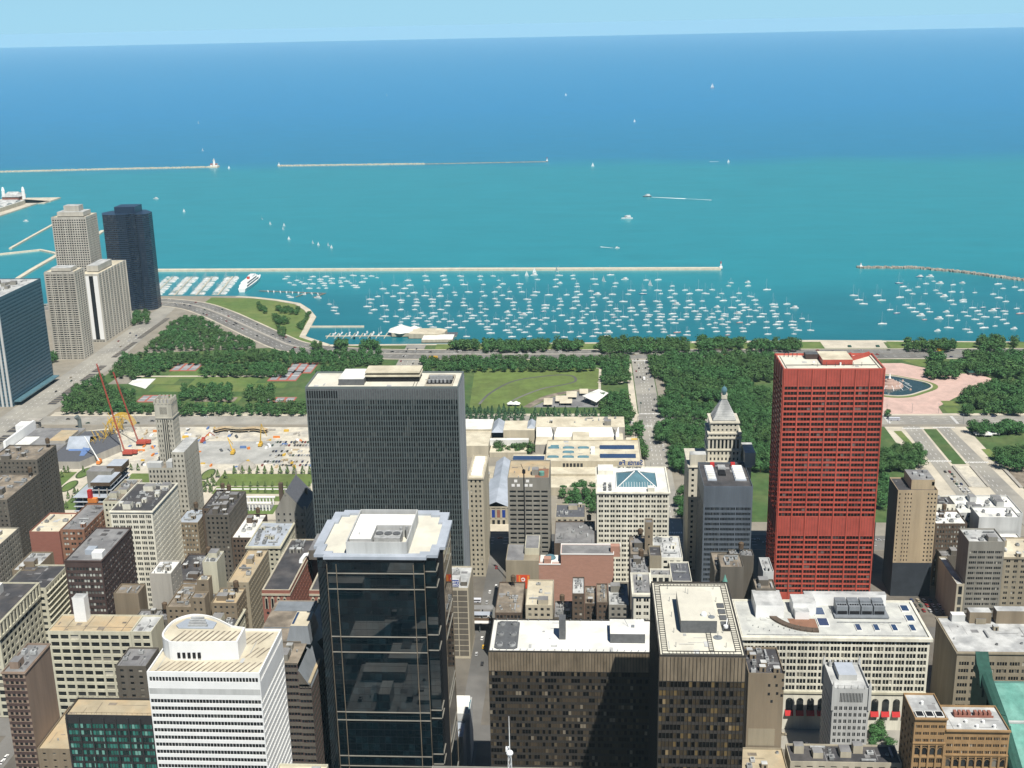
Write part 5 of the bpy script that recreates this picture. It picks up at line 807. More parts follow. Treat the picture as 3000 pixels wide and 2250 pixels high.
def mies(name, label, x0, x1, yN, yS, h, band, fh, gm, roofm, side, dirs, band_m):
    r = thing('office_tower', label, 'tower', ((x0 + x1) / 2, (yN + yS) / 2, 0))
    b = MB(); wins = []; mod = 1.45
    nz = int((h - band) / fh)
    for k in dirs:
        p0, p1 = sides(x0, x1, yN, yS)[k]; L = math.hypot(p1[0] - p0[0], p1[1] - p0[1]); nx = round(L / mod)
        facade(b, wins, p0, p1, h - band - nz * fh, h - band, nx, nz, .90, .62, depth=.12, reveal=False, up=.75)
        plain(b, p0, p1, 0, h - band - nz * fh)
        plain(b, p0, p1, h - band, h - .8, 1); plain(b, p0, p1, h - .8, h, 0)
        ux, uy = (p1[0] - p0[0]) / L, (p1[1] - p0[1]) / L; nx_, ny_ = uy, -ux
        for i in range(nx + 1):
            x, y = p0[0] + ux * L * i / nx, p0[1] + uy * L * i / nx
            b.box(min(x, x + nx_ * .28) - abs(ux) * .07, max(x, x + nx_ * .28) + abs(ux) * .07, min(y, y + ny_ * .28) - abs(uy) * .07, max(y, y + ny_ * .28) + abs(uy) * .07, 0, h - .9, 0)
    for k in 'WSEN':
        if k not in dirs: plain(b, *sides(x0, x1, yN, yS)[k], 0, h, 0)
    parapet(b, x0, x1, yN, yS, h, t=.5, ph=.6); b.build('wall', ['bronze_steel', band_m], r)
    finish_windows(r, wins, gm)
    roof_part(r, x0, x1, yN, yS, h, roofm, t=.5, ph=.6)
    return r

def dirksen():
    r = mies('office_tower', 'long dark bronze office slab with a bright white roof and six round fans', 563.4, 597, 47.1, -66, 117, 11, 3.62, G_BRONZE, 'white_roof', 0, 'W', 'bronze_panel')
    z = 116.4
    b = MB(); c = [(567.5, 33), (566, 34.5), (566, 43), (567.5, 44.5), (593, 44.5), (594.5, 43), (594.5, 34.5), (593, 33)]; b.prism(c, z, z + .5, 0); b.build('fan_deck', 'hvac_dark', r)
    for x in (569.5, 580, 591):
        for y in (35.6, 42): b = MB(); b.cyl(x, y, z + .5, z + 1.5, 1.7, n=14); b.cyl(x, y, z + 1.5, z + 1.9, 1.5, 1.0, n=14, m=1); b.build('fan', ['hvac', 'hvac_dark'], r)
    box_part(r, 'vent_stack', 576.4, 582, 9.3, 12.6, z, z + 11, 'hvac_dark'); 
    box_part(r, 'penthouse', 573.4, 589, -30, -12.8, z, 121.5, 'hvac_dark', 'white_roof')
    b = MB(); b.tube((581, -22, 121.5), (583.5, -20, 124.5), .12); b.box(580, 582, -25, -23.5, 121.5, 122.1); b.build('davit', 'grey_metal', r)
    b = MB(); [b.cyl(564.5, 45 - i * 3.4, z + .6, z + 1.3, .18, n=5) for i in range(33)]; [b.cyl(595.6, 45 - i * 5.4, z + .6, z + 1.5, .16, n=5) for i in range(20)]; b.build_each('roof_post', 'grey_metal', r)
dirksen()

def kluczynski():
    r = mies('office_tower', 'tall dark bronze tower end with a pale roof ringed by a window washing track', 464.4, 530.4, -30, -64, 171, 11.5, 3.9, G_BRONZE2, 'ivory_roof', 0, 'WN', 'bronze_panel')
    z = 170.4
    box_part(r, 'penthouse', 483.8, 511, -54.5, -39.8, z, 176, 'hvac_dark', 'ivory_roof')
    b = MB()
    def loop(x0, x1, y0, y1, w):
        for a in ((x0, x0 + w, y0, y1), (x1 - w, x1, y0, y1), (x0 + w, x1 - w, y0, y0 + w), (x0 + w, x1 - w, y1 - w, y1)): b.box(*a, z + .05, z + .35)
    loop(466.0, 529, -62.8, -31.2, .22); loop(468.2, 527, -60.6, -33.4, .22)
    for i in range(38): x = 468.5 + i * 1.6; b.box(x, x + .15, -33.4, -31.4, z + .05, z + .28); b.box(x, x + .15, -62.6, -60.6, z + .05, z + .28)
    for i in range(18): y = -59.6 + i * 1.5; b.box(466.2, 468.2, y, y + .15, z + .05, z + .28); b.box(527, 528.8, y, y + .15, z + .05, z + .28)
    b.box(468.4, 483.8, -52, -51.8, z + .05, z + .35); b.box(468.4, 483.8, -50.2, -50, z + .05, z + .35); [b.box(469 + i * 1.5, 469.15 + i * 1.5, -52, -50, z + .05, z + .28) for i in range(10)]
    b.build_each('track', 'dark_steel', r)
    for x in (508, 502.5, 497, 491.5): box_part(r, 'roof_hatch', x - 1.9, x + 1.9, -60, -57, z, z + .5, 'hvac_dark')
    b = MB(); b.box(485.5, 489.5, -60.2, -57.2, z, z + 1.0, 1); b.cyl(487, -58.5, z + 1, z + 1.9, 1.0, n=10); b.tube((487, -58.5, z + 1), (491, -59.5, z + 3), .2); b.build('washing_rig', ['white_metal', 'dark_steel'], r)
    b = MB(); b.dome(488.5, -49.5, 176.5, 1.3, 1.3, 12, 4); b.cyl(488.5, -49.5, 176, 176.5, 1.2, n=10); b.build('radome', 'white_metal', r)
    b = MB(); b.cyl(487, -52.5, 176, 176.3, 1.4, n=12); b.tube((487, -52.5, 176.3), (487.5, -51.5, 178), .1); [b.tube((508 + i, -44.5 + i, 176), (508 + i, -44.5 + i, 178.5), .1) for i in range(2)]; b.build_each('antenna', 'grey_metal', r)
    b = MB(); b.cyl(480, -54.5, z, z + .2, 1.9, n=14); b.tube((480, -54.5, z + .2), (480, -54.5, z + 3), .12); [b.tube((x, y, z), (x, y, z + 2.2), .12) for x in (472, 484, 498, 512, 524) for y in (-57, -37)]; b.build_each('roof_post', 'grey_metal', r)
kluczynski()

# fins tower (mid block)
def midcont():
    x0, x1, yN, yS, h = 813, 851, 190.1, 85.2, 177.5
    r = thing('office_tower', 'huge wide grey tower of closely spaced vertical ribs over dark glass', 'tower', (832, 138, 0))
    b = MB(); wins = []; nx = 62; fh = 3.84
    p0, p1 = (x0, yN - .6), (x0, yS + .6)
    facade(b, wins, p0, p1, 15, 168.4, nx, 40, .80, .68, depth=.1, reveal=False, ms=1, m=1)
    plain(b, p0, p1, 0, 15, 1); plain(b, p0, p1, 168.4, h - 1.4, 2); plain(b, p0, p1, h - 1.4, h, 0)
    plain(b, (x0, yN), (x0, yN - .6), 0, h); plain(b, (x0, yS + .6), (x0, yS), 0, h)
    for i in range(nx + 1):
        y = yS + .6 + (yN - yS - 1.2) * i / nx; b.box(x0 - .55, x0, y - .2, y + .2, 6, h - 2.2, 0)
    for k in 'SEN': plain(b, *sides(x0, x1, yN, yS)[k], 0, h, 3)
    for i in range(20): x = x0 + 1.9 * i + 1; b.box(x - .15, x + .15, yS - .3, yS, 6, h - 2, 3)
    parapet(b, x0, x1, yN, yS, h, t=.9, ph=1.2); b.build('wall', ['rib_grey', 'spandrel_grey', 'hvac_dark', 'grey_metal'], r)
    finish_windows(r, wins, G_DARK, name='window')
    b = MB(); b.box(x0 - .08, x0 + .02, 168.2, 189.3, 169.4, 174.6); b.build_each('louver', 'black', r)
    roof_part(r, x0, x1, yN, yS, h, 'ivory_roof', t=.9, ph=1.2)
    box_part(r, 'plant_room', 820.5, 846.5, 151, 168.5, h - 1.2, h + 3.2, 'hvac_dark', 'white_roof')
    b = MB(); b.box(829, 843, 114, 150.5, h - 1.2, h + 2.6, 0, top=1); b.box(827.8, 844, 113, 151.5, h + 2.6, h + 3.8, 1); b.box(829, 843, 114, 150.5, h + 3.8, h + 5.2, 0); b.box(828, 844, 113.2, 151.3, h + 5.2, h + 6.2, 1, top=2, bottom=True); b.build('penthouse', ['black', 'cream_roof', 'cream_roof'], r)
    b = MB(); b.box(817.5, 840.5, 90.2, 108, h - 1.1, h - .95, 0)
    for a in ((817, 841, 89.7, 90.2), (817, 841, 108, 108.5), (817, 817.5, 90.2, 108), (840.5, 841, 90.2, 108)): b.box(*a, h - 1.2, h + .5, 1)
    for i in range(6): b.cyl(826, 93 + i * 2.7, h - .9, h + 1.2, .9, n=8, m=2)
    b.box(832, 834, 91, 107, h - .9, h + 2, 2); b.build('cooling_well', ['black', 'pale_paving', 'hvac'], r)
    box_part(r, 'roof_track', 816, 849, 114.6, 114.9, h - 1.2, h - .9, 'dark_steel'); box_part(r, 'roof_track', 816, 849, 116.6, 116.9, h - 1.2, h - .9, 'dark_steel')
midcont()

def cna():
    x0, x1, yN, yS, h = 835, 875, -135.4, -203.6, 183
    r = thing('office_tower', 'bright red steel skyscraper with seven window bays and a flat pale roof', 'tower', (855, -170, 0))
    b = MB(); wins = []
    for k, nb in (('W', 7), ('N', 4)):
        p0, p1 = sides(x0, x1, yN, yS)[k]
        segs = [(15, 60.3, 12), (74, 170.9, 26)]
        for za, zb, nz in segs: facade(b, wins, p0, p1, za, zb, nb, nz, .88, .60, depth=.45, mx=.5, pair=4, gap=.07, reveal=False, up=.62)
        plain(b, p0, p1, 60.3, 74, 1); plain(b, p0, p1, 170.9, h - .8, 1); plain(b, p0, p1, 0, 15, 1); plain(b, p0, p1, h - .8, h, 0)
        L = math.hypot(p1[0] - p0[0], p1[1] - p0[1]); ux, uy = (p1[0] - p0[0]) / L, (p1[1] - p0[1]) / L; ox, oy = uy * .5, -ux * .5
        for i in range(nb + 1):
            s = .5 + (L - 1) * i / nb; x, y = p0[0] + ux * s, p0[1] + uy * s
            b.box(min(x, x + ox) - abs(ux) * .3, max(x, x + ox) + abs(ux) * .3, min(y, y + oy) - abs(uy) * .3, max(y, y + oy) + abs(uy) * .3, 0, h - .3, 0)
        for i in range(nb * 5):
            s = .5 + (L - 1) * (i + .5) / (nb * 5); x, y = p0[0] + ux * s, p0[1] + uy * s
            for za, zb in ((60.3, 74), (170.9, h - .8)): b.box(min(x, x + ox * .1) - abs(ux) * .06, max(x, x + ox * .1) + abs(ux) * .06, min(y, y + oy * .1) - abs(uy) * .06, max(y, y + oy * .1) + abs(uy) * .06, za, zb, 2)
    for k in 'SE': plain(b, *sides(x0, x1, yN, yS)[k], 0, h, 1)
    parapet(b, x0, x1, yN, yS, h, t=.7, ph=1.4); b.build('wall', ['red_steel', 'red_panel', 'dark_brick'], r)
    finish_windows(r, wins, G_RED)
    roof_part(r, x0, x1, yN, yS, h, 'ivory_roof', t=.7, ph=1.4)
    box_part(r, 'penthouse', 849, 871.5, -184.5, -164, h - 1.4, h + 2.4, 'red_panel', 'cream_roof')
    b = MB(); b.box(864, 872, -164, -155, h - 1.4, h + 2.2, 0, top=1); b.build('plant_room', ['dark_brick', 'hvac_dark'], r)
    b = MB(); b.poly([(861, -186, h - 1.3), (871, -190, h - 1.3), (873, -200, h - 1.3)]); b.prism([(860, -187), (861.5, -187), (873.5, -201), (872, -201)], h - 1.4, h + 1.6); b.prism([(860, -187), (872, -188), (872, -187), (860, -186)], h - 1.4, h + 1.4); b.build('screen_wall', 'red_panel', r)
    b = MB(); 
    for yy in (-138.2, -200.8): b.box(838, 872, yy - .15, yy + .15, h - 1.3, h - .9)
    b.box(838, 838.3, -200, -139, h - 1.3, h - .9); b.box(848, 848.3, -200, -139, h - 1.3, h - .9); b.build_each('track', 'dark_steel', r)
    b = MB(); [b.tube((845 + i % 2, -160 - i * 6, h - 1.3), (845 + i % 2, -160 - i * 6, h + 1.5), .15) for i in range(6)]; [b.tube((870, -141 - i * 3, h - 1.3), (870, -141 - i * 3, h + 1.6), .25) for i in range(4)]; b.build_each('roof_post', 'boat_dark', r)
    b = MB(); b.dome(849, -158, h + .5, .9, .9, 10, 3); b.cyl(848, -176, h - 1.4, h + .6, .6, n=8); b.build('satellite_dish', 'white_metal', r)
cna()

def mast():
    t = thing('antenna_mast', 'slender white lattice antenna mast with a ball, in front of the dark slab', 'antenna', (350, 21.9, 190))
    b = MB()
    for a in (0, 120, 240):
        c, s = math.cos(R(a)), math.sin(R(a)); b.tube((350 + 1.3 * c, 21.9 + 1.3 * s, 175), (350 + .5 * c, 21.9 + .5 * s, 200.7), .12, 4)
    for i in range(10):
        z = 176 + i * 2.5; q = 1.3 - .8 * (z - 175) / 25.7
        for a in (0, 120, 240): b.tube((350 + q * math.cos(R(a)), 21.9 + q * math.sin(R(a)), z), (350 + q * math.cos(R(a + 120)), 21.9 + q * math.sin(R(a + 120)), z + 2.2), .07, 4)
    b.build('lattice', 'white_metal', t)
    b = MB(); b.dome(350, 21.9, 201.2, 1.1, 1.0, 10, 3); b.cyl(350, 21.9, 200.4, 201.2, .7, 1.1, n=10); b.box(350.9, 352.1, 22.2, 23.2, 201, 202.2); b.build('beacon', 'white_metal', t)
    b = MB(); b.tube((350, 21.9, 201), (350, 21.9, 213.8), .16, 5, r2=.08); b.build('whip', 'white_metal', t)
mast()
building('office_tower', 'block under the antenna mast whose roof is just below the frame', 330, 380, 50, 0, 176, 'grey_stone', 'grey_roof', W=(4, 4, .6, .5), n=0)
building('office_tower', 'pale roof edge poking up at the bottom left of the black glass tower', 372, 400, 107.5, 90, 162.3, 'cream_terracotta', 'cream_roof', W=(4, 4, .6, .5), n=3)

for x0, x1, y0, y1, h, w, rf, lb in ((478, 532, 74, 128, 62, 'brown_brick', 'light_roof', 'brown block across the street, added out of view to mirror in the black glass tower'), (424, 476, 66, 118, 58, 'grey_brown', 'dark_roof', 'grey brown block mirrored in the black glass tower, added out of view'), (424, 476, 120, 186, 46, 'brown_brick', 'dark_roof', 'dark roofed block mirrored low in the black glass tower, added out of view'), (330, 420, 60, 186, 44, 'dark_brick', 'dark_roof', 'large dark roofed block mirrored high in the black glass tower, added out of view'), (180, 322, 56, 186, 40, 'dark_brick', 'dark_roof', 'widest dark block farthest back in the black glass reflections, added out of view')):  # blocks out of view, added so the black glass has something dark to mirror
    building('office_block', lb, x0, x1, y1, y0, h, w, rf, E=(4, 4, .5, .5), gm=G_DARK, n=9)

for x0, x1, y0, y1, z0, z1 in ((398, 416, 92, 128, 43, 47), (384, 398, 92, 104, 43, 47), (300, 318, 110, 140, 39, 42), (404, 424, 118, 146, 43, 49), (424, 434, 66, 112, 57, 60), (452, 470, 96, 114, 57, 60), (505, 520, 78, 90, 61, 63), (486, 496, 100, 124, 61, 66), (512, 526, 104, 110, 61, 70), (340, 372, 66, 84, 43, 46), (346, 356, 150, 176, 43, 52), (250, 290, 70, 96, 39, 43), (200, 220, 100, 170, 39, 45)):  # pale boxes out of view, added as bright patches for the mirror glass
    box_part(by_label({398: 'large dark', 384: 'large dark', 300: 'widest dark', 404: 'large dark', 424: 'grey brown block mirr', 452: 'grey brown block mirr', 505: 'brown block across', 486: 'brown block across', 512: 'brown block across', 340: 'large dark', 346: 'large dark', 250: 'widest dark', 200: 'widest dark'}[x0]), 'penthouse', x0, x1, y0, y1, z0, z1, 'light_grey', 'white_roof')

# ------------------------------------------------------------------ bottom left
building('office_block', 'green glass office block with a flat tan roof beside the white banded tower', 563, 579.5, 265, 219, 78, 'dark_steel', 'tan_roof', W=(1.6, 3.9, .86, .66), S=(1.6, 3.9, .86, .66), gm=G_GREEN, n=0, top=3.4, depth=.15)
def inland_extra():
    r = by_label('green glass office block'); b = MB()
    for x, y, x2, y2 in ((563.6, 219.6, 563.6, 264.5), (579, 219.6, 579, 264.5), (563.6, 264.5, 579, 264.5)):
        b.tube((x, y, 79.1), (x2, y2, 79.1), .08, 4); n = int(max(abs(x2 - x), abs(y2 - y)) / 2.5)
        for i in range(n + 1): b.tube((x + (x2 - x) * i / n, y + (y2 - y) * i / n, 78), (x + (x2 - x) * i / n, y + (y2 - y) * i / n, 79.1), .06, 4)
    b.build('railing', 'bark', r)
    b = MB()
    for i in range(8): b.box(562.3, 563, 219.3 + i * 6.4, 220.1 + i * 6.4, 0, 76.5)
    b.build_each('column', 'dark_steel', r)
inland_extra()
building('brick_tower', 'narrow brown tower with a blank sunlit side wall at the bottom left', 565, 595, 296, 284, 101, 'side_brown', 'grey_roof', W=(2.6, 3.6, .66, .5), gm=G_DARK, n=5, corn=.6, sp='dark_brick')
building('low_block', 'low tan roofed block between the brown tower and the green glass block', 565, 606, 283.5, 266, 56.5, 'tan_brick', 'tan_roof', W=(6, 4, .3, .3), n=3)
building('low_block', 'grey blank tower standing between the cream grid store and the white banded tower', 640, 662, 270, 252, 62, 'grey_brown', 'grey_roof', W=(6, 4, .4, .4), n=2)
tag(box_part(None, 'awning', 600, 612, 283, 292, 38, 42, 'awning_red'), 'bright red awning behind the green glass block', 'awning') if False else None
building('department_store', 'cream grid fronted store with wide windows and a tan roof at the left', 683, 705, 329, 277, 60.7, 'cream_terracotta', 'tan_roof', W=(6.6, 5.0, .80, .62), S=None, n=0, top=.6, depth=.7)
def carson_extra():
    r = by_label('cream grid fronted store')
    box_part(r, 'penthouse', 697, 703.5, 310, 317.5, 59.7, 76, 'white_metal', 'light_roof')
    b = MB()
    for i in range(4): b.box(683.4, 704.6, 283.5 + i * 12, 283.8 + i * 12, 59.75, 59.95)
    b.box(690, 690.3, 278, 328, 59.75, 59.9); b.build('roof_seams', 'brown_roof', r)
carson_extra()
building('department_store', 'cream wing of the grid fronted store with a pale grey roof', 683, 704.5, 276.8, 264, 60.9, 'cream_terracotta', 'light_roof', W=(6.6, 5.0, .76, .56), n=1, top=.6, depth=.7)
building('department_store', 'white cornered store with a pillared top storey at the left edge', 683, 741, 410, 360, 65, 'cream_terracotta', 'dark_roof', W=(5.5, 4.8, .66, .62), S=(5.5, 4.8, .66, .62), n=0, top=9, corn=.9)
def white_extra():
    r = by_label('white cornered store'); b = MB()
    for i in range(13): x = 684 + i * 4.65; b.box(x, x + 1.5, 359.1, 360, 56.2, 63.2); 
    for i in range(10): y = 361 + i * 5; b.box(682.1, 683, y, y + 1.5, 56.2, 63.2)
    b.build_each('column', 'cream_terracotta', r)
    b = MB(); b.box(683, 741, 359.9, 359.97, 56.4, 63); b.box(682.93, 682.99, 360.2, 409, 56.4, 63); b.build('window', G_DARK, r)
    b = MB(); b.box(682, 741, 359, 360, 54.6, 56.1, bottom=True); b.build_each('ledge', 'cream_terracotta', r)
    box_part(r, 'penthouse', 700, 730, 378, 404, 64, 70, 'light_grey', 'white_roof')
white_extra()
building('store_annex', 'cream annex with deep ledges and a black roof behind the white cornered store', 742, 778, 386, 356, 60.4, 'cream_terracotta', 'dark_roof', W=(5, 4.6, .6, .5), S=(4.5, 4.6, .7, .5), n=1)
def annex_extra():
    r = by_label('cream annex'); b = MB()
    for i in range(13): z = 8 + i * 4; b.box(742, 778, 354.9, 356, z, z + .5, bottom=True)
    b.build_each('ledge', 'cream_terracotta', r)
annex_extra()
building('brick_block', 'dark brown block with white window rows and a grey roof left of centre', 735, 789, 337.4, 312.8, 83.7, 'dark_brick', 'grey_roof', W=(2.0, 4.1, .74, .52), S=(4, 4.1, .6, .5), gm=G_LIT, n=2, top=3, corn=.4)
def edark_extra():
    r = by_label('dark brown block'); box_part(r, 'penthouse', 740, 746, 314, 321, 82.7, 87, 'white_metal', 'white_roof'); box_part(r, 'penthouse', 746, 753, 322, 328, 82.7, 86, 'blue_roof', 'blue_roof')
edark_extra()
building('brick_block', 'orange brick block with paired windows behind the dark brown block', 815, 864, 376, 358.5, 70.5, 'orange_brick', 'grey_roof', W=(5.6, 4.1, .66, .5, 2), S=(5, 4.1, .6, .5), gm=G_LIT, n=6)
building('brick_block', 'low red brick block with a cream roof beside the orange brick block', 815, 850, 399, 377, 68.8, 'red_brick', 'cream_roof', W=None, n=4)
building('low_block', 'small tan block with a pale roof in front of the red brick block', 770, 800, 392, 376, 60, 'tan_brick', 'light_roof', W=(5, 4, .4, .4), n=3)
building('low_block', 'grey roofed low block behind the cream annex', 790, 812, 372, 358, 48, 'grey_brown', 'cream_roof', W=(5, 4, .4, .4), n=3)
building('grid_tower', 'white grid fronted tower with a black roof left of the grey ribbed tower', 825, 881, 342, 311, 81, 'white_terracotta', 'dark_roof', W=(5.2, 4.2, .76, .62, 3), S=(3, 4.2, .5, .52), gm=G_STD, n=14, top=1.5, corn=.8)
building('brick_tower', 'tall grey brown slab at the left edge, front one of two', 850, 905, 470, 430.5, 79, 'grey_brown', 'brown_roof', W=(3.4, 3.6, .4, .45), S=(3.4, 3.6, .4, .45), n=10)
building('brick_tower', 'tall grey brown slab at the left edge, rear and taller one of two', 906, 942, 470, 431, 90, 'grey_brown', 'brown_roof', W=(3.4, 3.6, .4, .45), S=(3.6, 3.6, .36, .42), n=8)
building('grey_block', 'pale roofed block low at the left edge below the grey brown slabs', 800, 838, 440, 418, 62, 'grey_stone', 'cream_roof', W=(4, 4, .5, .5), S=(4, 4, .5, .5), n=6)

def willoughby():
    r = thing('gothic_tower', 'slim pale stone tower with a notched crown and dark vertical window strips', 'tower', (925, 328, 0))
    b = MB(); wins = []; x0, x1, yN, yS = 915, 929, 335.5, 321.8
    for k in 'WS':
        p0, p1 = sides(x0, x1, yN, yS)[k]; L = 13.7 if k == 'W' else 21
        facade(b, wins, p0, p1, 60, 121, 6 if k == 'W' else 7, 15, .34, .56, depth=.3, mx=.6, skip=(lambda i, j: i in (2, 3)) if k == 'W' else None); plain(b, p0, p1, 0, 60)
        plain(b, p0, p1, 121, 124)
        facade(b, wins, p0, p1, 124, 131, 9, 1, .5, .85, mx=4 if k == 'W' else 2, depth=.3); plain(b, p0, p1, 131, 134)
    plain(b, (x1, yS), (x1, yN), 0, 134); plain(b, (x1, yN), (x0, yN), 0, 134)
    for i in range(5): y = 322.2 + i * 3; b.box(x0 - .3, x0 + 1, y, y + 1.6, 133, 137.0); b.box(x1 - 1, x1, y, y + 1.6, 133, 136.5)
    for i in range(4): x = x0 + .6 + i * 3.4; b.box(x, x + 1.6, yS - .3, yS + 1, 133, 136.8); b.box(x, x + 1.6, yN - 1, yN, 133, 136.8)
    b.box(x0 - .5, x1 + .4, yS - .5, yN + .4, 121.3, 122.2, bottom=True)
    b.build('wall', 'soft_stone', r); b = MB(); b.quad((x0, yS, 133), (x1, yS, 133), (x1, yN, 133), (x0, yN, 133)); b.build('roof', 'grey_roof', r)
    b = MB()
    for y in (326.6, 328.2, 329.8): b.box(x0 - .12, x0 - .02, y - .38, y + .38, 66, 120.5)
    b.build('window_strip', G_DARK, r)
    finish_windows(r, wins, G_DARK)
    b = MB(); b.box(905, 940, 312, 321.7, 0, 97, 0, top=1); b.box(905.01, 914.9, 321.7, 342, 0, 84, 0, top=2); b.box(929.1, 940, 321.7, 342, 0, 84, 0, top=2); b.build('lower_block', ['soft_stone', 'light_roof', 'brown_roof'], r)
    b = MB(); wins = []
    facade(b, wins, (904.9, 321.5), (904.9, 312.2), 20, 96, 3, 18, .4, .5, depth=.1); facade(b, wins, (905.2, 311.9), (939.8, 311.9), 20, 90, 9, 16, .3, .4, depth=.1); facade(b, wins, (904.9, 341.8), (904.9, 321.9), 20, 83, 7, 15, .45, .5, depth=.1)
    b.build('facade', 'soft_stone', r); finish_windows(r, wins, G_DARK)
    b = MB(); b.box(905, 910, 331, 342.5, 84, 88); b.box(905, 913, 322.5, 327, 84, 89); b.build('plant_room', 'light_grey', r)
willoughby()

def construction():
    r = thing('unfinished_building', 'concrete frame under construction with open floors and an orange hoist', 'building', (904, 384, 0))
    b = MB()
    for i in range(19):
        z = 6 + i * 3.8; x0 = 884 if i < 17 else 890
        b.box(x0, 930, 367, 396 if i < 17 else 383, z, z + .35, 0, top=1, bottom=True)
    b.build('floor_slab', ['concrete', 'blue_roof'], r)
    b = MB(); z1 = 6 + 16 * 3.8
    for x in range(886, 930, 7):
        for y in (368.5, 375, 382, 388.5, 394.5): b.box(x, x + .8, y, y + .8, 0, z1 if y > 384 else z1 + 7)
    b.build_each('column', 'concrete', r)
    box_part(r, 'core', 905, 918, 372, 392, 0, z1 + 14, 'grey_stone', 'grey_roof')
    b = MB(); b.box(882, 885, 380, 383, 0, z1 + 7); [b.box(881.6, 885.2, 379.6 - 3.4, 383.2, 3 + i * 7.6, 6.4 + i * 7.6, 1) for i in range(9)]; b.build('hoist', ['awning_red', 'orange_net'], r)
    b = MB(); b.box(889, 925, 367.3, 382.7, z1 + 8, z1 + 11, 0, top=1); b.box(912, 928, 366, 378, z1 + 11, z1 + 16, 0, top=1); b.build('formwork', ['bark', 'blue_roof'], r)
construction()
building('low_block', 'beige parapet block with brown roof timbers beneath the concrete frame', 850, 896, 357.5, 344, 78, 'cream_terracotta', 'brown_roof', S=(3, 4, .5, .5), W=(3, 4, .5, .5), n=9)
building('brick_block', 'brown brick block with a grey strip roof below the slim pale tower', 880, 908, 314.5, 297.8, 48.5, 'tan_brick', 'blue_roof', W=(2.6, 4, .5, .52), S=(3, 4, .4, .5), gm=G_LIT, n=6)
building('brick_block', 'brown brick block with small south windows and roof plant', 860, 908, 284.8, 266.5, 63.5, 'grey_brown', 'dark_roof', W=(3.2, 4, .45, .5), S=(2.6, 3.8, .42, .5), n=12)
building('brick_block', 'dark roofed low block between two brown brick blocks', 890, 930, 297, 286, 56, 'brown_brick', 'dark_roof', W=(3.2, 4, .45, .5), n=7)
building('low_block', 'bright white roofed block with dark chimneys right of the brown brick blocks', 860, 906, 266.2, 250.5, 45, 'brown_brick', 'white_roof', W=(3, 4, .5, .5), n=5)
building('office_block', 'pale blue roofed block with a white cornice left of the dark gabled club', 840, 886, 249, 224, 47, 'cream_terracotta', 'blue_roof', W=(4, 4, .5, .5), S=(3.4, 4, .5, .62), n=15, corn=1.1)

def club():
    r = thing('gabled_building', 'dark steep gabled club building standing in shade beside the ribbed tower', 'building', (903, 225, 0))
    b = MB(); wins = []; x0, x1, yN, yS, e, rg = 885, 921, 238, 215, 56, 72.5
    facade(b, wins, (x0, yN), (x0, yS), 0, e, 5, 11, .3, .4); facade(b, wins, (x0, yS), (x1, yS), 0, e, 8, 11, .4, .5); plain(b, (x1, yS), (x1, yN), 0, e); plain(b, (x1, yN), (x0, yN), 0, e)
    b.poly([(x0, yN, e), (x0, yS, e), (x0, 229, rg)]); b.poly([(x1, yS, e), (x1, yN, e), (x1, 229, rg)])
    b.box(x0 - .6, x0, 228.5, 229.5, rg - 3, rg + 2); b.box(x1, x1 + .6, 228.5, 229.5, rg - 2, rg + 4)
    for x in (x0, x1 - 1.5): b.box(x, x + 1.5, yS - .6, yS + .8, e - 4, e + 4); 
    b.build('wall', 'grey_stone', r)
    b = MB(); b.quad((x0, yS - .4, e - .2), (x1, yS - .4, e - .2), (x1, 229, rg), (x0, 229, rg)); b.quad((x1, yN + .4, e - .2), (x0, yN + .4, e - .2), (x0, 229, rg), (x1, 229, rg))
    roof = b.build('roof', 'slate_roof', r)
    b = MB(); b.box(896, 899, 234, 237, e, rg + 2); b.box(909, 911, 218, 220, e, e + 9); b.build('chimney', 'brown_brick', r)
    finish_windows(r, wins, G_DARK)
club()

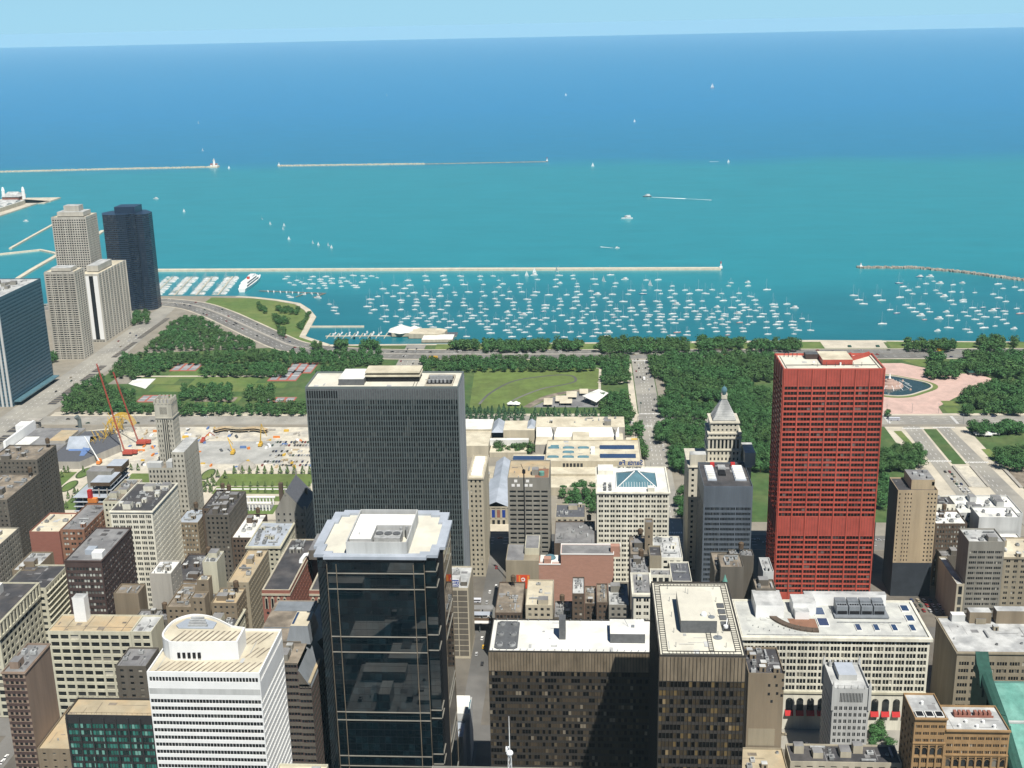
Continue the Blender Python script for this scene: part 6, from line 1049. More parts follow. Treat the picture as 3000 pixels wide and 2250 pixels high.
# hotel with arched windows and court
def palmer():
    r = thing('hotel', 'red brick hotel with arched top windows around a narrow light court', 'hotel', (735, 175, 0))
    b = MB(); wins = []; h = 89.5
    def wing(y1, y0, x0, x1):
        for k in 'WS': facade(b, wins, *sides(x0, x1, y1, y0)[k], 0, h, max(2, round((y1 - y0 if k == 'W' else x1 - x0) / 3.9)), 23, .42, .5, depth=.25, mx=.8, mz1=2.0)
        for k in 'EN': plain(b, *sides(x0, x1, y1, y0)[k], 0, h)
        parapet(b, x0, x1, y1, y0, h, t=1.0, ph=1.0, m=1)
    wing(193.3, 176.3, 683, 758); wing(164.5, 148, 683, 758)
    b.box(740, 758, 164.6, 176.2, 0, h); b.build('wall', ['red_brick', 'beige_stone'], r)
    b = MB(); [b.quad((684, a, h - .6), (757, a, h - .6), (757, c, h - .6), (684, c, h - .6)) for a, c in ((177.3, 192.3), (149, 163.5))]; b.build_each('roof', 'dark_roof', r)
    for y0 in (177, 148.6):
        for k in range(4):
            y = y0 + 2 + k * 3.7; b = MB(); b.box(682.7, 683, y - .2, y + .15, 77, 84); b.box(682.7, 683, y + 1.45, y + 1.8, 77, 84); b.cyl(682.8, y + .8, 84, 85.2, 1.0, .3, n=8, sx=.2); b.build('arch_trim', 'beige_stone', r)
            b = MB(); b.box(682.8, 683, y + .15, y + 1.45, 77.3, 84); b.build('arched_window', G_DARK, r)
    b = MB(); b.box(683 - .3, 758.3, 176.0, 176.3, 86.2, 87.2, bottom=True); b.box(682.5, 683, 176.2, 193.5, 86, 87.2, bottom=True); b.box(682.5, 683, 148, 164.6, 86, 87.2, bottom=True); b.build('cornice', 'beige_stone', r)
    finish_windows(r, wins, G_STD)
    b = MB(); b.tube((730, 177.5, 91), (730, 170, 91.8), 1.2, 10); b.tube((730, 177.5, 91), (723, 178.5, 90.5), 1.2, 10); b.tube((723, 178.5, 90.5), (722, 178.5, 88.8), 1.2, 10); b.build('duct', 'white_metal', r)
    box_part(r, 'penthouse', 726, 752, 164.7, 174, 89.5, 96, 'grey_brown', 'grey_roof'); clutter(r, 735, 757, 178, 192, h - .6, 7, 3)
palmer()
building('office_block', 'long tan roofed block with many small side windows left of the brick hotel', 722, 772, 227, 213, 75.3, 'buff_brick', 'tan_roof', W=(4, 4, .35, .42), S=(2.9, 3.9, .5, .52), n=4)
building('low_block', 'irregular tan roofed block stepping down in front of the long tan block', 700, 721, 231, 215, 72, 'tan_brick', 'tan_roof', W=(3.2, 4, .4, .4), S=(3, 4, .5, .5), n=5)
building('low_block', 'black roofed plant block with white pipes in front of the tan blocks', 688, 712, 232, 214, 62, 'cream_terracotta', 'dark_roof', W=(3, 4, .6, .5), S=(3.2, 4, .6, .6), n=9, corn=1.0)
building('brick_tower', 'stubby tan brick tower with a flat pale cap, in front of the black roofs', 705, 712, 240.5, 233, 85, 'tan_brick', 'cream_roof', W=(4, 5, .3, .3), n=1)
building('brick_tower', 'small tan brick shaft with tiny windows near the white banded tower', 692, 701, 241, 232, 79.3, 'tan_brick', 'brown_roof', W=(3.6, 4.6, .35, .4), n=1)
building('low_block', 'wide black flat roof among the cluttered roofs left of the brick hotel', 760, 803, 279, 259, 58, 'brown_brick', 'dark_roof', W=(4, 4, .5, .5), n=8)
building('low_block', 'pale boxy plant tower with a light roof beside the long tan roof', 740, 757, 248, 238.5, 81, 'cream_terracotta', 'light_roof', n=4)
building('low_block', 'cream block with a white roof in front of the white grid tower', 720, 740, 276, 262, 82, 'concrete', 'white_roof', W=None, S=(5, 5, .3, .3), n=6)
building('brick_tower', 'brown windowless brick shaft rising behind the tan store roof', 718, 732, 300, 284, 69, 'tan_brick', 'brown_roof', W=None, n=2)
building('low_block', 'dark flat roofed link block right of the brown brick shaft', 706, 720, 284, 262, 57, 'grey_brown', 'grey_roof', W=(4, 4, .5, .5), n=6)
building('low_block', 'brown block of stacked roofs left of the teardrop penthouse', 706, 738, 262, 242, 66, 'tan_brick', 'brown_roof', W=(4, 4, .4, .4), n=10)
building('low_block', 'tan roofs with a dark vault behind the teardrop penthouse', 713, 721, 251, 232, 68, 'tan_brick', 'dark_roof', W=(4, 4, .4, .4), n=3)
building('office_block', 'pale stepped block between the tan brick tower and the black wide roof', 742, 760, 284, 250, 57, 'tan_brick', 'grey_roof', W=(3, 4, .5, .5), n=6)

# ------------------------------------------------------------------ centre right
building('office_block', 'tall thin tan block with skylights on its roof right of the ribbed tower', 890, 941, 88.8, 77.3, 82, 'beige_stone', 'cream_roof', W=(3.6, 4, .42, .5), S=(3.6, 4, .5, .55), n=0, corn=.8)
def pgas():
    r = by_label('tall thin tan block')
    for i in range(7):
        b = MB(); b.gable(897 + i * 6, 901 + i * 6, 79, 87, 81.2, 83, 'y', 0, 0); b.build('skylight', 'white_roof', r)
pgas()
def garage():
    r = building('parking_garage', 'tan gridded garage with a blue billboard on its roof', 763, 797, 92.6, 77.6, 52.5, 'beige_stone', 'light_roof', W=None, n=3)
    b = MB()
    for i in range(12):
        z = 2 + i * 4.1
        for ya, yb in ((78.4, 84.6), (85.2, 89.2), (89.8, 92.2)): b.box(762.9, 762.98, ya, yb, z, z + 3.5)
    b.build('infill_panel', 'grey_brown', r)
    box_part(r, 'stair_head', 770, 776, 84, 92, 51.5, 55.5, 'grey_brown', 'light_roof'); box_part(r, 'stair_head', 768, 772, 79, 83, 51.5, 54.5, 'grey_brown', 'light_roof')
    s = thing('billboard', 'dark blue rooftop billboard with white lettering above the tan garage', 'billboard', (763.6, 88, 52.5))
    b = MB(); b.box(763.4, 763.9, 83.4, 92.3, 53, 58.6, 0); b.build('frame', 'white_metal', s)
    b = MB(); b.box(763.32, 763.4, 83.8, 91.9, 53.4, 58.2); b.build('panel', 'sign_blue', s)
    b = MB(); [b.tube((764.2, y, 52), (765.6, y, 52), .1) or b.tube((763.9, y, 57.5), (766.5, y, 51.6), .12) for y in (84.5, 88, 91.5)]; b.build('brace', 'grey_metal', s)
    for t, z in (('LIBERTY', 56.6), ('BAKERO'[:0] + 'AERO', 54.7)):
        text_mesh(t, 2.0, 'lettering', 'white_paint', s, (763.25, 87.6 if t != 'AERO' else 86.6, z), (R(90), 0, R(-90)), .04)
garage()
def station():
    t = thing('train_station', 'elevated railway station canopies bridging the street below the tan garage', 'station', (812, 74, 0))
    b = MB()
    for x0, x1, m in ((818, 826, 0), (809, 816, 1), (797, 802, 2)): b.quad((x0, 66.5, 8.6), (x1, 66.5, 8), (x1, 81.5, 8), (x0, 81.5, 8.6), m)
    b.build('canopy', ['grey_roof', 'blue_roof', 'white_roof'], t)
    b = MB(); [b.box(x, x + .4, y, y + .4, 0, 8) for x in (799, 810, 815, 820, 825) for y in (67, 74, 81)]; b.build_each('column', 'rib_grey', t)
    b = MB(); b.box(803, 808, 30, 130, 6.3, 6.9, bottom=True); [b.box(803 + k, 803.15 + k, 30, 130, 6.9, 7.05) for k in (1.0, 2.4, 3.2, 4.6)]; b.build('track_deck', 'bark', t)
station()
building('low_block', 'mottled beige roof with a fan row, right beside the station canopies', 752, 798, 59.4, 41.4, 40.3, 'brown_brick', 'brown_roof', W=(2.4, 4, .7, .55), n=6)
building('low_block', 'cream flat roof with a pale parapet in front of the red brick hall', 752, 790, 39, 21.3, 46, 'beige_stone', 'cream_roof', W=(4, 4, .5, .5), n=3)
building('low_block', 'low roof cluttered with fans between the cream roof and the grey roofs', 766, 790, 20.8, 8.8, 30, 'grey_brown', 'grey_roof', W=(4, 4, .5, .5), n=12)
building('low_block', 'grey roofed block with a white corner in front of the red brick hall', 756, 781, 8.4, .4, 52.6, 'brown_brick', 'light_roof', W=(4, 4, .5, .5), n=4)
building('low_block', 'brown rooftop block third from the white fronted building', 757, 783, .2, -7.4, 45, 'brown_brick', 'brown_roof', W=(3, 4, .5, .5), n=5)
building('low_block', 'small dark roofed block with a lantern second from the white fronted building', 750, 778, -7.6, -15, 49.4, 'brown_brick', 'brown_roof', W=(3, 4, .5, .5), n=4)
building('low_block', 'grey roofed narrow block next to the white fronted building', 745, 776, -15.4, -28.4, 50.3, 'grey_stone', 'light_roof', W=(4, 4, .5, .5), n=7)
building('low_block', 'tan low roofs filling the gap above the white roofed slab', 700, 744, 20, -27, 34, 'tan_brick', 'brown_roof', W=(4, 4, .5, .5), n=16)
building('office_block', 'white fronted narrow building with a heavy cornice between the two dark towers', 690, 718, -29, -39.5, 86, 'white_terracotta', 'grey_roof', W=(4.4, 4.4, .66, .52, 2), n=4, top=1.5, corn=1.3)

def hall():
    r = thing('concert_hall', 'concert hall of red brick with a glass dome and an orange banner', 'building', (835, 10, 0))
    b = MB()
    b.box(815, 832, -20, 17, 0, 53.4, 0); b.box(815, 830, 17.003, 32.6, 0, 45.5, 0); b.box(815, 843, 32.603, 56, 0, 48.5, 1); b.box(825, 848, 32.7, 43, 48.5, 53.5, 2)
    b.box(819, 824, -24.5, -18, 50, 58, 0); b.build('wall', ['rose_brick', 'buff_brick', 'cream_terracotta'], r)
    b = MB(); b.quad((815.6, -19.4, 53.45), (831.4, -19.4, 53.45), (831.4, 16.4, 53.45), (815.6, 16.4, 53.45)); b.quad((815.6, 43.4, 48.55), (842.4, 43.4, 48.55), (842.4, 55.4, 48.55), (815.6, 55.4, 48.55)); b.quad((825.5, 33.2, 53.55), (847.5, 33.2, 53.55), (847.5, 42.5, 53.55), (825.5, 42.5, 53.55)); b.build_each('roof', 'grey_roof', r)
    b = MB()
    for a in ((814.7, 815.1, -20.2, 17.2), (831.8, 832.3, -20.2, 17.2), (815.1, 831.8, 16.8, 17.2), (815.1, 831.8, -20.2, -19.8)): b.box(*a, 53.4, 54.2)
    b.box(814.7, 815.2, 17.2, 32.6, 45.5, 46.3); b.box(818.5, 824.4, -24.9, -24.5, 57.5, 58.6); b.box(815, 822, 23.5, 29.5, 45.5, 46.0); b.build('coping', 'white_paint', r)
    box_part(r, 'stair_head', 815.5, 821, 24, 29, 45.5, 49.5, 'rose_brick', 'rose_brick')
    b = MB(); b.box(818.5, 829, 18, 31.8, 45.6, 46.6, 0, top=1); b.build('dome_base', ['white_paint', 'white_roof'], r)
    b = MB(); b.dome(824, 25, 46.6, 4.3, 2.4, 16, 4); [b.tube((824 + 4.35 * math.cos(a), 25 + 4.35 * math.sin(a), 46.7), (824, 25, 49.2), .12, 4) for a in [i * math.pi / 4 for i in range(8)]]; b.build('glass_dome', 'teal_glass', r)
    n = thing('banner', 'red and orange hanging banner with a white round emblem on the tan hall wall', 'banner', (814.8, 44, 33))
    b = MB(); b.box(814.72, 814.9, 45.4, 48.6, 27, 37.5, 0); b.box(814.72, 814.9, 39.2, 42.4, 27, 37.5, 0); b.box(814.74, 814.92, 42.4, 45.4, 32, 37.5, 0); b.box(814.7, 814.72, 45.9, 47.0, 27, 37, 1); b.box(814.7, 814.72, 39.6, 40.9, 27, 37, 1); b.box(814.74, 814.92, 42.5, 45.3, 27, 32, 2); b.build('cloth', ['banner_red', 'banner_orange', 'boat_blue'], n)
    b = MB(); 
    for i in range(14):
        a0, a1 = i * 2 * math.pi / 14, (i + 1) * 2 * math.pi / 14
        if 5.6 < a0: continue
        b.quad((814.68, 43.9 + 1.5 * math.cos(a0), 34 + 1.5 * math.sin(a0)), (814.68, 43.9 + 1.5 * math.cos(a1), 34 + 1.5 * math.sin(a1)), (814.68, 43.9 + .7 * math.cos(a1), 34 + .7 * math.sin(a1)), (814.68, 43.9 + .7 * math.cos(a0), 34 + .7 * math.sin(a0)))
    b.build('emblem', 'white_paint', n)
    return r
hall()
building('office_block', 'grey flat roofed hall block between the gridded tower and the white skylit block', 862, 904, 23, -7.5, 41, 'brown_brick', 'grey_roof', W=None, n=5)
building('office_block', 'dark striped roof block in front of the museum trees', 904.5, 932, 23, 0, 44, 'beige_stone', 'slate_roof', W=(4, 4, .5, .5), n=4)
def borg():
    r = building('grid_tower', 'grey gridded tower with five window columns and a tan roof, behind the concert hall', 890, 929, 58.7, 27, 82.2, 'grey_stone', 'tan_roof', W=(6.1, 3.85, .80, .48), S=(6.4, 3.85, .80, .48), gm=G_DARK, n=3, top=8.5, depth=.6, reveal=True)
    b = MB()
    for y, z in ((54.5, 76.5), (50.5, 76.5), (44.5, 76.5), (41, 76.5), (52.5, 80), (43.5, 80)): b.box(889.9, 889.97, y - 1.2, y + 1.2, z - 1.6, z + .6)
    b.build_each('panel', 'white_paint', r)
    b = MB(); b.box(891, 911, 28, 38, 81.2, 81.6, 0); b.cyl(897, 33, 81.6, 84.5, 2.1, n=12, m=1); b.build('rooftop_unit', ['orange_brick', 'green_copper'], r)
    m = thing('antenna_mast', 'tall black pole with a small head rising in front of the grey gridded tower', 'antenna', (850, 44, 30))
    b = MB(); b.tube((850, 44, 20), (850, 44, 104), .45, 6); b.build_each('pole', 'black', m)
    b = MB(); b.cyl(850, 44, 101, 103.5, 1.2, n=8); b.tube((850, 44, 103), (850, 46, 108), .2); b.build('head', 'black', m)
borg()
def santafe():
    r = building('office_block', 'white office block with a glass pyramid skylight and letters on its far roof edge', 882, 936, -8.9, -62.9, 74.1, 'white_terracotta', 'white_roof', W=(4.5, 4.05, .74, .56, 2), S=None, N=(4.5, 4.05, .74, .56, 2), gm=G_STD, n=0, top=.6, corn=1.0, reveal=True)
    z = 73.1
    b = MB(); b.hip(892, 925, -54.5, -24, z, z + 7.5, 14, 0)
    b.build('glass_pyramid', 'teal_glass', r)
    b = MB()
    for i in range(15):
        y = -54.5 + 30.5 * (i + .5) / 15; t = min(i + .5, 14.5 - i) / 7.5 * 1.0
        b.tube((892, y, z + .2), (892 + min(16.5, t * 14), y, z + .2 + min(7.5, t * 7.5 * .9)), .12, 4)
    for p, q in (((892, -54.5, z), (908.5, -40.5, z + 7.6)), ((892, -24, z), (908.5, -38.0, z + 7.6)), ((925, -54.5, z), (908.5, -40.5, z + 7.6)), ((925, -24, z), (908.5, -38, z + 7.6))): b.tube(p, q, .4, 4)
    for a in ((891.4, 892, -55, -23.4), (925, 925.6, -55, -23.4), (892, 925, -24, -23.4), (892, 925, -55.1, -54.5)): b.box(*a, z, z + .9)
    b.build('glazing_bar', 'white_paint', r)
    b = MB(); [b.box(886 + (i % 3) * 5, 889 + (i % 3) * 5, -20 + (i // 3) * 4, -18 + (i // 3) * 4, z, z + 2, i % 2) for i in range(6)]; b.build_each('air_handler', ['hvac', 'hvac_dark'], r)
    box_part(r, 'stair_head', 884, 889, -52, -47, z, z + 3.5, 'white_terracotta', 'white_roof'); box_part(r, 'plant_room', 920, 934, -22, -10, z, z + 3.5, 'white_terracotta', 'white_roof')
    s = thing('rooftop_sign', 'large dark rooftop letters seen from behind, reading backwards', 'sign', (933.5, -36, 74))
    text_mesh('Santa Fe', 5.6, 'lettering', 'boat_blue', s, (933.6, -36, 78.2), (R(90), 0, R(90)), .25)
    b = MB(); [b.tube((933, y, 73.5), (933, y, 77), .12) for y in range(-47, -24, 3)]; b.tube((933, -47, 76.2), (933, -25, 76.2), .1); b.build('frame', 'grey_metal', s)
santafe()
building('office_block', 'cluttered dark roofed block with a tall narrow stair tower right of the concert hall', 770, 800, -30, -42, 74.6, 'grey_brown', 'brown_roof', W=(4, 4, .5, .5), N=(4, 4, .4, .4), n=7)
building('office_block', 'white cornered block with a rough pale roof at the shaded boulevard corner', 765, 800, -45.5, -64, 74.5, 'white_terracotta', 'light_roof', W=(4, 4, .55, .5), n=14)
building('stair_tower', 'narrow tan stair tower standing above the dark roofs', 778, 785, -39.8, -45, 93.8, 'tan_brick', 'grey_roof', W=(3, 6, .3, .3), n=0)
building('low_block', 'tan square penthouse block with a dark roof beside the white window wall', 748, 764, -41.4, -49, 83.6, 'buff_brick', 'dark_roof', W=None, n=0)
building('low_block', 'dark roofs with white window wall behind the pale roofed dark tower', 738, 747.5, -41.6, -54.5, 75, 'white_terracotta', 'grey_roof', W=(3.3, 4.5, .7, .6), n=2)
building('low_block', 'dark grey roof with a curved white parapet at the boulevard corner', 735, 764, -55, -67.5, 72.3, 'white_terracotta', 'slate_roof', W=(4, 4, .5, .5), n=2)
building('low_block', 'grey cluttered roof left of the tan square penthouse', 740, 764, -29, -41, 75.5, 'grey_brown', 'grey_roof', W=(4, 4, .5, .5), n=10)
building('office_block', 'brown block with white ducts on its roof between the grey tower and the pale roof', 748, 776, -83, -98, 74, 'grey_brown', 'brown_roof', W=None, n=3)
building('low_block', 'brown blank walled block with a pyramid finial below the grey dark tower', 742, 762, -86, -100.5, 79, 'grey_brown', 'brown_roof', W=None, n=4)
building('low_block', 'plant block with big white fans above the brown walls', 765, 775, -94.5, -110, 76.2, 'grey_brown', 'grey_roof', W=None, n=9)
building('low_block', 'narrow pale roof with rows of units beside the red skyscraper', 742, 763, -112.8, -119.4, 76.1, 'light_grey', 'light_roof', W=None, n=5)
building('low_block', 'grey lower block with dark windows beside the red skyscraper', 728, 741.5, -106.5, -119, 71, 'grey_brown', 'brown_roof', W=(3, 4.5, .5, .5, 2), n=3)
def finial():
    t = thing('roof_finial', 'pale green pyramid finial on the brown block behind the pale roof', 'finial', (738.5, -88.5, 70))
    b = MB(); b.box(737, 740, -90, -87, 0, 70, 1); b.cyl(738.5, -88.5, 70, 75.5, 1.8, .05, n=8); b.build('spire', ['green_copper', 'grey_brown'], t)
finial()
def cnan():
    r = building('office_tower', 'dark grey slab tower with window bands left of the red skyscraper', 835, 884, -83.6, -117.8, 97.2, 'blue_grey', 'dark_roof', W=(11.2, 3.85, .94, .5, 10), N=(11.5, 3.85, .94, .5, 10), gm=G_DARK, n=0, top=14, reveal=False, depth=.2)
    z = 96.2
    for y0, y1 in ((-94, -87.5), (-115, -107)):
        b = MB(); b.box(848, 878, y0, y1, z, z + .8, 0); [b.box(850 + i * 4.6, 853 + i * 4.6, y0 + .6, y1 - .6, z + .8, z + 1.6, 1) for i in range(6)]; b.build_each('cooling_unit', ['blue_roof', 'white_roof'], r)
    box_part(r, 'roof_well', 858, 868, -101.5, -96.5, z, z + 1.2, 'black'); box_part(r, 'vent', 870, 876, -102.5, -97, z, z + 2, 'hvac'); box_part(r, 'vent', 876, 879, -95, -92, z, z + 3, 'awning_red'); box_part(r, 'vent', 876, 879, -110, -107, z, z + 3, 'awning_red')
    b = MB(); 
    for i in range(23): y = -84.5 - i * 1.42; b.box(834.85, 835, y - .06, y + .06, 83.5, 96)
    b.build('mullion', 'hvac_dark', r)
cnan()
def straus():
    r = thing('tower', 'pale stone tower stepping up to a beehive pyramid with a glass ball', 'tower', (932, -106, 0))
    b = MB(); wins = []
    def tier(x0, x1, yN, yS, z0, z1, spec, corn=.7, mz=(0, .8)):
        for k in 'WN':
            p0, p1 = sides(x0, x1, yN, yS)[k]
            if spec: facade(b, wins, p0, p1, z0, z1, *spec, mz0=mz[0], mz1=mz[1], mx=.8)
            else: plain(b, p0, p1, z0, z1)
        for k in 'SE': plain(b, *sides(x0, x1, yN, yS)[k], z0, z1)
        b.quad((x0, yS, z1), (x1, yS, z1), (x1, yN, z1), (x0, yN, z1))
        if corn: cornice(b, x0, x1, yN, yS, z1, h=.9, out=corn)
    tier(905, 945, -79, -126, 0, 86, (10, 20, .42, .5), .8)
    tier(915, 940, -94, -119, 86.003, 96, (8, 2, .45, .5)); tier(915.1, 939.9, -94.1, -118.9, 96.003, 105.5, (8, 1, .55, .85)); tier(915.2, 939.8, -94.2, -118.8, 105.503, 109.2, (8, 1, .4, .5)); tier(917, 938, -96, -117, 109.203, 117.5, (6, 2, .42, .42), .9)
    b.build('wall', 'pale_stone', r)
    b = MB(); xm, ym = 927.5, -106.5
    for i in range(13):
        k = 8.6 - i * .56; z = 118 + i * 1.18; b.box(xm - k, xm + k, ym - k, ym + k, z, z + 1.18)
    b.build('pyramid_roof', 'light_roof', r)
    b = MB(); b.box(xm - 2.2, xm + 2.2, ym - 2.2, ym + 2.2, 133.3, 136); [b.box(xm + a * 2 - .4, xm + a * 2 + .4, ym + c * 2 - .4, ym + c * 2 + .4, 136, 137.5) for a in (-1, 1) for c in (-1, 1)]; b.build('lantern', 'pale_stone', r)
    b = MB(); b.dome(xm, ym, 139.3, 2.3, 3.4, 12, 5); b.cyl(xm, ym, 136.5, 139.3, 1.4, 2.3, n=12); b.cyl(xm, ym, 142.6, 144, .3, .1, n=6); b.build('glass_ball', 'teal_glass', r)
    box_part(r, 'penthouse', 906, 914, -92, -80, 86, 95, 'pale_stone', 'light_roof'); box_part(r, 'penthouse', 906, 930, -129, -121, 86, 96.5, 'pale_stone', 'light_roof')
    finish_windows(r, wins, G_DARK)
straus()
def tan_tower():
    x0, x1, yN, yS, h = 862, 888, -225.3, -253.6, 84
    r = thing('brick_tower', 'tan brick tower with a blank central strip above a blue black base', 'tower', (875, -239, 0))
    b = MB(); wins = []; zb = 27
    plain(b, (x0, yN), (x0, yS), 0, zb, 1)  # base takes the dark wall colour of a separate block
    facade(b, wins, (x0, yN), (x0, -236.5), zb, h - 1.5, 5, 17, .36, .46, depth=.25, mx=.5, mz0=.5, skip=lambda i, j: i in (1,)); plain(b, (x0, -236.5), (x0, -245.6), zb, h - 1.5, 2); facade(b, wins, (x0, -245.6), (x0, yS), zb, h - 1.5, 3, 17, .42, .46, depth=.25, mz0=.5, mx=.3)
    plain(b, (x0, yN), (x0, yS), h - 1.5, h)
    for k in 'SEN': plain(b, *sides(x0, x1, yN, yS)[k], 0, h, 1 if k == 'N' else 0)
    parapet(b, x0, x1, yN, yS, h); b.build('wall', ['warm_tan', 'dark_block', 'warm_tan'], r)
    finish_windows(r, wins, G_DARK); roof_part(r, x0, x1, yN, yS, h, 'dark_roof')
    b = MB(); b.box(866, 887, -252, -235.5, h - 1, h + 6.5, 0, top=1); b.box(866, 872, -251.9, -250, h + 2, h + 5, 2); b.build('penthouse', ['warm_tan', 'grey_roof', 'black'], r)
    b = MB(); [b.box(868 + i * 4, 871 + i * 4, -250 + (i % 3) * 4, -247 + (i % 3) * 4, h + 6.5, h + 8) for i in range(4)]; b.build_each('air_handler', 'hvac', r)
tan_tower()

# ------------------------------------------------------------------ bottom right
mat('depaul_roof', (.55, .56, .52), var=.12, c2=(.44, .45, .43), scale2=.09)
def depaul():
    r = building('department_store', 'cream arcaded store with a big pale roof, fan rows and red awnings', 683, 730, -93, -202, 62.3, 'white_terracotta', 'depaul_roof', W=(6.35, 4.55, .84, .70, 3), N=(6.3, 4.55, .84, .70, 3), gm=G_STD, n=0, top=.5, base=26, corn=1.7, depth=.5)
    z = 61.3
    b = MB(); wins = []
    for i in range(17):
        y = -97 - i * 6.32; b.box(682.7, 683, y - 2.0, y + 2.0, 12.6, 19.5, 0); 
        for k in range(6): a = k * math.pi / 6; c = (k + 1) * math.pi / 6; b.poly([(682.72, y, 19.5), (682.72, y - 2 * math.cos(a), 19.5 + 2 * math.sin(a)), (682.72, y - 2 * math.cos(c), 19.5 + 2 * math.sin(c))][::-1], 0)
    b.build('arched_window', G_STD, r)
    b = MB()
    for i in range(17): y = -97 - i * 6.32; b.quad((681, y - 2.4, 10.2), (681, y + 2.4, 10.2), (683, y + 2.4, 13.4), (683, y - 2.4, 13.4)); 
    b.build_each('awning', 'awning_red', r)
    box_part(r, 'string_course', 682.2, 683, -202.3, -92.8, 24.6, 26, 'cream_terracotta')
    b = MB()
    for i in range(4):
        y = -153 - i * 7.4; b.box(709.5, 715, y - 6.6, y, z + 1.5, z + 7, 0); b.box(715.1, 720, y - 6.6, y, z + 1.5, z + 8.2, 0)
        for q in range(4): b.cyl(712.2, y - 1.2 - q * 1.45, z + 7, z + 7.35, .6, n=8, m=1)
        b.box(709.35, 709.5, y - 6.2, y - .4, z + 2.2, z + 4.2, 1)
    b.box(707, 721, -184, -151.5, z + .6, z + 1.5, 0); b.build_each('cooling_tower', ['grey_metal', 'black'], r)
    box_part(r, 'plant_room', 733 - 8, 729.5, -186, -136, z, z + 7.5, 'white_metal', 'light_roof'); box_part(r, 'plant_room', 712, 724.5, -141, -127, z, z + 7.8, 'white_metal', 'light_roof'); box_part(r, 'plant_room', 708, 729, -121, -104, z, z + 8.2, 'white_metal', 'light_roof'); box_part(r, 'plant_room', 706, 712, -136, -127.5, z, z + 5, 'white_metal', 'light_roof')
    for i in range(4):
        y = -161.5 - i * 10.6; b = MB(); b.box(692, 700, y - 3.4, y, z, z + .6, 0); b.box(692.3, 699.7, y - 3.1, y - .3, z + .6, z + .66, 1); b.build('skylight', ['white_roof', 'blue_glass'], r)
    for x in (697, 711): b = MB(); b.box(x, x + 10, -146.8, -140.2, z, z + .7, 0); b.box(x + .4, x + 9.6, -146.4, -140.6, z + .7, z + .76, 1); b.build('skylight', ['white_roof', 'blue_glass'], r)
    for x in (704, 717): b = MB(); b.box(x, x + 8, -199, -194, z, z + .7, 0); b.box(x + .4, x + 7.6, -198.6, -194.4, z + .7, z + .76, 1); b.build('skylight', ['white_roof', 'blue_glass'], r)
    b = MB(); out = []
    for i in range(12): a = R(92 + 8.2 * i); out.append((718 + 26.5 * math.cos(a), -138 + 25.5 * math.sin(a)))
    for (x, y), (x2, y2) in zip(out, out[1:]):
        d = Vector((x2 - x, y2 - y)).normalized(); n_ = Vector((-d.y, d.x)) * 2.0; b.quad((x - n_.x, y - n_.y, z + 1.2), (x2 - n_.x, y2 - n_.y, z + 1.2), (x2 + n_.x, y2 + n_.y, z + 1.2), (x + n_.x, y + n_.y, z + 1.2)); b.quad((x - n_.x, y - n_.y, z), (x2 - n_.x, y2 - n_.y, z), (x2 - n_.x, y2 - n_.y, z + 1.2), (x - n_.x, y - n_.y, z + 1.2))
    b.build('curved_canopy', 'brown_brick', r)
    b = MB(); b.quad((694, -139.5, z + .1), (707, -139.5, z + .1), (707, -123, z + .1), (698, -124, z + .1)); b.build('terrace', 'orange_brick', r)
    b = MB(); b.box(686, 686.4, -200, -96, z, z + .5); b.box(702, 702.4, -190, -152, z, z + .8); [b.cyl(690 + (i * 7) % 9, -98 - i * 3, z, z + .9, .3, n=6) for i in range(12)]; b.build('pipe', 'hvac', r)
depaul()
def libblock():
    r = building('office_block', 'wide beige office block with a very large pale grey roof at the right edge', 683, 727, -218.2, -300, 53.4, 'buff_brick', 'light_roof', W=(7.2, 4.5, .78, .52, 4), N=None, gm=G_STD, n=9, top=4.5, corn=.9, base=10)
    box_part(r, 'plant_room', 720, 726.5, -249, -236, 52.4, 60, 'tan_brick', 'light_roof'); box_part(r, 'plant_room', 720, 726.5, -285, -252, 52.4, 61, 'tan_brick', 'light_roof'); box_part(r, 'plant_room', 722, 726.5, -234, -226, 52.4, 57, 'light_grey', 'white_roof')
libblock()
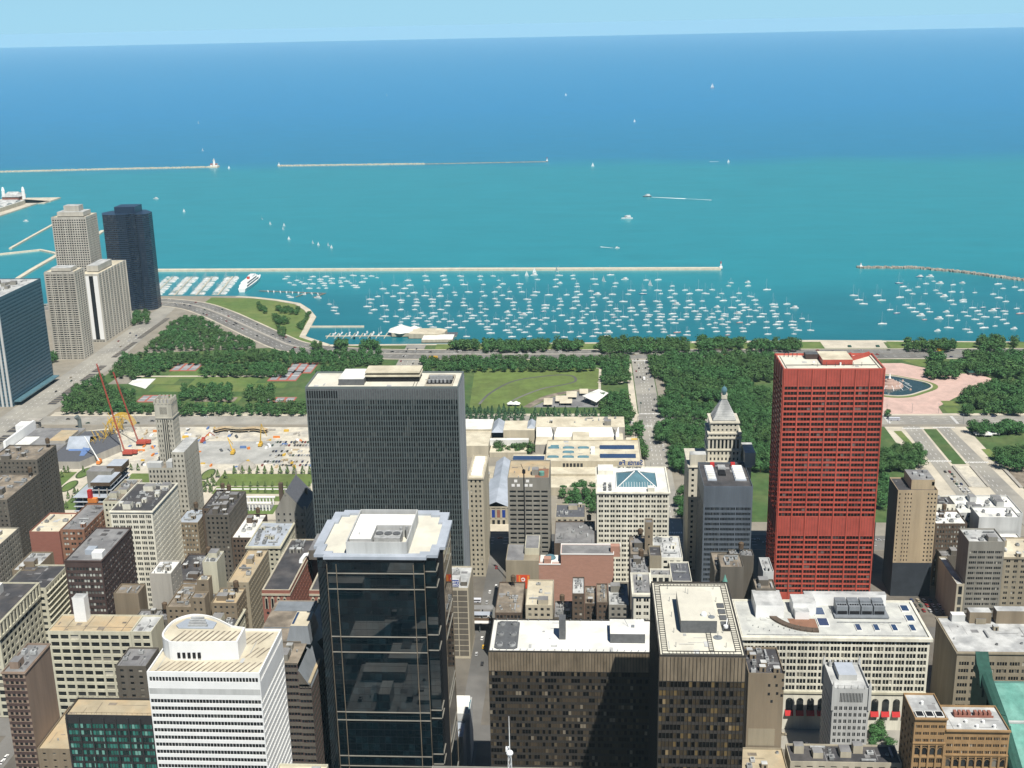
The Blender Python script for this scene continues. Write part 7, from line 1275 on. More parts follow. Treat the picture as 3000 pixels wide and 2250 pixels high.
def library():
    r = thing('library', 'library with a great green copper gabled roof and curled corner ornaments', 'library', (620, -260, 0))
    b = MB(); b.box(585, 655, -320, -219, 0, 38, 0); b.build('wall', 'orange_brick', r)
    b = MB(); y0 = -219.5
    b.quad((584, y0, 38), (584, -322, 38), (612, -322, 50), (612, y0, 50)); b.quad((612, y0, 50), (612, -322, 50), (640, -322, 58), (640, y0, 58)); b.quad((640, y0, 58), (640, -322, 58), (656, -322, 50), (656, y0, 50)); b.build('roof', 'green_copper', r)
    b = MB()
    b.poly([(584, -218.9, 34), (656, -218.9, 34), (656, -218.9, 52), (640, -218.9, 61), (612, -218.9, 52.5), (584, -218.9, 40.5)][::-1])
    for i in range(8): x = 588 + i * 8; z = 39 + (x - 584) / 56 * 20; b.box(x, x + 3, -222, -217.8, z - 6, z + 2)
    cp = [(583, 39.5), (598, 46.5), (612, 53), (627, 57.5), (641, 62), (652, 60)]
    for (xa, za), (xb, zb) in zip(cp, cp[1:]): b.tube((xa, -220.5, za), (xb, -220.5, zb), 3.3, 10)
    b.build('gable', 'dark_copper', r)
    b = MB(); b.box(612, 613.5, -322, -223.5, 50.2, 51.2); b.build('gutter', 'light_grey', r)
    b = MB()
    for (x, z, s) in ((641, 60.5, 1.35), (600, 44, 1.0)):
        pts = [(x - 4 * s, z - 3), (x + 2 * s, z - 3), (x + 5 * s, z + 3 * s), (x + 5.5 * s, z + 9 * s), (x + 2.5 * s, z + 5 * s), (x - 1 * s, z + 3.5 * s)]
        n = len(pts)
        for yy, rev in ((-223.5, False), (-216.5, True)): b.poly([(p, yy, q) for p, q in (pts if not rev else pts[::-1])])
        for i in range(n): p, q = pts[i], pts[(i + 1) % n]; b.quad((p[0], -223.5, p[1]), (p[0], -216.5, p[1]), (q[0], -216.5, q[1]), (q[0], -223.5, q[1]))
    b.cyl(622, -222, 49, 58, 6.5, 2.5, n=12, sy=.5); b.build_each('ornament', 'dark_copper', r)
library()
def fisher():
    r = thing('office_block', 'ornate golden brown terracotta block with bay windows and arches, bottom right', 'building', (574, -184, 0))
    b = MB(); wins = []
    def blk(x0, x1, yN, yS, h, nb):
        p0, p1 = (x0, yN), (x0, yS); facade(b, wins, p0, p1, 0, h - 22, nb, 14, .68, .52, depth=.35, pair=3, gap=.16, mx=.5); facade(b, wins, p0, p1, h - 22, h - 14.5, nb, 1, .66, .7, depth=.4, mx=.5); facade(b, wins, p0, p1, h - 14.5, h - 3, nb, 3, .78, .46, depth=.35, pair=4, gap=.25, mx=.4); plain(b, p0, p1, h - 3, h)
        facade(b, wins, (x1, yN), (x0, yN), 0, h - 4, 4, 18, .4, .5, mx=1); plain(b, (x1, yN), (x0, yN), h - 4, h); plain(b, (x0, yS), (x1, yS), 0, h); plain(b, (x1, yS), (x1, yN), 0, h)
        for z, o in ((h - 22.2, .5), (h - 14.4, .5), (h - .6, 1.1)): b.box(x0 - o, x0, yS - .2, yN + .2, z, z + .8, bottom=True)
        for i in range(nb + 1): y = yN - .3 - (yN - yS - .6) * i / nb; b.box(x0 - .6, x0, y - .45, y + .45, 0, h - 15)
        for i in range(nb):
            y = yN - (yN - yS) * (i + .5) / nb; w = (yN - yS) / nb * .33
            for k in range(5): a, c = k * math.pi / 5, (k + 1) * math.pi / 5; b.poly([(x0 - .25, y - w * math.cos(a) * 1.25, h - 17.6 + w * math.sin(a) * 1.25), (x0 - .25, y - w * math.cos(c) * 1.25, h - 17.6 + w * math.sin(c) * 1.25), (x0 - .25, y - w * math.cos(c), h - 17.6 + w * math.sin(c)), (x0 - .25, y - w * math.cos(a), h - 17.6 + w * math.sin(a))])
        parapet(b, x0, x1, yN, yS, h)
    blk(563, 586, -161, -176.4, 83.3, 4); blk(563.02, 585.5, -176.45, -207, 77, 8)
    b.build('wall', 'fisher_brick', r); finish_windows(r, wins, G_STD)
    roof_part(r, 563, 586, -161, -176.4, 83.3, 'light_roof'); roof_part(r, 563, 585.5, -176.45, -207, 77, 'light_roof')
    for i in range(3): b = MB(); b.box(564.3, 569.5, -166.2 - i * 4.7, -162.2 - i * 4.7, 82.3, 83.2, 0); b.box(564.8, 569, -165.8 - i * 4.7, -162.6 - i * 4.7, 83.2, 83.3, 1); b.build('skylight', ['white_roof', 'black'], r)
    b = MB(); [b.box(576, 579, -185.5 - i * 2.2, -184 - i * 2.2, 76, 78.4, 0) for i in range(4)]; [b.box(576, 579, -195.5 - i * 2.2, -194 - i * 2.2, 76, 78.4, 0) for i in range(4)]; b.box(575.5, 576, -203, -184, 76, 77, 0); b.build_each('roof_vent', 'red_brick', r)
    b = MB(); [b.cyl(567 + (i % 2) * 4, -184 - i * 4.2, 76, 77.4, .8, n=8) for i in range(5)]; b.cyl(577, -168, 82.3, 84, .8, n=8); b.build_each('vent', 'white_metal', r)
fisher()
def cba():
    r = thing('office_tower', 'slim grey white tower with gothic corner finials beside the small green park', 'tower', (644, -146, 0))
    b = MB(); wins = []; x0, x1, yN, yS, h = 630, 658, -136, -155.8, 59.5
    p0, p1 = (x0, yN), (x0, yS)
    facade(b, wins, p0, p1, 0, 49, 7, 12, .58, .60, depth=.3, mx=.6, pair=2, gap=.25); plain(b, p0, p1, 49, 50); facade(b, wins, p0, p1, 50, 57, 16, 1, .6, .85, depth=.25, mx=3.6); plain(b, p0, p1, 57, h)
    facade(b, wins, (x1, yN), (x0, yN), 0, 49, 9, 12, .45, .55, depth=.3); plain(b, (x1, yN), (x0, yN), 49, h)
    for k in 'SE': plain(b, *sides(x0, x1, yN, yS)[k], 0, h)
    for x in (x0, x1): 
        for y in (yN, yS): b.box(x - .7, x + .7, y - .7, y + .7, 46, h + 1); b.cyl(x, y, h + 1, h + 4.4, .8, .08, n=6)
    for i in range(5): y = -138.5 - i * 3.6; b.cyl(x0 + .1, y, h, h + 2.2, .45, .05, n=5)
    parapet(b, x0, x1, yN, yS, h, ph=1.6); b.build('wall', 'light_grey', r); finish_windows(r, wins, G_DARK)
    roof_part(r, x0, x1, yN, yS, h, 'light_roof', ph=1.6)
    box_part(r, 'plant_room', 641, 655, -151, -141, h - 1.6, h + 1.8, 'light_grey', 'blue_roof'); b = MB(); [b.cyl(656, -139 - i * 3, h - 1.5, h + 2.4, .7, n=7) for i in range(5)]; b.build_each('flue', 'light_grey', r)
cba()
sheet('pocket_lawn', rect(628, 642, -196, -158), .16, 'grass'); sheet('pocket_path', rect(642, 660, -200, -158), .14, 'pale_paving')
def blank_block():
    r = building('office_block', 'brown blank walled block with black roof plant right of the pale roofed tower', 585, 612, -83, -101, 94, 'tan_brick', 'dark_roof', W=None, N=None, n=12, top=1)
    finish_windows(r, [(584.97, -86.2 - X / 16.2, 94 - (Y - 930) * .0765, 0, -1, 1.2, 1.6) for X, Y in ((120, 1020), (165, 955), (180, 1020), (235, 920), (230, 980), (120, 1085), (188, 1080), (225, 1095), (145, 1140), (235, 1040))], G_DARK)
    b = MB(); b.box(584.9, 584.98, -97.5, -84, 52, 62); b.build('pale_patch', 'buff_brick', r)
blank_block()
building('low_block', 'tan roofed low block at the bottom below the brown blank wall', 540, 584, -78, -101.5, 51.5, 'buff_brick', 'tan_roof', W=None, n=4)
building('low_block', 'dark grey roofed strip block with small beige windows, bottom right', 576, 592, -104.5, -160.4, 49, 'beige_stone', 'dark_roof', W=(6, 4, .5, .22), n=8)
building('low_block', 'lower dark roof terrace along the bottom edge left of the golden brown block', 560, 575.8, -104.5, -160.5, 44, 'grey_brown', 'dark_roof', W=(4, 4, .5, .5), n=4)
building('office_block', 'grey brown office block with a glassy base at the right edge', 815, 838, -263, -287.4, 65, 'grey_stone', 'light_roof', W=(6.2, 3.9, .84, .5, 4), N=None, gm=G_STD, n=4, top=5)
building('office_block', 'buff arcaded block at the right edge behind the wide pale roof', 816, 850, -287.8, -315, 53, 'buff_brick', 'cream_roof', W=(5, 4, .5, .5, 2), n=6, corn=.8)
building('low_block', 'narrow shaded slab beside the grey brown office block', 815, 860, -257.5, -262.8, 33, 'beige_stone', 'light_roof', W=(5, 8, .7, .8), gm=G_DARK, n=1)
building('brick_block', 'brown brick block with close window rows and a zigzag white roof', 880, 905, -259.5, -282.3, 50.6, 'brown_brick', 'white_roof', W=(2.1, 3.8, .5, .55), gm=G_LIT, n=7)
building('low_block', 'blank white box with a stair tower behind the brown brick block', 880, 900, -290.5, -320, 55.8, 'light_grey', 'white_roof', W=None, n=2)
building('low_block', 'dark flat roofed white block beside the tan tower', 906, 924, -266.5, -281, 55.2, 'white_terracotta', 'dark_roof', W=(3.6, 6, .3, .4), n=2)
building('hotel', 'white roofed block with a curved drum next to the parkway', 902, 938, -283, -330, 50, 'light_grey', 'white_roof', W=(4, 4, .4, .4), n=12)
building('low_block', 'dark flat roof with a white dish between the tan tower and the grey brown block', 868, 879, -262, -276, 30, 'grey_brown', 'grey_roof', W=None, n=2)
building('low_block', 'pale roofed low block seen in the gap right of the red skyscraper', 905, 940, -205, -222, 40, 'beige_stone', 'cream_roof', W=(4, 4, .5, .5), n=2)
building('low_block', 'white roofed low block at the right edge below the parkway bridge', 845, 878, -292, -318, 44, 'light_grey', 'white_roof', W=(4, 4, .5, .5), n=5)

# low fabric between the towers, mostly roofs
building('low_block', 'glass roofed white lobby with folded skylights at the foot of the black glass tower', 640, 658, 92, 66, 34, 'light_grey', 'white_roof', W=None, n=0)
def lobby():
    r = by_label('glass roofed white lobby'); b = MB()
    for i in range(3): b.gable(641 + i * 6, 646 + i * 6, 67, 91, 33.2, 36.4, 'y', 0, 0)
    b.build('folded_skylight', 'white_roof', r)
    b = MB(); b.box(642, 656, 66.2, 70, 33.3, 33.6); b.build('glass_strip', 'teal_glass', r)
lobby()
building('low_block', 'blue grey flat roofed link beside the folded skylights', 623, 639, 92, 68, 30, 'grey_metal', 'blue_roof', W=None, n=2)
building('low_block', 'dark low roofs in the deep shade behind the black glass tower', 622, 657, 130, 96, 40, 'brown_brick', 'grey_roof', W=(4, 4, .5, .5), n=8)

# ------------------------------------------------------------------ museum
def museum():
    r = thing('museum_wing', 'classical museum front with a pediment, banners and grey ridge skylights', 'museum', (1012, 75, 0))
    b = MB(); wins = []
    facade(b, wins, (990, 104), (990, 85.5), 0, 15, 4, 1, .5, .45); facade(b, wins, (990, 66), (990, 40), 0, 15, 5, 1, .5, .45); plain(b, (990, 40), (1052, 40), 0, 15); plain(b, (1052, 40), (1052, 104), 0, 15); plain(b, (1052, 104), (990, 104), 0, 15)
    b.box(987, 996, 66, 85.5, 0, 18.5); b.poly([(987, 85.8, 18.5), (987, 65.7, 18.5), (987, 75.7, 22.8)]); b.box(986.4, 988, 65.5, 86, 17.6, 18.6, bottom=True)
    for i in range(5): y = 67.2 + i * 4.4; b.box(986.5, 987.2, y - .5, y + .5, 8, 17.6)
    b.build('wall', 'beige_stone', r); finish_windows(r, wins, G_DARK)
    b = MB(); b.gable(987, 1052, 65.6, 85.9, 18.5, 23, 'x', 0, 0); b.quad((990, 40, 15.05), (1052, 40, 15.05), (1052, 65.6, 15.05), (990, 65.6, 15.05)); b.quad((990, 85.9, 15.05), (1052, 85.9, 15.05), (1052, 104, 15.05), (990, 104, 15.05)); b.hip(1026, 1050, 44, 63, 15.1, 19, 7, 0); b.hip(1026, 1050, 88, 102, 15.1, 19, 5, 0); b.hip(1000, 1022, 42, 62, 15.1, 18, 6, 0); b.build('roof', 'blue_roof', r)
    b = MB(); [b.box(986.85, 986.95, y - 1.3, y + 1.3, 8.6, 15.5, i % 2) for i, y in enumerate((69.4, 73.8, 78.2, 82.6))]; b.build('banner', ['sign_blue', 'red_brick'], r)
    b = MB(); [b.box(986.7, 986.95, y - 1.1, y + 1.1, 2.5, 6.2) for y in (69.4, 73.8, 78.2, 82.6)]; b.build_each('arched_door', 'black', r)
    b = MB(); [b.box(976 + i * 1.2, 987, 63, 88, 0, .4 + i * .3) for i in range(8)]; b.build('steps', 'pale_paving', r)
    r = thing('museum_wing', 'long grey gabled gallery linking the two parts of the museum', 'museum', (1082, 77, 0))
    b = MB(); b.box(1053, 1110, 70, 84, 0, 13, 0); b.box(1053, 1110, 84.01, 100, 0, 9, 0); b.build('wall', 'beige_stone', r)
    b = MB(); b.gable(1053, 1112, 69.5, 84.5, 13, 18.5, 'x', 0, 0); b.build('roof', 'blue_roof', r); clutter(r, 1055, 1108, 85, 99, 9, 5, 4)
    r = thing('museum_wing', 'pale museum block with blue skylight strips and a windowed west wall', 'museum', (1140, -6, 0))
    b = MB(); wins = []; facade(b, wins, (1110, 22), (1110, 2), 0, 14.5, 6, 1, .7, .6, mz0=3); plain(b, (1110, 38), (1110, 22), 0, 14.5); plain(b, (1110, 2), (1110, -53), 0, 14.5)
    plain(b, (1110, -53), (1171, -53), 0, 14.5); plain(b, (1171, -53), (1171, 38), 0, 14.5); plain(b, (1171, 38), (1110, 38), 0, 14.5); parapet(b, 1110, 1171, 38, -53, 14.5, t=.8); b.build('wall', 'beige_stone', r); finish_windows(r, wins, G_DARK)
    roof_part(r, 1110, 1171, 38, -53, 14.5, 'cream_roof', t=.8)
    for x0, x1, y0, y1, m in ((1121, 1133, -48, -14, 'blue_glass'), (1146, 1158, -47.5, -14, 'blue_glass'), (1150, 1155, 34, 46 - 20, 'teal_glass')):
        b = MB(); b.gable(x0, x1, min(y0, y1), max(y0, y1), 13.6, 15.6, 'y', 0, 1); b.build('skylight', [m, 'white_roof'], r)
    for y in (31, 16.5, 2):
        for x in (1124, 1150): b = MB(); b.hip(x - 2.6, x + 2.6, y - 5.5, y + 5.5, 13.6, 15.2, 2.4, 0); b.build('skylight', 'teal_glass', r)
    b = MB(); b.hip(1135, 1140, 11, 22, 13.6, 15.2, 2.4, 0); b.build('skylight', 'teal_glass', r); b = MB(); b.box(1131, 1137, -9, -5, 13.5, 16); b.box(1141, 1147, -9, -5, 13.5, 16); b.build_each('roof_box', 'white_paint', r)
    r = thing('museum_wing', 'low museum strip with a bright blue ridge skylight next to the gridded tower', 'museum', (1120, 55, 0))
    b = MB(); b.box(1109, 1132, 38.1, 69.4, 0, 13, 0, top=1); b.build('wall', ['beige_stone', 'cream_roof'], r); b = MB(); b.gable(1113, 1127, 39, 68.8, 13, 16, 'y', 0, 1); b.build('skylight', ['blue_glass', 'white_roof'], r)
    r = thing('museum_wing', 'low stone terrace wing in front of the museum block', 'museum', (1080, 0, 0))
    b = MB(); b.box(1060, 1109.9, -52, 34, 0, 6, 0, top=1); b.box(1092, 1109.9, -52, 34, 6, 8.5, 0, top=1); b.box(1060, 1061, -52, 34, 6, 7.2); b.build('wall', ['beige_stone', 'cream_roof'], r)
    r = thing('museum_wing', 'angular concrete art school block with slanted roofs behind the museum', 'museum', (1202, 3, 0))
    b = MB(); b.box(1172, 1206, -38, 13, 0, 9, 0, top=1); b.box(1172.1, 1206, 13.01, 50, 0, 9, 0, top=1); b.box(1206.01, 1240, -40, 51, 0, 16, 0, top=1)
    b.quad((1196, 50, 9), (1196, -34, 9), (1206, -34, 15.8), (1206, 50, 15.8), 2); b.box(1172, 1204, -4, 13, 9, 12.6, 0, top=1)
    for y in (32, -30): b.prism([(1196, y), (1206, y - 3), (1206, y + 3)], 9, 15.9, 0); b.box(1172.2, 1196, y - .4, y + .4, 9, 13, 3); b.box(1171.9, 1171.99, y - 3, y + 3, 2, 9, 3)
    b.build('wall', ['concrete', 'cream_roof', 'white_roof', 'hvac_dark'], r); clutter(r, 1208, 1238, -38, 50, 16, 8, 9)
    r = thing('museum_wing', 'cream roofed rear museum wing with a grey hipped link, left of the art school block', 'museum', (1200, 85, 0))
    b = MB(); b.box(1160, 1205, 96, 126, 0, 12, 0, top=1); b.box(1205.01, 1238, 96, 126, 0, 14, 0, top=2); b.box(1205, 1236, 52, 84, 0, 13, 0, top=1); b.box(1160, 1204, 58, 95, 0, 5, 0, top=1); b.box(1180, 1186, 57, 96, 5, 11, 2); b.build('wall', ['beige_stone', 'cream_roof', 'white_roof'], r)
    b = MB(); b.hip(1200, 1236, 84.01, 96, 12, 18, 6, 0); b.build('roof', 'blue_roof', r); b = MB(); b.hip(1210, 1234, 51.5, 60, 13.1, 17, 3, 0); b.build('roof', 'blue_roof', r)
    r = thing('low_block', 'low cream depot with yellow crates beside the art school block', 'building', (1185, -47, 0))
    b = MB(); b.box(1172, 1200, -54, -41, 0, 7, 0, top=1); b.build('wall', ['beige_stone', 'cream_roof'], r); b = MB(); b.box(1180, 1190, -52, -46, 7, 9.5); b.build_each('crate', 'yellow_steel', r)
museum()

# ------------------------------------------------------------------ millennium site
def site():
    r = thing('band_stage', 'yellow steel trellis skeleton of the half built band stage', 'stage', (1215, 500, 0))
    rg = random.Random(2); b = MB()
    for i in range(46):
        x, y = 1180 + i * 1.5, 503 - 8 * math.sin(i / 46 * 3.1) + rg.uniform(-4, 4); z = 6 + 12 * math.sin(i / 46 * 3) + rg.uniform(-3, 3)
        b.tube((x, y, max(0, z - 9)), (x + rg.uniform(-6, 6), y + rg.uniform(-9, 9), z + 5), .28, 4); b.tube((x, y, z), (x + 5, y + rg.uniform(-6, 6), z + rg.uniform(-3, 3)), .25, 4)
    for k in range(7):
        p = None
        for i in range(10):
            a = R(20 + i * 16); q = (1232 + k * 2, 497 + 15 * math.cos(a), 3 + 17 * math.sin(a))
            if p: b.tube(p, q, .32, 4)
            p = q
    b.build('trellis', 'yellow_steel', r)
    r = thing('stage_house', 'dark sloping roofed stage house under blue tarpaulins', 'building', (1160, 510, 0))
    b = MB(); b.prism([(1124, 532), (1124, 496), (1175, 474), (1222, 498), (1216, 528)], 0, 8, 0, top=1); b.build('wall', ['concrete', 'slate_roof'], r)
    b = MB(); b.quad((1158, 500, 8.3), (1158, 524, 8.3), (1182, 530, 14), (1182, 508, 14)); b.quad((1182, 508, 14), (1182, 530, 14), (1199, 524, 9), (1199, 506, 9)); b.build('metal_skin', 'blue_roof', r)
    b = MB(); b.quad((1136, 505, 1), (1136, 517, 1), (1158, 521, 9), (1158, 505, 9)); b.quad((1140, 498, 8.2), (1140, 503, 8.2), (1160, 507, 10), (1160, 499, 9)); b.build('tarpaulin', 'tarp_blue', r)
    r = thing('theatre', 'low flat roofed theatre with a white wall and tan roof panel at the left', 'building', (1190, 565, 0))
    b = MB(); b.box(1145, 1230, 533, 595, 0, 7, 0, top=1); b.box(1158, 1226, 586, 588.5, 7, 17, 2); b.box(1218, 1232, 588, 604, 0, 14, 2); b.build('wall', ['concrete', 'grey_roof', 'white_metal'], r)
    box_part(r, 'roof_panel', 1180, 1214, 534, 552, 7, 10, 'concrete', 'tan_roof'); box_part(r, 'white_roof', 1163, 1200, 570, 585, 7, 7.6, 'white_roof'); b = MB(); b.box(1236, 1244, 588, 600, 0, 9); b.box(1236, 1246, 586, 602, 12, 13, bottom=True); b.build('ramp_head', 'concrete', r)
    r = thing('bean_dome', 'low grey tented dome beside the parked cars on the building site', 'tent', (1128, 331, 0))
    b = MB(); b.dome(1128, 331, .1, 9, 6.5, 16, 5); b.build('shell', 'concrete', r)
    r = thing('bent_column', 'grey bent concrete shaft standing at the edge of the building site', 'column', (1250, 548, 0))
    b = MB(); b.tube((1250, 548, 0), (1250, 548, 10), 2.2, 8); b.tube((1250, 548, 10), (1248, 550, 14), 2.2, 8, r2=2.8); b.build('shaft', 'rib_grey', r)
    for (bx, by, tx, ty, tz, lb) in ((1166, 463, 1166, 485, 96, 'red crawler crane with a tall raised boom, left one of two'), (1197, 460, 1192, 480, 80, 'red crawler crane with a tall raised boom, right one of two')):
        t = thing('crane', lb, 'crane', (bx, by, 0), 'red cranes on the building site')
        b = MB(); b.box(bx - 4, bx + 4, by - 5, by + 5, 1.8, 4.5); b.box(bx - 2, bx + 2, by - 9, by - 5, 2, 5); b.build('body', 'crane_red', t)
        b = MB(); b.box(bx - 4.6, bx - 2.8, by - 5, by + 5, 0, 1.7); b.box(bx + 2.8, bx + 4.6, by - 5, by + 5, 0, 1.7); b.build_each('track', 'black', t)
        b = MB(); base = Vector((bx, by + 4, 3)); top = Vector((tx, ty, tz)); d = (top - base).normalized(); u = d.orthogonal().normalized(); w = d.cross(u); L = (top - base).length; N = int(L / 3.0)
        for q in range(4):
            a = math.pi / 4 + q * math.pi / 2; o = (u * math.cos(a) + w * math.sin(a)) * 1.1; b.tube(base + o * .6, top + o * .5, .2, 4)
        for i in range(N):
            for q in range(4):
                a, c = math.pi / 4 + q * math.pi / 2, math.pi / 4 + (q + 1) * math.pi / 2; s0 = base + d * (L * i / N); s1 = base + d * (L * (i + 1) / N)
                b.tube(s0 + (u * math.cos(a) + w * math.sin(a)) * .85, s1 + (u * math.cos(c) + w * math.sin(c)) * .85, .1, 3)
        bo = b.build('boom', 'crane_red', t)
        b = MB(); [b.tube((bx - 1 + k, by - 5, 5), tuple(base + d * L * .98), .07, 3) for k in (0, 2)]; b.build('cable', 'dark_steel', bo)
    for (bx, by, tx, ty, tz, m, lb) in ((1139, 483, 1142, 496, 28, 'white_metal', 'white and orange mobile crane beside the blue tarpaulins'), (1192, 334, 1187, 330, 26, 'yellow_steel', 'yellow mobile crane in the middle of the building site'), (1168, 356, 1174, 362, 16, 'yellow_steel', 'yellow digger with its arm up near the parked cars'), (1204, 398, 1210, 392, 9, 'crane_red', 'small red excavator on the grey hardstand')):
        t = thing('machine', lb, 'crane', (bx, by, 0)); b = MB(); b.box(bx - 3.4, bx + 3.4, by - 1.8, by + 1.8, 1, 3.4); b.box(bx + .5, bx + 2.8, by - 1.4, by + 1.4, 3.4, 5); b.build('body', 'orange_net' if m == 'white_metal' else m, t)
        b = MB(); b.tube((bx, by, 3), (tx, ty, tz), .7, 5, r2=.45); b.tube((tx, ty, tz), (tx + 3, ty - 4, max(1, tz * .45)), .35, 4); b.build('arm', m, t); b = MB(); [b.tube((bx + k, by - 2, .6), (bx + k, by + 2, .6), .6, 8) for k in (-2.2, 0, 2.2)]; b.build_each('wheel', 'black', t)
    t = thing('bridge_frame', 'curved brown timber clad footbridge half built along the park drive', 'bridge', (1236, 370, 0)); b = MB()
    pts = smooth([(1234, 395), (1241, 385), (1237, 368), (1240, 352), (1233, 338)]); ribbon(b, pts, 7, 4.2); ribbon(b, pts, 8.4, 2.4, 0); b.build('deck', 'tan_roof', t)
    b = MB(); [b.tube((x, y, 0), (x, y, 4.2), .6, 6) for x, y in pts[::3]]; b.build_each('support', 'bark', t)
    for i in range(150):
        x, y = rg.uniform(1126, 1250), rg.uniform(268, 472)
        if 1140 < x < 1200 and 300 < y < 400 and rg.random() < .6: continue
        m, nm, lb = rg.choice([('concrete', 'pipe_stack', 'grey stack of pipes'), ('tan_roof', 'timber_stack', 'pale stack of timber'), ('white_metal', 'site_cabin', 'white site cabin'), ('tarp_blue', 'covered_stack', 'blue covered stack'), ('orange_net', 'barrier_stack', 'orange stack of barriers'), ('hvac_dark', 'steel_stack', 'dark stack of steel'), ('yellow_steel', 'form_stack', 'yellow stack of formwork')])
        b = MB(); L, Wd, H = rg.uniform(2, 8), rg.uniform(1.2, 3), rg.uniform(.6, 2.4); a = rg.choice([0, 0, 1.57, .5])
        ca, sa = math.cos(a), math.sin(a)
        for k in range(3 if nm != 'site_cabin' else 1):
            o = (k - 1) * Wd * .36 if nm != 'site_cabin' else 0; ww = Wd / (3.1 if nm != 'site_cabin' else 1); hh = H * (1 - .12 * k)
            P = [(-L / 2, o - ww / 2), (L / 2, o - ww / 2), (L / 2, o + ww / 2), (-L / 2, o + ww / 2)]; b.prism([(x + p * ca - q * sa, y + p * sa + q * ca) for p, q in P], .15, hh)
        tag(b.build(nm, m), lb + ' lying on the pale gravel of the building site', 'stack' if nm != 'site_cabin' else 'cabin', 'stacks on the building site')
site()
def peristyle():
    t = thing('colonnade', 'white open colonnade with a curved double row of columns behind the brown blocks', 'colonnade', (1018, 293, 0)); b = MB()
    for i in range(9):
        for x in (1020, 1034): b.cyl(x, 281 + i * 3, 0, 7, .7, n=8)
    b.box(1019, 1021, 279, 307, 7, 8.2); b.box(1033, 1035, 279, 307, 7, 8.2); b.build_each('column', 'white_paint', t)
    b = MB(); b.box(1021, 1033, 280, 306, .1, .8); b.build('plinth', 'grey_roof', t)
peristyle()

# ------------------------------------------------------------------ park objects
def fountain():
    t = thing('fountain', 'great tiered pink stone fountain with water jets in a dark basin', 'fountain', (1403, -352, 0))
    b = MB(); out = []; inn = []
    for i in range(64):
        a = 2 * math.pi * i / 64; r_ = 1 + .07 * math.cos(4 * a); out.append((1403 + 40 * r_ * math.cos(a), -352 + 46 * r_ * math.sin(a))); inn.append((1403 + 38 * r_ * math.cos(a), -352 + 44 * r_ * math.sin(a)))
    for i in range(64):
        j = (i + 1) % 64; b.quad((*out[i], 1.0), (*out[j], 1.0), (*inn[j], 1.0), (*inn[i], 1.0)); b.quad((*out[i], 0), (*out[j], 0), (*out[j], 1.0), (*out[i], 1.0)); b.quad((*inn[j], .4), (*inn[i], .4), (*inn[i], 1), (*inn[j], 1))
    b.build('rim', 'pale_paving', t)
    b = MB(); b.poly([(x, y, .5) for x, y in inn]); b.build('basin_water', 'fountain_water', t)
    b = MB(); b.cyl(1403, -352, .4, 2.6, 16, 15, n=28); b.cyl(1403, -352, 2.6, 5, 10, 9.5, n=24); b.cyl(1403, -352, 5, 7.4, 5.5, 5, n=20); b.cyl(1403, -352, 7.4, 9, 2.2, n=14)
    for a in (45, 135, 225, 315): b.cyl(1403 + 25 * math.cos(R(a)), -352 + 28 * math.sin(R(a)), .4, 2.2, 1.6, .6, n=8)
    b.build('tiers', 'pink_granite', t)
    b = MB(); b.cyl(1403, -352, 9, 15, 1.4, .3, n=8)
    for i in range(14): a = i * .449; b.cyl(1403 + 13 * math.cos(a), -352 + 13 * math.sin(a), 2.6, 4.6, .5, .15, n=5); b.tube((1403 + 22 * math.cos(a), -352 + 25 * math.sin(a), .5), (1403 + 15 * math.cos(a), -352 + 17 * math.sin(a), 4.4), .3, 4, r2=.15)
    b.build('water_jets', 'foam', t)
    b = MB()
    for i in range(64):
        j = (i + 1) % 64; c = Vector((1403, -352)); o0, o1 = Vector(out[i]), Vector(out[j]); p0, p1 = c + (o0 - c) * 1.12, c + (o1 - c) * 1.12
        b.quad((p0.x, p0.y, .25), (p1.x, p1.y, .25), (o1.x, o1.y, .25), (o0.x, o0.y, .25))
    struct('fountain_lawn', b, 'grass')
fountain()
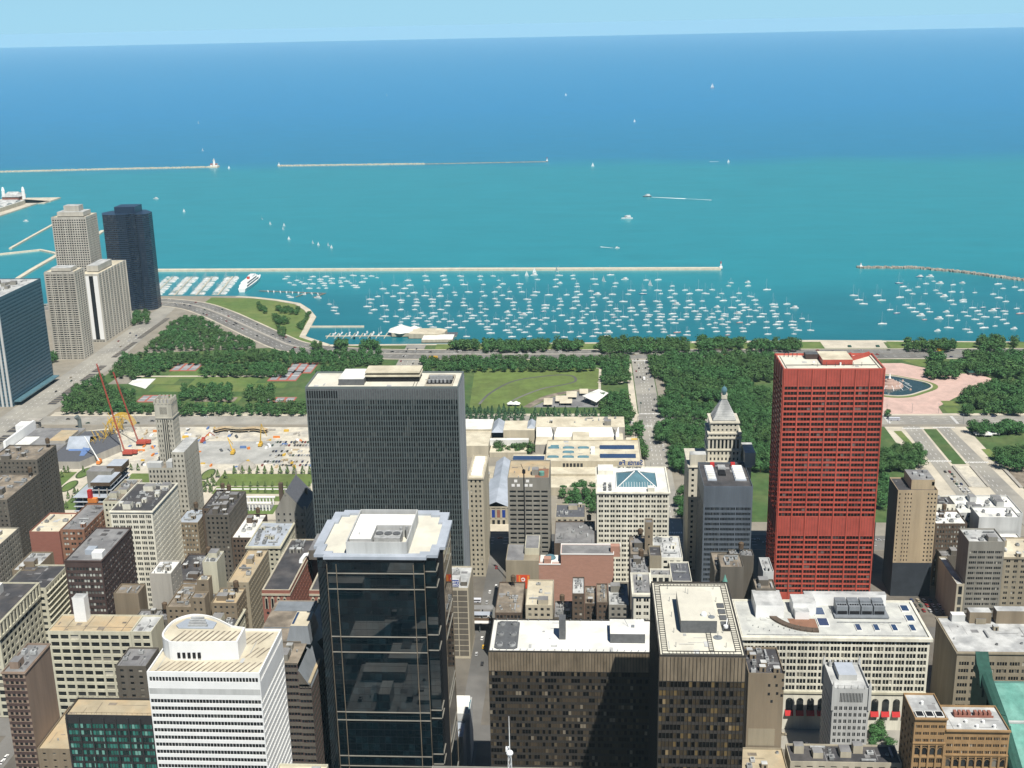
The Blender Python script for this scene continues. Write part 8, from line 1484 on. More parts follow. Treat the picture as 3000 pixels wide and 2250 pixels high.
def misc_park():
    t = thing('bandshell', 'white tented band stage roof at the corner of the brown lawn', 'bandshell', (1348, -8, 0)); b = MB()
    b.quad((1340, 4, 8), (1322, -12, 6), (1348, -26, 9), (1370, -15, 7)); b.quad((1340, 4, 7.6), (1370, -15, 6.6), (1348, -26, 8.6), (1322, -12, 5.6)); b.build('roof', 'white_roof', t); b = MB(); [b.tube((x, y, 0), (x, y, 7), .5, 5) for x, y in ((1326, -11), (1348, -22), (1366, -15), (1342, 1))]; b.box(1332, 1358, -18, -6, 0, 5); b.build_each('support', 'concrete', t)
    for i, (x, y, sx, sy) in enumerate(((1333, 42, 11, 5), (1344, 27, 9, 7), (1334, 22, 7, 7), (1360, 16, 10, 6), (1372, 2, 8, 5))):
        t = thing('canopy', f'cream sloped canopy over the seating court, {["nearest the dark tree row", "second from the dark tree row", "beside the white tented roof", "towards the curved walk", "at the far end of the curved walk"][i]}', 'canopy', (x, y, 0), 'canopies over the seating court')
        b = MB(); b.quad((x - sx, y - sy, 3.2), (x + sx, y - sy, 4.2), (x + sx, y + sy, 4.2), (x - sx, y + sy, 3.2)); b.build('roof', 'cream_roof', t); b = MB(); [b.tube((x + a * sx * .9, y + c * sy * .9, 0), (x + a * sx * .9, y + c * sy * .9, 3.4), .2, 4) for a in (-1, 1) for c in (-1, 1)]; b.build_each('support', 'grey_metal', t)
    for x, y, s, lb in ((1329, 84, 3.5, 'white pointed tent at the edge of the brown lawn, left of its pair'), (1329, 78, 4.2, 'white pointed tent at the edge of the brown lawn, right of its pair'), (1226, -400, 4.5, 'white market tent on the lawn south of the parkway, left one'), (1224, -408, 4.0, 'white market tent on the lawn south of the parkway, middle one'), (1228, -416, 4.2, 'white market tent on the lawn south of the parkway, right one')):
        t = thing('tent', lb, 'tent', (x, y, 0), 'white tents on the lawns'); b = MB(); b.box(x - s, x + s, y - s, y + s, 2.2, 2.6, bottom=True); b.cyl(x, y, 2.6, 5.5, s * 1.3, .1, n=4); b.build('canopy', 'white_roof', t); b = MB(); [b.tube((x + a * s * .9, y + c * s * .9, 0), (x + a * s * .9, y + c * s * .9, 2.3), .12, 4) for a in (-1, 1) for c in (-1, 1)]; b.build_each('pole', 'mast_metal', t)
    t = thing('yacht_club', 'white tent roofed yacht club with a long cream float on the harbour edge', 'building', (1660, 235, 0))
    b = MB(); b.box(1645, 1678, 240, 268, 0, 5, 0); b.box(1636, 1668, 203, 243, -.5, 6, 0, top=1); b.prism([(1636, 203), (1668, 203), (1660, 192), (1644, 194)], -.5, 6, 0, top=1); b.box(1612, 1640, 180, 222, 0, 4, 0, top=2); b.box(1644, 1666, 178, 202, -.5, .6, 0, top=3); b.build('wall', ['beige_stone', 'cream_roof', 'white_roof', 'slate_roof'], t)
    b = MB(); b.cyl(1661, 256, 5, 13, 21, .5, n=6); b.cyl(1672, 240, 5, 9, 9, .5, n=6); b.build('tent_roof', 'white_roof', t)
    for i, (x0, x1, y0, y1) in enumerate(((1577, 1583, -345, -341), (1577, 1583, -381, -377))): tag(box_part(None, 'planter', x0, x1, y0, y1, .1, 1.6, 'dark_copper'), ['dark hedge planter on the lakeside terrace, left one', 'dark hedge planter on the lakeside terrace, right one'][i], 'planter')
    t = thing('pavilion', 'low grey green roofed pavilion with umbrellas at the edge of the pink plaza', 'pavilion', (1452, -466, 0)); b = MB(); b.box(1446, 1460, -480, -456, 0, 3.2); b.build('wall', 'grey_stone', t); b = MB(); b.hip(1445, 1461, -481, -455, 3.2, 5.2, 6); b.build('roof', 'dark_copper', t)
    for x, y in ((1300, -325), (1300, -352), (1300, -380), (1262, -318), (1262, -395), (1120, -62), (1118, -86), (1258, -55), (1258, -86), (1530, -50), (1530, -90), (1300, -60)):
        t = thing('street_lamp', 'tall thin street lamp on the park boulevards', 'street lamp', (x, y, .1), 'street lamps on the boulevards'); b = MB(); b.tube((x, y, .1), (x, y, 10), .16, 5); b.tube((x, y, 10), (x + 1.6, y, 10.4), .1, 4); b.build('post', 'rib_grey', t); b = MB(); b.box(x + 1.2, x + 2.2, y - .25, y + .25, 10.2, 10.5, bottom=True); b.build('lamp_head', 'light_grey', t)
misc_park()
def lighthouses():
    t = thing('lighthouse', 'big white lighthouse with flanking red roofed houses at the outer breakwater end', 'lighthouse', (3795, 1160, 0))
    b = MB(); b.box(3782, 3808, 1147, 1173, -2, 4); b.build('base', 'seawall', t); b = MB(); b.cyl(3795, 1160, 4, 21, 4.2, 3.2, n=14); b.cyl(3795, 1160, 21, 22, 4.2, n=14); b.build('shaft', 'white_paint', t); b = MB(); b.cyl(3795, 1160, 22, 25, 2.2, n=10); b.dome(3795, 1160, 25, 2.4, 2, 10, 3); b.build('lantern', 'light_grey', t)
    b = MB(); b.box(3788, 3802, 1164.5, 1171, 4, 9); b.box(3788, 3802, 1149, 1155.5, 4, 9); b.build('house', 'white_paint', t); b = MB(); b.gable(3787, 3803, 1164, 1171.5, 9, 12, 'y'); b.build('roof', ['red_brick', 'white_paint'], t); b = MB(); b.gable(3787, 3803, 1148.5, 1156, 9, 12, 'y'); b.build('roof', ['red_brick', 'white_paint'], t)
    for x, y, h, lb in ((2103, -232, 12, 'small white harbour light with a red top at the end of the straight breakwater'), (3826, 120, 12, 'far small white light at the right end of the outer breakwater'), (3808, 958, 10, 'far small light opposite the big lighthouse across the gap'), (2107, -470, 6, 'tiny light on the tip of the rubble breakwater')):
        t = thing('harbor_light', lb, 'beacon', (x, y, 2)); b = MB(); b.cyl(x, y, 2, 2 + h * .65, 1.5, .9, n=10); b.box(x - 3, x + 1, y - 2.5, y + 2.5, 1.5, 5 if h > 8 else 3); b.build('shaft', 'white_paint', t); b = MB(); b.cyl(x, y, 2 + h * .65, 2 + h, 1.1, .5, n=8); b.build('lantern', 'boat_red' if h == 12 else 'light_grey', t)
lighthouses()
def navy():
    pier('exhibition_pier', 'broad exhibition pier reaching out from the left edge', [(2600, 1425), (3020, 1428), (3070, 1405)], 92, 2.0, 'pale_paving', 'pier')
    t = thing('pier_hall', 'domed hall between two white towers at the end of the exhibition pier', 'building', (3095, 1478, 0))
    pier('wide_pier', 'wide head of the exhibition pier under the twin towers', [(3020, 1440), (3120, 1440)], 150, 2.0, 'pale_paving', 'pier')
    b = MB(); b.box(3070, 3112, 1455, 1498, 2, 11); b.build('wall', 'red_brick', t); b = MB(); b.hip(3068, 3114, 1453, 1500, 11, 22, 10); b.build('roof', 'light_roof', t)
    for y in (1451, 1504): b = MB(); b.cyl(3092, y, 2, 24, 5, 4.2, n=10); b.cyl(3092, y, 24, 30, 4.6, 3, n=10); b.dome(3092, y, 30, 3, 4, 10, 3); b.build('tower', 'white_paint', t)
    t = thing('pier_shed', 'long white roofed exhibition sheds on the pier at the left edge', 'building', (2860, 1435, 0)); b = MB(); b.box(2700, 3000, 1405, 1462, 2, 12, 0, top=1); b.build('wall', ['beige_stone', 'white_roof'], t); b = MB(); [b.gable(2705 + i * 48, 2748 + i * 48, 1408, 1460, 12, 18, 'y') for i in range(6)]; b.build('roof', 'light_roof', t)
navy()

# ------------------------------------------------------------------ lakefront towers
def lake_towers():
    def slab(label, x0, x1, yN, yS, h, wall, spec, gm, roofm, extra=None, mats=None, name='apartment_tower'):
        return building(name, label, x0, x1, yN, yS, h, wall, roofm, W=spec, S=spec, gm=gm, n=0, top=2, reveal=True, depth=.6)
    r = slab('blue glass tower with pale vertical edges at the left edge of the picture', 1327, 1438, 760, 658.5, 128, 'glass_wall', (3.2, 4.1, .93, .55), G_BLUE, 'light_roof', name='office_tower')
    b = MB(); [b.box(1326, 1327, y, y + 2.5, 0, 128) for y in (659, 664, 669, 674)]; b.build_each('edge_fin', 'light_grey', r); clutter(r, 1335, 1430, 665, 750, 127, 20, 6); box_part(r, 'lobby_canopy', 1330, 1436, 650, 658, 5, 6.5, 'teal_glass')
    r = slab('pale apartment tower with stepped balconies, front one of the lakefront group', 1533, 1563, 697, 657.5, 117, 'tower_concrete', (4.6, 2.95, .9, .55), G_DARK, 'cream_roof')
    box_part(r, 'penthouse', 1538, 1558, 664, 690, 117, 121, 'tower_concrete', 'light_roof'); b = MB(); [b.box(1532.2, 1533, 658 + i * 7.8 - .5, 658 + i * 7.8 + .5, 0, 116) for i in range(6)]; [b.box(1533 + i * 7.4, 1534 + i * 7.4, 656.8, 657.5, 0, 116) for i in range(5)]; b.build_each('pier', 'tower_concrete', r)
    r = slab('wide pale apartment block with two blank white strips, right of the balconied tower', 1622, 1724, 690, 664, 96, 'tower_concrete', (4.2, 2.95, .86, .56), G_DARK, 'cream_roof')
    b = MB(); b.box(1621.6, 1621.95, 677, 683, 4, 93); b.box(1621.6, 1621.95, 665, 671, 4, 93); b.build_each('blank_panel', 'white_paint', r); box_part(r, 'dark_strip', 1621.7, 1621.95, 671.2, 676.8, 4, 93, 'black'); box_part(r, 'penthouse', 1640, 1690, 670, 686, 96, 104, 'tower_concrete', 'light_roof'); b = MB(); [b.box(1622 + i * 11.3, 1623.2 + i * 11.3, 662.8, 664, 0, 96) for i in range(10)]; b.build_each('pier', 'tower_concrete', r)
    r = slab('tall square pale apartment tower with a stepped crown, behind the lakefront group', 1690, 1730, 750, 700, 164, 'tower_concrete', (3.4, 3.3, .66, .58), G_DARK, 'cream_roof')
    box_part(r, 'crown', 1697, 1724, 706, 744, 164, 170, 'tower_concrete', 'light_roof'); box_part(r, 'crown', 1703, 1719, 714, 736, 170, 178, 'tower_concrete', 'light_roof')
    t = thing('apartment_tower', 'dark blue black three lobed apartment tower standing at the marina', 'tower', (1840, 695, 0)); b = MB()
    lob = []
    for a0 in (250, 10, 130):
        for k in range(9): a = R(a0 - 48 + k * 12); lob.append((1842 + 29 * math.cos(R(a0)) * .8 + 17 * math.cos(a), 696 + 33 * math.sin(R(a0)) * .8 + 15 * math.sin(a)))
    pl = [(1815, 727), (1812, 705), (1814, 692), (1822, 688), (1822, 680), (1815, 676), (1816, 666), (1826, 660), (1842, 660), (1866, 678), (1870, 704), (1858, 728), (1836, 736)]
    wins = []
    n = len(pl)
    for i in range(n):
        p, q = pl[i], pl[(i + 1) % n]
        L = math.hypot(q[0] - p[0], q[1] - p[1])
        if q[1] < p[1] or p[1] < 668: facade(b, wins, p, q, 0, 148, max(2, round(L / 3.2)), 48, .9, .5, depth=.1, reveal=False)
        else: plain(b, p, q, 0, 148)
    b.poly([(x, y, 148) for x, y in pl]); b.build('wall', 'facade_dark', t); finish_windows(t, wins, G_DARK); box_part(t, 'penthouse', 1826, 1856, 680, 712, 148, 158, 'facade_dark', 'facade_dark')
lake_towers()
# ------------------------------------------------------------------ trees
def crown_faces(mb, cx, cy, z0, h, r, n, rg, leaf, kind):
    if kind == 'cone':
        lobes = None
    else:
        lobes = [(rg.uniform(-.45, .45) * r, rg.uniform(-.45, .45) * r, z0 + h * rg.uniform(.3, .78), r * rg.uniform(.42, .7)) for _ in range(7)]
    for i in range(n):
        if lobes is None:
            t = rg.random() ** .7; zz = z0 + h * t; rr = r * (1 - t) * (.75 + .5 * rg.random()); a = rg.uniform(0, 6.283)
            p = Vector((cx + rr * math.cos(a), cy + rr * math.sin(a), zz)); nn = Vector((math.cos(a), math.sin(a), .6))
        else:
            lx, ly, lz, lr = lobes[i % 7]
            d = Vector((rg.gauss(0, 1), rg.gauss(0, 1), rg.gauss(0, 1) + .25)).normalized()
            k = lr * (rg.random() ** .35)
            p = Vector((cx + lx, cy + ly, lz)) + Vector((d.x, d.y, d.z * .8)) * k; nn = d
        nn = (nn + Vector((rg.uniform(-.6, .6), rg.uniform(-.6, .6), rg.uniform(-.2, .8)))).normalized()
        u = nn.orthogonal().normalized(); w = nn.cross(u); a = rg.uniform(0, 3.14); s = leaf * rg.uniform(.6, 1.25)
        u2 = (u * math.cos(a) + w * math.sin(a)) * s; w2 = (w * math.cos(a) - u * math.sin(a)) * s * .75
        mb.quad(tuple(p - u2), tuple(p - w2), tuple(p + u2), tuple(p + w2))

TREE_MESH = {}
def tree_meshes():
    for kind, m, cnt in (('round', 'foliage', 5), ('cone', 'conifer', 3), ('young', 'young_foliage', 3)):
        TREE_MESH[kind] = []
        for i in range(cnt):
            rg = random.Random(i * 13 + len(kind))
            b = MB(); n = {'round': 1150, 'cone': 520, 'young': 300}[kind]
            crown_faces(b, 0, 0, .14, .88, .56 if kind == 'round' else .27, n, rg, .050 if kind != 'young' else .055, 'cone' if kind in ('cone', 'young') else 'round')
            o = b.build('crown', m); me1 = o.data; bpy.data.objects.remove(o)
            b = MB(); b.tube((0, 0, -.02), (0, 0, .3), .022, 6, r2=.014)
            for k in range(4):
                a = k * 1.6 + rg.random(); b.tube((0, 0, .24), (.2 * math.cos(a), .2 * math.sin(a), .5), .011, 4, r2=.004)
            o = b.build('trunk', 'bark'); me2 = o.data; bpy.data.objects.remove(o)
            TREE_MESH[kind].append((me1, me2))
tree_meshes()
TREE_L = {0: ('leafy tree in the dense rows round the lawns and tennis courts of the park', 'trees round the park lawns'),
          1: ('round leafy tree on the grass strip between the shore drive and the lake', 'trees along the lake shore'),
          2: ('broad dark green tree in the park groves south of the boulevard to the lake', 'trees in the southern park groves'),
          3: ('dark tree in the clipped row behind the art museum', 'row of trees behind the museum'),
          4: ('small young tree planted in a row beside the white garden walks', 'young garden trees')}
def plant_trees():
    rg = random.Random(3); vis = []; L = []
    for k, txt in TREES.items():
        for t in txt.split():
            q = [float(v) for v in t.split(',')]; L.append((q[0], q[1], q[2] if len(q) > 2 else rg.uniform(7.5, 10.5) * (1.28 if k in (1, 2) else 1), k))
    for i, (x, y, h, k) in enumerate(L):
        d = (Vector((x, y, 6)) - CAM).length; vis.append((h / d if onscreen((x, y, h * .6)) else 0, i))
    vis.sort(reverse=True); pick = set(i for s, i in vis[:300] if s > 0)
    MB_rest = [MB(), MB(), MB()]
    for i, (x, y, h, k) in enumerate(L):
        k = int(k); kind = 'round' if k < 3 else ('cone' if k == 3 else 'young')
        if i in pick:
            cm, tm = TREE_MESH[kind][rg.randrange(len(TREE_MESH[kind]))]
            t = thing('young_tree' if k == 4 else 'tree', TREE_L[k][0], 'tree', (x, y, .1), TREE_L[k][1])
            t.rotation_euler = (0, 0, rg.uniform(0, 6.28)); s = h * rg.uniform(.9, 1.15); t.scale = (s * rg.uniform(.9, 1.15), s * rg.uniform(.9, 1.15), s)
            for nm, me in (('crown', cm), ('trunk', tm)):
                o = bpy.data.objects.new(nm, me); COL.objects.link(o); o.parent = t
        elif vis and onscreen((x, y, h), 40):
            mb = MB_rest[0 if k < 3 else (1 if k == 3 else 2)]
            w = .58 if kind == 'round' else .28
            crown_faces(mb, x, y, h * .12, h * .9, h * w * rg.uniform(.95, 1.15), 270 if kind == 'round' else 150, rg, h * .092, 'cone' if kind != 'round' else 'round')
            mb.tube((x, y, 0), (x, y, h * .35), h * .02, 4)
    b = MB_rest[0]
    o = b.build('park_trees', 'foliage'); o['kind'] = 'stuff'; o['label'] = 'dense leafy trees filling the park between the towers and the lake'
    for mb, m, nm, lb in ((MB_rest[1], 'conifer', 'park_trees_dark', 'far dark trees'), (MB_rest[2], 'young_foliage', 'garden_trees', 'far young trees')):
        if mb.f:
            q = mb.build('trees', m); q['kind'] = 'stuff'; q['label'] = lb
plant_trees()

# ------------------------------------------------------------------ boats
def hull_mesh(mb, L, Bm, z0, fb, m=0, deck=1):
    st = [(-.5, .72), (-.3, .92), (0, 1.0), (.25, .8), (.42, .38), (.5, .03)]
    for (a, wa), (c, wc) in zip(st, st[1:]):
        for s in (-1, 1):
            mb.quad((a * L, s * wa * Bm / 2, z0 + fb), (c * L, s * wc * Bm / 2, z0 + fb), (c * L, s * wc * Bm * .36, z0 - .5), (a * L, s * wa * Bm * .36, z0 - .5), m)
        mb.quad((a * L, -wa * Bm / 2, z0 + fb), (c * L, -wc * Bm / 2, z0 + fb), (c * L, wc * Bm / 2, z0 + fb), (a * L, wa * Bm / 2, z0 + fb), deck)
    mb.quad((-.5 * L, -.36 * Bm, z0 + fb), (-.5 * L, .36 * Bm, z0 + fb), (-.5 * L, .26 * Bm, z0 - .5), (-.5 * L, -.26 * Bm, z0 - .5), m)

def boat_parts(kind, L, hullm='boat_white', tall=False):
    """[(part name, mesh)] in boat space, bow along +x, waterline at z = 0."""
    out = []; tmp = bpy.data.objects.new('t', None)
    def fin(n, b, m):
        o = b.build(n, m); out.append((n, o.data)); bpy.data.objects.remove(o)
    Bm = L * .24
    b = MB(); hull_mesh(b, L, Bm, 0, L * .09); fin('hull', b, [hullm, 'boat_white'])
    if kind == 'sail':
        b = MB(); b.prism([(-.12 * L, -.2 * Bm), (.2 * L, -.17 * Bm), (.26 * L, 0), (.2 * L, .17 * Bm), (-.12 * L, .2 * Bm)], L * .09, L * .135); fin('cabin', b, 'boat_white')
        mh = L * (1.45 if tall else 1.15)
        b = MB(); b.tube((.08 * L, 0, L * .12), (.08 * L, 0, mh), .18 if tall else .14, 5, r2=.1)
        b.tube((.5 * L, 0, L * .14), (.08 * L, 0, mh * .97), .03, 3); b.tube((-.48 * L, 0, L * .14), (.08 * L, 0, mh), .03, 3); fin('mast', b, 'mast_metal')
        b = MB(); b.tube((.06 * L, 0, L * .22), (-.36 * L, 0, L * .21), .13, 5); fin('boom', b, 'canvas_blue' if L > 9 else 'sail')
    elif kind == 'motor':
        b = MB(); b.prism([(-.32 * L, -.34 * Bm), (.12 * L, -.34 * Bm), (.24 * L, 0), (.12 * L, .34 * Bm), (-.32 * L, .34 * Bm)], L * .12, L * .25)
        b.box(-.28 * L, .05 * L, -.36 * Bm, .36 * Bm, L * .27, L * .30, bottom=True); fin('cabin', b, 'boat_white')
        b = MB(); b.prism([(-.02 * L, -.352 * Bm), (.122 * L, -.352 * Bm), (.25 * L, 0), (.122 * L, .352 * Bm), (-.02 * L, .352 * Bm)], L * .18, L * .225); fin('windscreen', b, 'boat_dark')
    elif kind == 'under_sail':
        b = MB(); b.tube((.1 * L, 0, L * .1), (.1 * L, 0, L * 1.4), .12, 5); fin('mast', b, 'mast_metal')
        b = MB(); b.poly([(.08 * L, 0, L * .2), (-.42 * L, L * .10, L * .2), (.06 * L, L * .04, L * 1.38)]); b.poly([(.08 * L, .06, L * .2), (.06 * L, L * .04 + .06, L * 1.38), (-.42 * L, L * .10 + .06, L * .2)]); fin('mainsail', b, 'sail')
        b = MB(); b.poly([(.48 * L, 0, L * .15), (.12 * L, L * .08, L * .18), (.11 * L, 0, L * 1.15)]); b.poly([(.48 * L, .06, L * .15), (.11 * L, .06, L * 1.15), (.12 * L, L * .08 + .06, L * .18)]); fin('jib', b, 'sail')
    bpy.data.objects.remove(tmp)
    return out

BOAT = {}
def put_boat(kind, x, y, ang, L, name, label, cat, group=None, hullm='boat_white', tall=False, s=1.0):
    key = (kind, L, hullm, tall)
    if key not in BOAT: BOAT[key] = boat_parts(kind, L, hullm, tall)
    t = thing(name, label, cat, (x, y, -1.0), group); t.rotation_euler = (0, 0, ang); t.scale = (s, s, s)
    made = {}
    for n, me in BOAT[key]:
        o = bpy.data.objects.new(n, me); COL.objects.link(o); made[n] = o; o.parent = made['mast'] if n == 'boom' else (made['cabin'] if n == 'windscreen' else t)
    return t
def merge_boat(mbs, kind, x, y, ang, L, tall=False):
    key = (kind, L, 'boat_white', tall)
    if key not in BOAT: BOAT[key] = boat_parts(kind, L, 'boat_white', tall)
    ca, sa = math.cos(ang), math.sin(ang)
    for n, me in BOAT[key]:
        k = len(mbs.v)
        for v in me.vertices: mbs.v.append((x + v.co.x * ca - v.co.y * sa, y + v.co.x * sa + v.co.y * ca, v.co.z - 1.0))
        for p in me.polygons: mbs.f.append(tuple(k + i for i in p.vertices)); mbs.m.append(0 if n != 'mast' else 1)

def zone(x, y):
    if y < -420: return 'in the southern field past the gap'
    if x > 1960: return 'in the far rows by the breakwater'
    if x > 1780: return 'in the middle rows of the basin'
    return 'in the rows nearest the shore trees'
def boats():
    L = [tuple(float(q) for q in t.split(',')) for t in BOATS.split()]
    rg = random.Random(8); od = sorted(range(len(L)), key=lambda i: (L[i][0], L[i][1]))
    special = [i for i in od if L[i][2] > 0]; plainb = [i for i in od if L[i][2] == 0]
    ind = set(special) | set(plainb[:300 - len(special)])
    rest = MB()
    for i in od:
        x, y, k = L[i]; k = int(k); ang = math.pi / 2 + rg.uniform(-.28, .28)
        Lb = rg.choice([7.0, 8.0, 9.0, 9.5, 10.5, 11.5])
        if k == 1: Lb = 12.5
        if k == 2: Lb = rg.choice([9.5, 12.5])
        if i in ind:
            z = zone(x, y); hm = 'boat_white'
            q = rg.random()
            if k == 3 or q > .985: hm = 'boat_red'
            elif q > .94: hm = 'boat_blue'
            colr = {'boat_white': 'white', 'boat_red': 'dark red', 'boat_blue': 'dark blue'}[hm]
            if k == 2: put_boat('motor', x, y, ang, Lb, 'motorboat', f'{colr} motorboat with a low cabin moored {z}', 'motorboat', 'motorboats on moorings', hm)
            else: put_boat('sail', x, y, ang, Lb, 'sailboat', f'{colr} sailboat {"with a tall bare mast " if k == 1 else ""}moored {z}', 'sailboat', 'sailboats on moorings', hm, k == 1)
        else: merge_boat(rest, 'sail', x, y, ang, Lb)
    # the docked rows of the marina
    for y0 in (703, 668, 632, 596):
        x = 1932
        while x < 2070:
            yy = y0 + (x - 1932) * .12
            for s in (-1, 1):
                if rg.random() < .74: merge_boat(rest, rg.choice(['sail', 'sail', 'motor']), x + rg.uniform(-.6, .6), yy + s * 7.4, s * math.pi / 2, rg.choice([8.5, 9.5, 10.5, 11.5]))
            x += 5.0
    for x, y in ((1940, 765), (1960, 768), (1985, 771), (2010, 772), (2040, 775), (2075, 776)):
        merge_boat(rest, 'motor', x, y, 1.57, 11.5)
    for k in range(7):
        for s in (-1, 1):
            merge_boat(rest, rg.choice(['sail', 'motor']), 1662 + s * 6, 352 - k * 11 + rg.uniform(-2, 2), rg.choice([0, math.pi]), 9.5)
            if k % 2: merge_boat(rest, 'motor', 1638, 352 - k * 11, 0, 8.5)
    for k in range(9): merge_boat(rest, 'motor', 1950 - k * 3, 520 - k * 11, .3 + rg.uniform(-.3, .3), 8.5)
    o = rest.build('boats', ['boat_white', 'mast_metal']); o['kind'] = 'stuff'; o['label'] = 'crowd of small white boats at the far moorings and docks'
    # docks
    for i, y0 in enumerate((703, 668, 632, 596)):
        b = MB(); b.quad((1925, y0 - 1.2, -.3), (2076, y0 + 16.9, -.3), (2076, y0 + 19.3, -.3), (1925, y0 + 1.2, -.3))
        for k in range(18):
            x = 1930 + k * 8.6; yy = y0 + (x - 1925) * .12; b.box(x - .4, x + .4, yy - 11, yy + 11, -.6, -.25)
        tag(b.build('floating_dock', 'pale_paving'), ['floating dock nearest the dark tower, packed with boats on both sides', 'second floating dock from the dark tower lined with boats', 'third floating dock from the dark tower lined with boats', 'fourth floating dock from the dark tower, beside the long white ship'][i], 'dock', 'floating docks of the marina')
    b = MB(); b.box(1650, 1653, 270, 362, -.8, -.2)
    for k in range(8): b.box(1653, 1668, 358 - k * 11.5 - .6, 358 - k * 11.5 + .6, -.8, -.25); b.box(1638, 1650, 358 - k * 11.5 - .5, 358 - k * 11.5 + .5, -.8, -.25)
    tag(b.build('floating_dock', 'pale_paving'), 'white floating finger dock beside the tent roofed yacht club', 'dock')
    b = MB(); b.quad((1953, 536, -.3), (1930, 420, -.3), (1934, 419, -.3), (1957, 535, -.3)); b.quad((1930, 420, -.3), (1900, 432, -.3), (1901, 435, -.3), (1932, 424, -.3)); b.quad((1936, 450, -.3), (1906, 462, -.3), (1907, 465, -.3), (1937, 453, -.3))
    tag(b.build('floating_dock', 'brown_roof'), 'brown timber dock with short fingers off the grassy peninsula', 'dock')
    # boats under way
    for x, y, Lb, a in ((5639, 1786, 17, 1.2), (4337, 1364, 13, 1.3), (3762, 1104, 11, 1.5), (2854, 952, 10, 1.4), (2729, 732, 12, .9), (2651, 693, 9, 1.3), (2626, 656, 9, 1.2), (2579, 647, 9, 1.3), (2452, 604, 9, 1.2), (2403, 544, 9, 1.4), (2381, 528, 9, 1.3), (2375, 507, 9, 1.3), (2348, 495, 9, 1.5), (7689, 1234, 18, 1.3), (7382, 118, 18, 1.2), (5333, -208, 15, 1.5), (3685, -21, 15, 1.2), (3741, -428, 12, 1.3), (2086, 88, 9, 1.3), (2098, 50, 9, 1.2), (2060, 100, 9, 1.3), (2010, -30, 10, 1.3), (1975, -105, 10, 1.3)):
        z = 'inside the long breakwater among moored boats' if x < 2120 else ('in the loose fleet off the marina breakwater' if x < 2700 else ('on the pale green water inside the outer breakwater' if x < 3790 else 'on the open blue lake beyond the outer breakwater'))
        put_boat('under_sail', x, y, a + rg.uniform(-.5, .5), Lb, 'sailing_boat', f'small boat under white sail {z}', 'sailboat', 'boats under sail', s=.62 if x > 2200 else .8)
    for x, y, Lb, lb in ((3088, 1102, 15, 'white excursion boat on the water right of the two pale towers'), (2733, 1284, 14, 'white cruise boat between the exhibition pier and the jetty'), (2982, -224, 9.5, 'dinghy'), ):
        if lb != 'dinghy': put_boat('motor', x, y, 1.4, 12.5, 'motorboat', lb, 'motorboat', s=Lb / 12.5)
    put_boat('motor', 3021, -150, 1.62, 12.5, 'tour_boat', 'dark tour boat with a yellow cabin trailing a long white wake', 'tour boat', hullm='boat_dark', s=1.7)
    put_boat('motor', 2678, -90, 1.5, 12.5, 'tour_boat', 'white two decked tour boat on the open water beyond the breakwater', 'tour boat', s=2.0)
    put_boat('motor', 2319, -60, -1.4, 9.5, 'motorboat', 'small white speedboat leaving a short wake beyond the breakwater', 'motorboat')
    put_boat('under_sail', 7917, -794, 1.3, 24, 'sailing_boat', 'large far sailing ship with a reddish hull high on the blue lake', 'sailboat', hullm='boat_red')
    b = MB()
    for x0, y0, x1, y1, w in ((3012, -160, 2978, -240, 9), (2978, -240, 2950, -300, 4), (2321, -52, 2335, -28, 4), (3769, -403, 3772, -375, 6)):
        d = Vector((x1 - x0, y1 - y0)).normalized(); n = Vector((-d.y, d.x)) * w / 2
        b.quad((x0 - n.x * .3, y0 - n.y * .3, -.9), (x1 - n.x, y1 - n.y, -.9), (x1 + n.x, y1 + n.y, -.9), (x0 + n.x * .3, y0 + n.y * .3, -.9))
    o = b.build('boat_wakes', 'foam'); o['kind'] = 'stuff'; o['label'] = 'white foam wakes behind the moving motorboats'
    # big ship at the dock
    t = thing('excursion_ship', 'very long white ship with a red funnel moored at the end of the marina docks', 'ship', (2006, 562, -1))
    b = MB(); hull_mesh(b, 118, 17, -1, 6); 
    b.v = [(x + 2006, y + 562 + (x) * .0, z) for x, y, z in b.v]; b.build('hull', ['boat_white', 'boat_white'], t)
    b = MB(); b.prism([(1955, 555.5), (2030, 555.5), (2046, 562), (2030, 568.5), (1955, 568.5)], 5, 9); b.prism([(1962, 556.5), (2022, 556.5), (2036, 562), (2022, 567.5), (1962, 567.5)], 9, 12.5); b.box(2000, 2020, 558, 566, 12.5, 15.5); b.build('superstructure', 'boat_white', t)
    b = MB(); b.box(1988, 1993, 560, 564, 12.5, 16); b.build('funnel', 'boat_red', t)
    b = MB(); b.box(1958, 2028, 555.3, 555.5, 6.3, 7.8); b.box(1964, 2020, 556.3, 556.5, 10, 11.5); b.build('window', 'boat_dark', t)
boats()

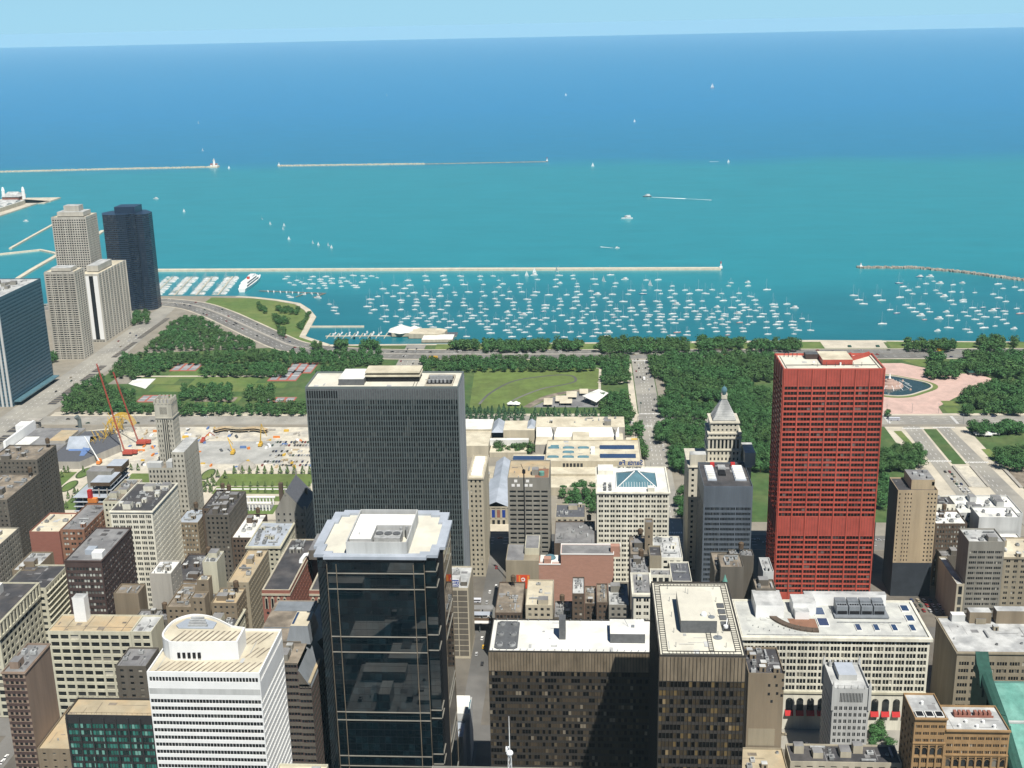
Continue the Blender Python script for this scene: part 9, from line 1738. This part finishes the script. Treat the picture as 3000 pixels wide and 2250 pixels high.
# ------------------------------------------------------------------ cars
def car_mesh(m, kind='car'):
    b = MB(); L, Wd = (4.6, 1.8) if kind == 'car' else ((11.5, 2.5) if kind == 'bus' else (7.5, 2.4))
    if kind == 'car':
        b.prism([(-2.3, -.8), (-2.1, -.9), (2.0, -.9), (2.3, -.75), (2.3, .75), (2.0, .9), (-2.1, .9), (-2.3, .8)], .3, .85, 0)
        k = len(b.v); b.v += [(-1.75, -.82, .85), (1.05, -.82, .85), (1.05, .82, .85), (-1.75, .82, .85), (-1.25, -.66, 1.45), (.35, -.66, 1.45), (.35, .66, 1.45), (-1.25, .66, 1.45)]
        b.f += [(k, k + 1, k + 5, k + 4), (k + 1, k + 2, k + 6, k + 5), (k + 2, k + 3, k + 7, k + 6), (k + 3, k, k + 4, k + 7), (k + 4, k + 5, k + 6, k + 7)]; b.m += [1, 1, 1, 1, 0]
    elif kind == 'bus':
        b.box(-L / 2, L / 2, -Wd / 2, Wd / 2, .4, 3.0, 0); b.box(-L / 2 + .4, L / 2 - .2, -Wd / 2 - .01, Wd / 2 + .01, 1.5, 2.4, 1); b.box(-2, 0, -.6, .6, 3.0, 3.3, 0)
    else:
        b.box(-L / 2, 1.6, -Wd / 2, Wd / 2, .8, 3.4, 0); b.box(1.8, L / 2, -1.1, 1.1, .5, 2.4, 0); b.box(2.6, L / 2 + .01, -1.0, 1.0, 1.4, 2.1, 1); b.box(-L / 2, L / 2, -.5, .5, .5, .8, 1)
    w = .33 if kind == 'car' else .5
    for x in (-L * .3, L * .3):
        for y in (-Wd / 2 + .05, Wd / 2 - .05): b.tube((x, y - .1, w), (x, y + .1, w), w, 7, m=1)
    o = b.build('car', [m, 'black']); me = o.data; bpy.data.objects.remove(o); return me
for n, c in (('white', (.78, .78, .76)), ('silver', (.45, .46, .47)), ('black', (.02, .02, .022)), ('dark grey', (.09, .09, .095)), ('dark blue', (.03, .05, .13)), ('dark red', (.30, .03, .03)), ('beige', (.42, .36, .26)), ('green', (.04, .10, .07))):
    mat('car_paint_' + n.replace(' ', '_'), c, rough=.3, var=0, spec=.6)
mat('taxi_yellow', (.72, .42, .03), rough=.3, var=0); mat('bus_paint', (.62, .64, .70), rough=.35, var=0)
CARM = {n: car_mesh('car_paint_' + n.replace(' ', '_')) for n in ('white', 'silver', 'black', 'dark grey', 'dark blue', 'dark red', 'beige', 'green')}
CARM['yellow'] = car_mesh('taxi_yellow'); BUSM = car_mesh('bus_paint', 'bus'); YBUS = car_mesh('taxi_yellow', 'bus'); TRUCKM = car_mesh('boat_white', 'truck')
def put_car(x, y, z, ang, where, group, colr=None, rg=rnd):
    colr = colr or rg.choice(['white', 'white', 'white', 'silver', 'silver', 'black', 'black', 'dark grey', 'dark blue', 'dark red', 'beige', 'green'])
    o = bpy.data.objects.new('car', CARM[colr]); COL.objects.link(o); o.location = (x, y, z); o.rotation_euler = (0, 0, ang)
    return tag(o, f'{colr} car {where}', 'car', group)
def cars():
    rg = random.Random(21); P = [Vector(p) for p in LSD]
    s = 0
    for a, c in zip(P, P[1:]):
        d = c - a; L = d.length; d.normalize(); n = Vector((-d.y, d.x)); t = rg.uniform(0, 8)
        while t < L:
            for off in (-17, -10.3, -4.5, 4.5, 10.3, 17):
                if rg.random() < .17:
                    p = a + d * (t + rg.uniform(-5, 5)) + n * off
                    if not onscreen((p.x, p.y, 1), -2): continue
                    wh = 'on the curving shore drive by the marina' if p.y > 300 else ('on the straight shore drive beside the lake trees' if p.y > -250 else 'on the shore drive behind the fountain plaza')
                    put_car(p.x, p.y, .25, math.atan2(d.y, d.x) + (math.pi if off > 0 else 0), wh, 'cars on the shore drive', rg=rg)
            t += 17
    for y, k in ((-62, 0), (-66, 0), (-74, 1), (-78, 1)):
        x = 985
        while x < 1525:
            if rg.random() < (.12 if x < 1430 else .5): put_car(x, y, .17, k * math.pi, 'on the boulevard running to the lake', 'cars on the lake boulevard', rg=rg)
            x += 13
    for x in (1266, 1273, 1280, 1287):
        y = -560
        while y < 600:
            if rg.random() < .06 and onscreen((x, y, 1), -2): put_car(x, y, .13, rg.choice([1, -1]) * math.pi / 2, 'on the park drive crossing behind the museum', 'cars on the park drive', rg=rg)
            y += 14
    for k in range(9):
        for j in range(2):
            if rg.random() < .85: put_car(1120 - k * 6.3, -337 - j * 4.2 - k * .3, .27, 0, 'queueing on the parkway bridge', 'cars queueing on the parkway', rg=rg)
    for y in (627, 633, 640, 647):
        x = 1010
        while x < 1800:
            if rg.random() < .11 and onscreen((x, y, 1), -2): put_car(x, y, .22, 0 if y > 635 else math.pi, 'on the wide street below the pale towers', 'cars on the north street', rg=rg)
            x += 15
    for y in (219, 224, 230, 236):
        x = 1420
        while x < 1590:
            if rg.random() < .3: put_car(x, y, .2, 0, 'at the park crossing in front of the yacht club', 'cars at the yacht club crossing', rg=rg)
            x += 12
    # museum side parking on the building site
    for x0, x1, y0, y1, ang, wh in ((1190, 1204, 284, 322, 0, 'parked in the upper row on the building site'), (1160, 1176, 270, 318, 0, 'parked in the middle rows on the building site'), (1132, 1146, 268, 320, 0, 'parked in the long row by the young garden trees')):
        for x in (x0 + 3, x1 - 1):
            y = y0
            while y < y1:
                if rg.random() < .7: put_car(x, y, .2, ang, wh, 'cars parked on the building site', rg=rg)
                y += 2.9
    for i in range(14):
        put_car(838 + (i % 3) * 8, -239 - (i // 3) * 4.4, .22, .1, 'in the small lot below the tan tower', 'cars in the small lot', rg=rg)
    for x, y, a, c in ((806, 92, 1.57, 'white'), (822, 70, 0, 'white'), (845, 73, 0, 'silver'), (862, 72, 0, 'white'), (790, 72, 0, 'white'), (778, 70, 0, 'yellow'), (872, 68, 0, 'white'), (768, 74, 0, 'silver'), (905, 70, 0, 'dark red'), (755, 69, 0, 'black')):
        put_car(x, y, .2, a, f'on the downtown street leading to the museum steps', 'cars on the museum street', c, rg)
    for x, y, a in ((666, -130, 1.57), (671, -150, 1.57), (676, -118, 1.57), (672, -175, 1.57), (667, -190, 1.57), (678, -160, 1.57)):
        put_car(x, y, .25, a, 'on the street in front of the cream arcaded store', 'cars by the arcaded store', rg=rg)
    for i in range(9): put_car(rg.uniform(630, 684), rg.choice([343, 347, 351]), .2, 0, 'on the street corner at the far lower left', 'cars at the lower left corner', rg=rg)
    for i in range(22):
        x = rg.choice([952, 956, 962, 966]); y = rg.uniform(-320, 560); put_car(x, y, .15, 1.57, 'on the avenue along the west edge of the park', 'cars on the park avenue', rg=rg)
    for n, me, x, y, z, a, lb, ct in (('bus', BUSM, 846, 83, .2, 1.57, 'pale blue city bus beside the tan garage with the blue billboard', 'bus'), ('school_bus', YBUS, 1530, 196, .3, 1.57, 'yellow school bus at the park crossing by the yacht club', 'bus'), ('school_bus', YBUS, 1556, -452, .3, 1.57, 'yellow bus on the shore drive behind the fountain plaza', 'bus'), ('truck', TRUCKM, 1430, -70, .2, 0, 'white box truck on the boulevard to the lake', 'truck'), ('bus', BUSM, 1275, -327, .2, 1.57, 'pale bus crossing between the fountain plaza and the parkway', 'bus'), ('truck', TRUCKM, 590, 60, .25, 1.57, 'white truck on the street below the black glass tower', 'truck')):
        o = bpy.data.objects.new(n, me); COL.objects.link(o); o.location = (x, y, z); o.rotation_euler = (0, 0, a); tag(o, lb, ct)
cars()
# ------------------------------------------------------------------ air
HAZE = 0.000022
def haze():
    b = MB(); x0, x1, y0, y1, z0, z1 = -1500, 39000, -44000, 44000, -5, 414
    b.box(x0, x1, y0, y1, z0, z1, bottom=True); o = b.build('haze', []); o['kind'] = 'stuff'
    m = bpy.data.materials.new('haze_air'); m.use_nodes = True; nt = m.node_tree; nt.nodes.remove(nt.nodes['Principled BSDF'])
    v = nt.nodes.new('ShaderNodeVolumePrincipled'); v.inputs['Color'].default_value = (.58, .86, 1.0, 1); v.inputs['Density'].default_value = HAZE; v.inputs['Anisotropy'].default_value = -.1
    nt.links.new(v.outputs[0], nt.nodes['Material Output'].inputs['Volume']); o.data.materials.append(m)
haze()
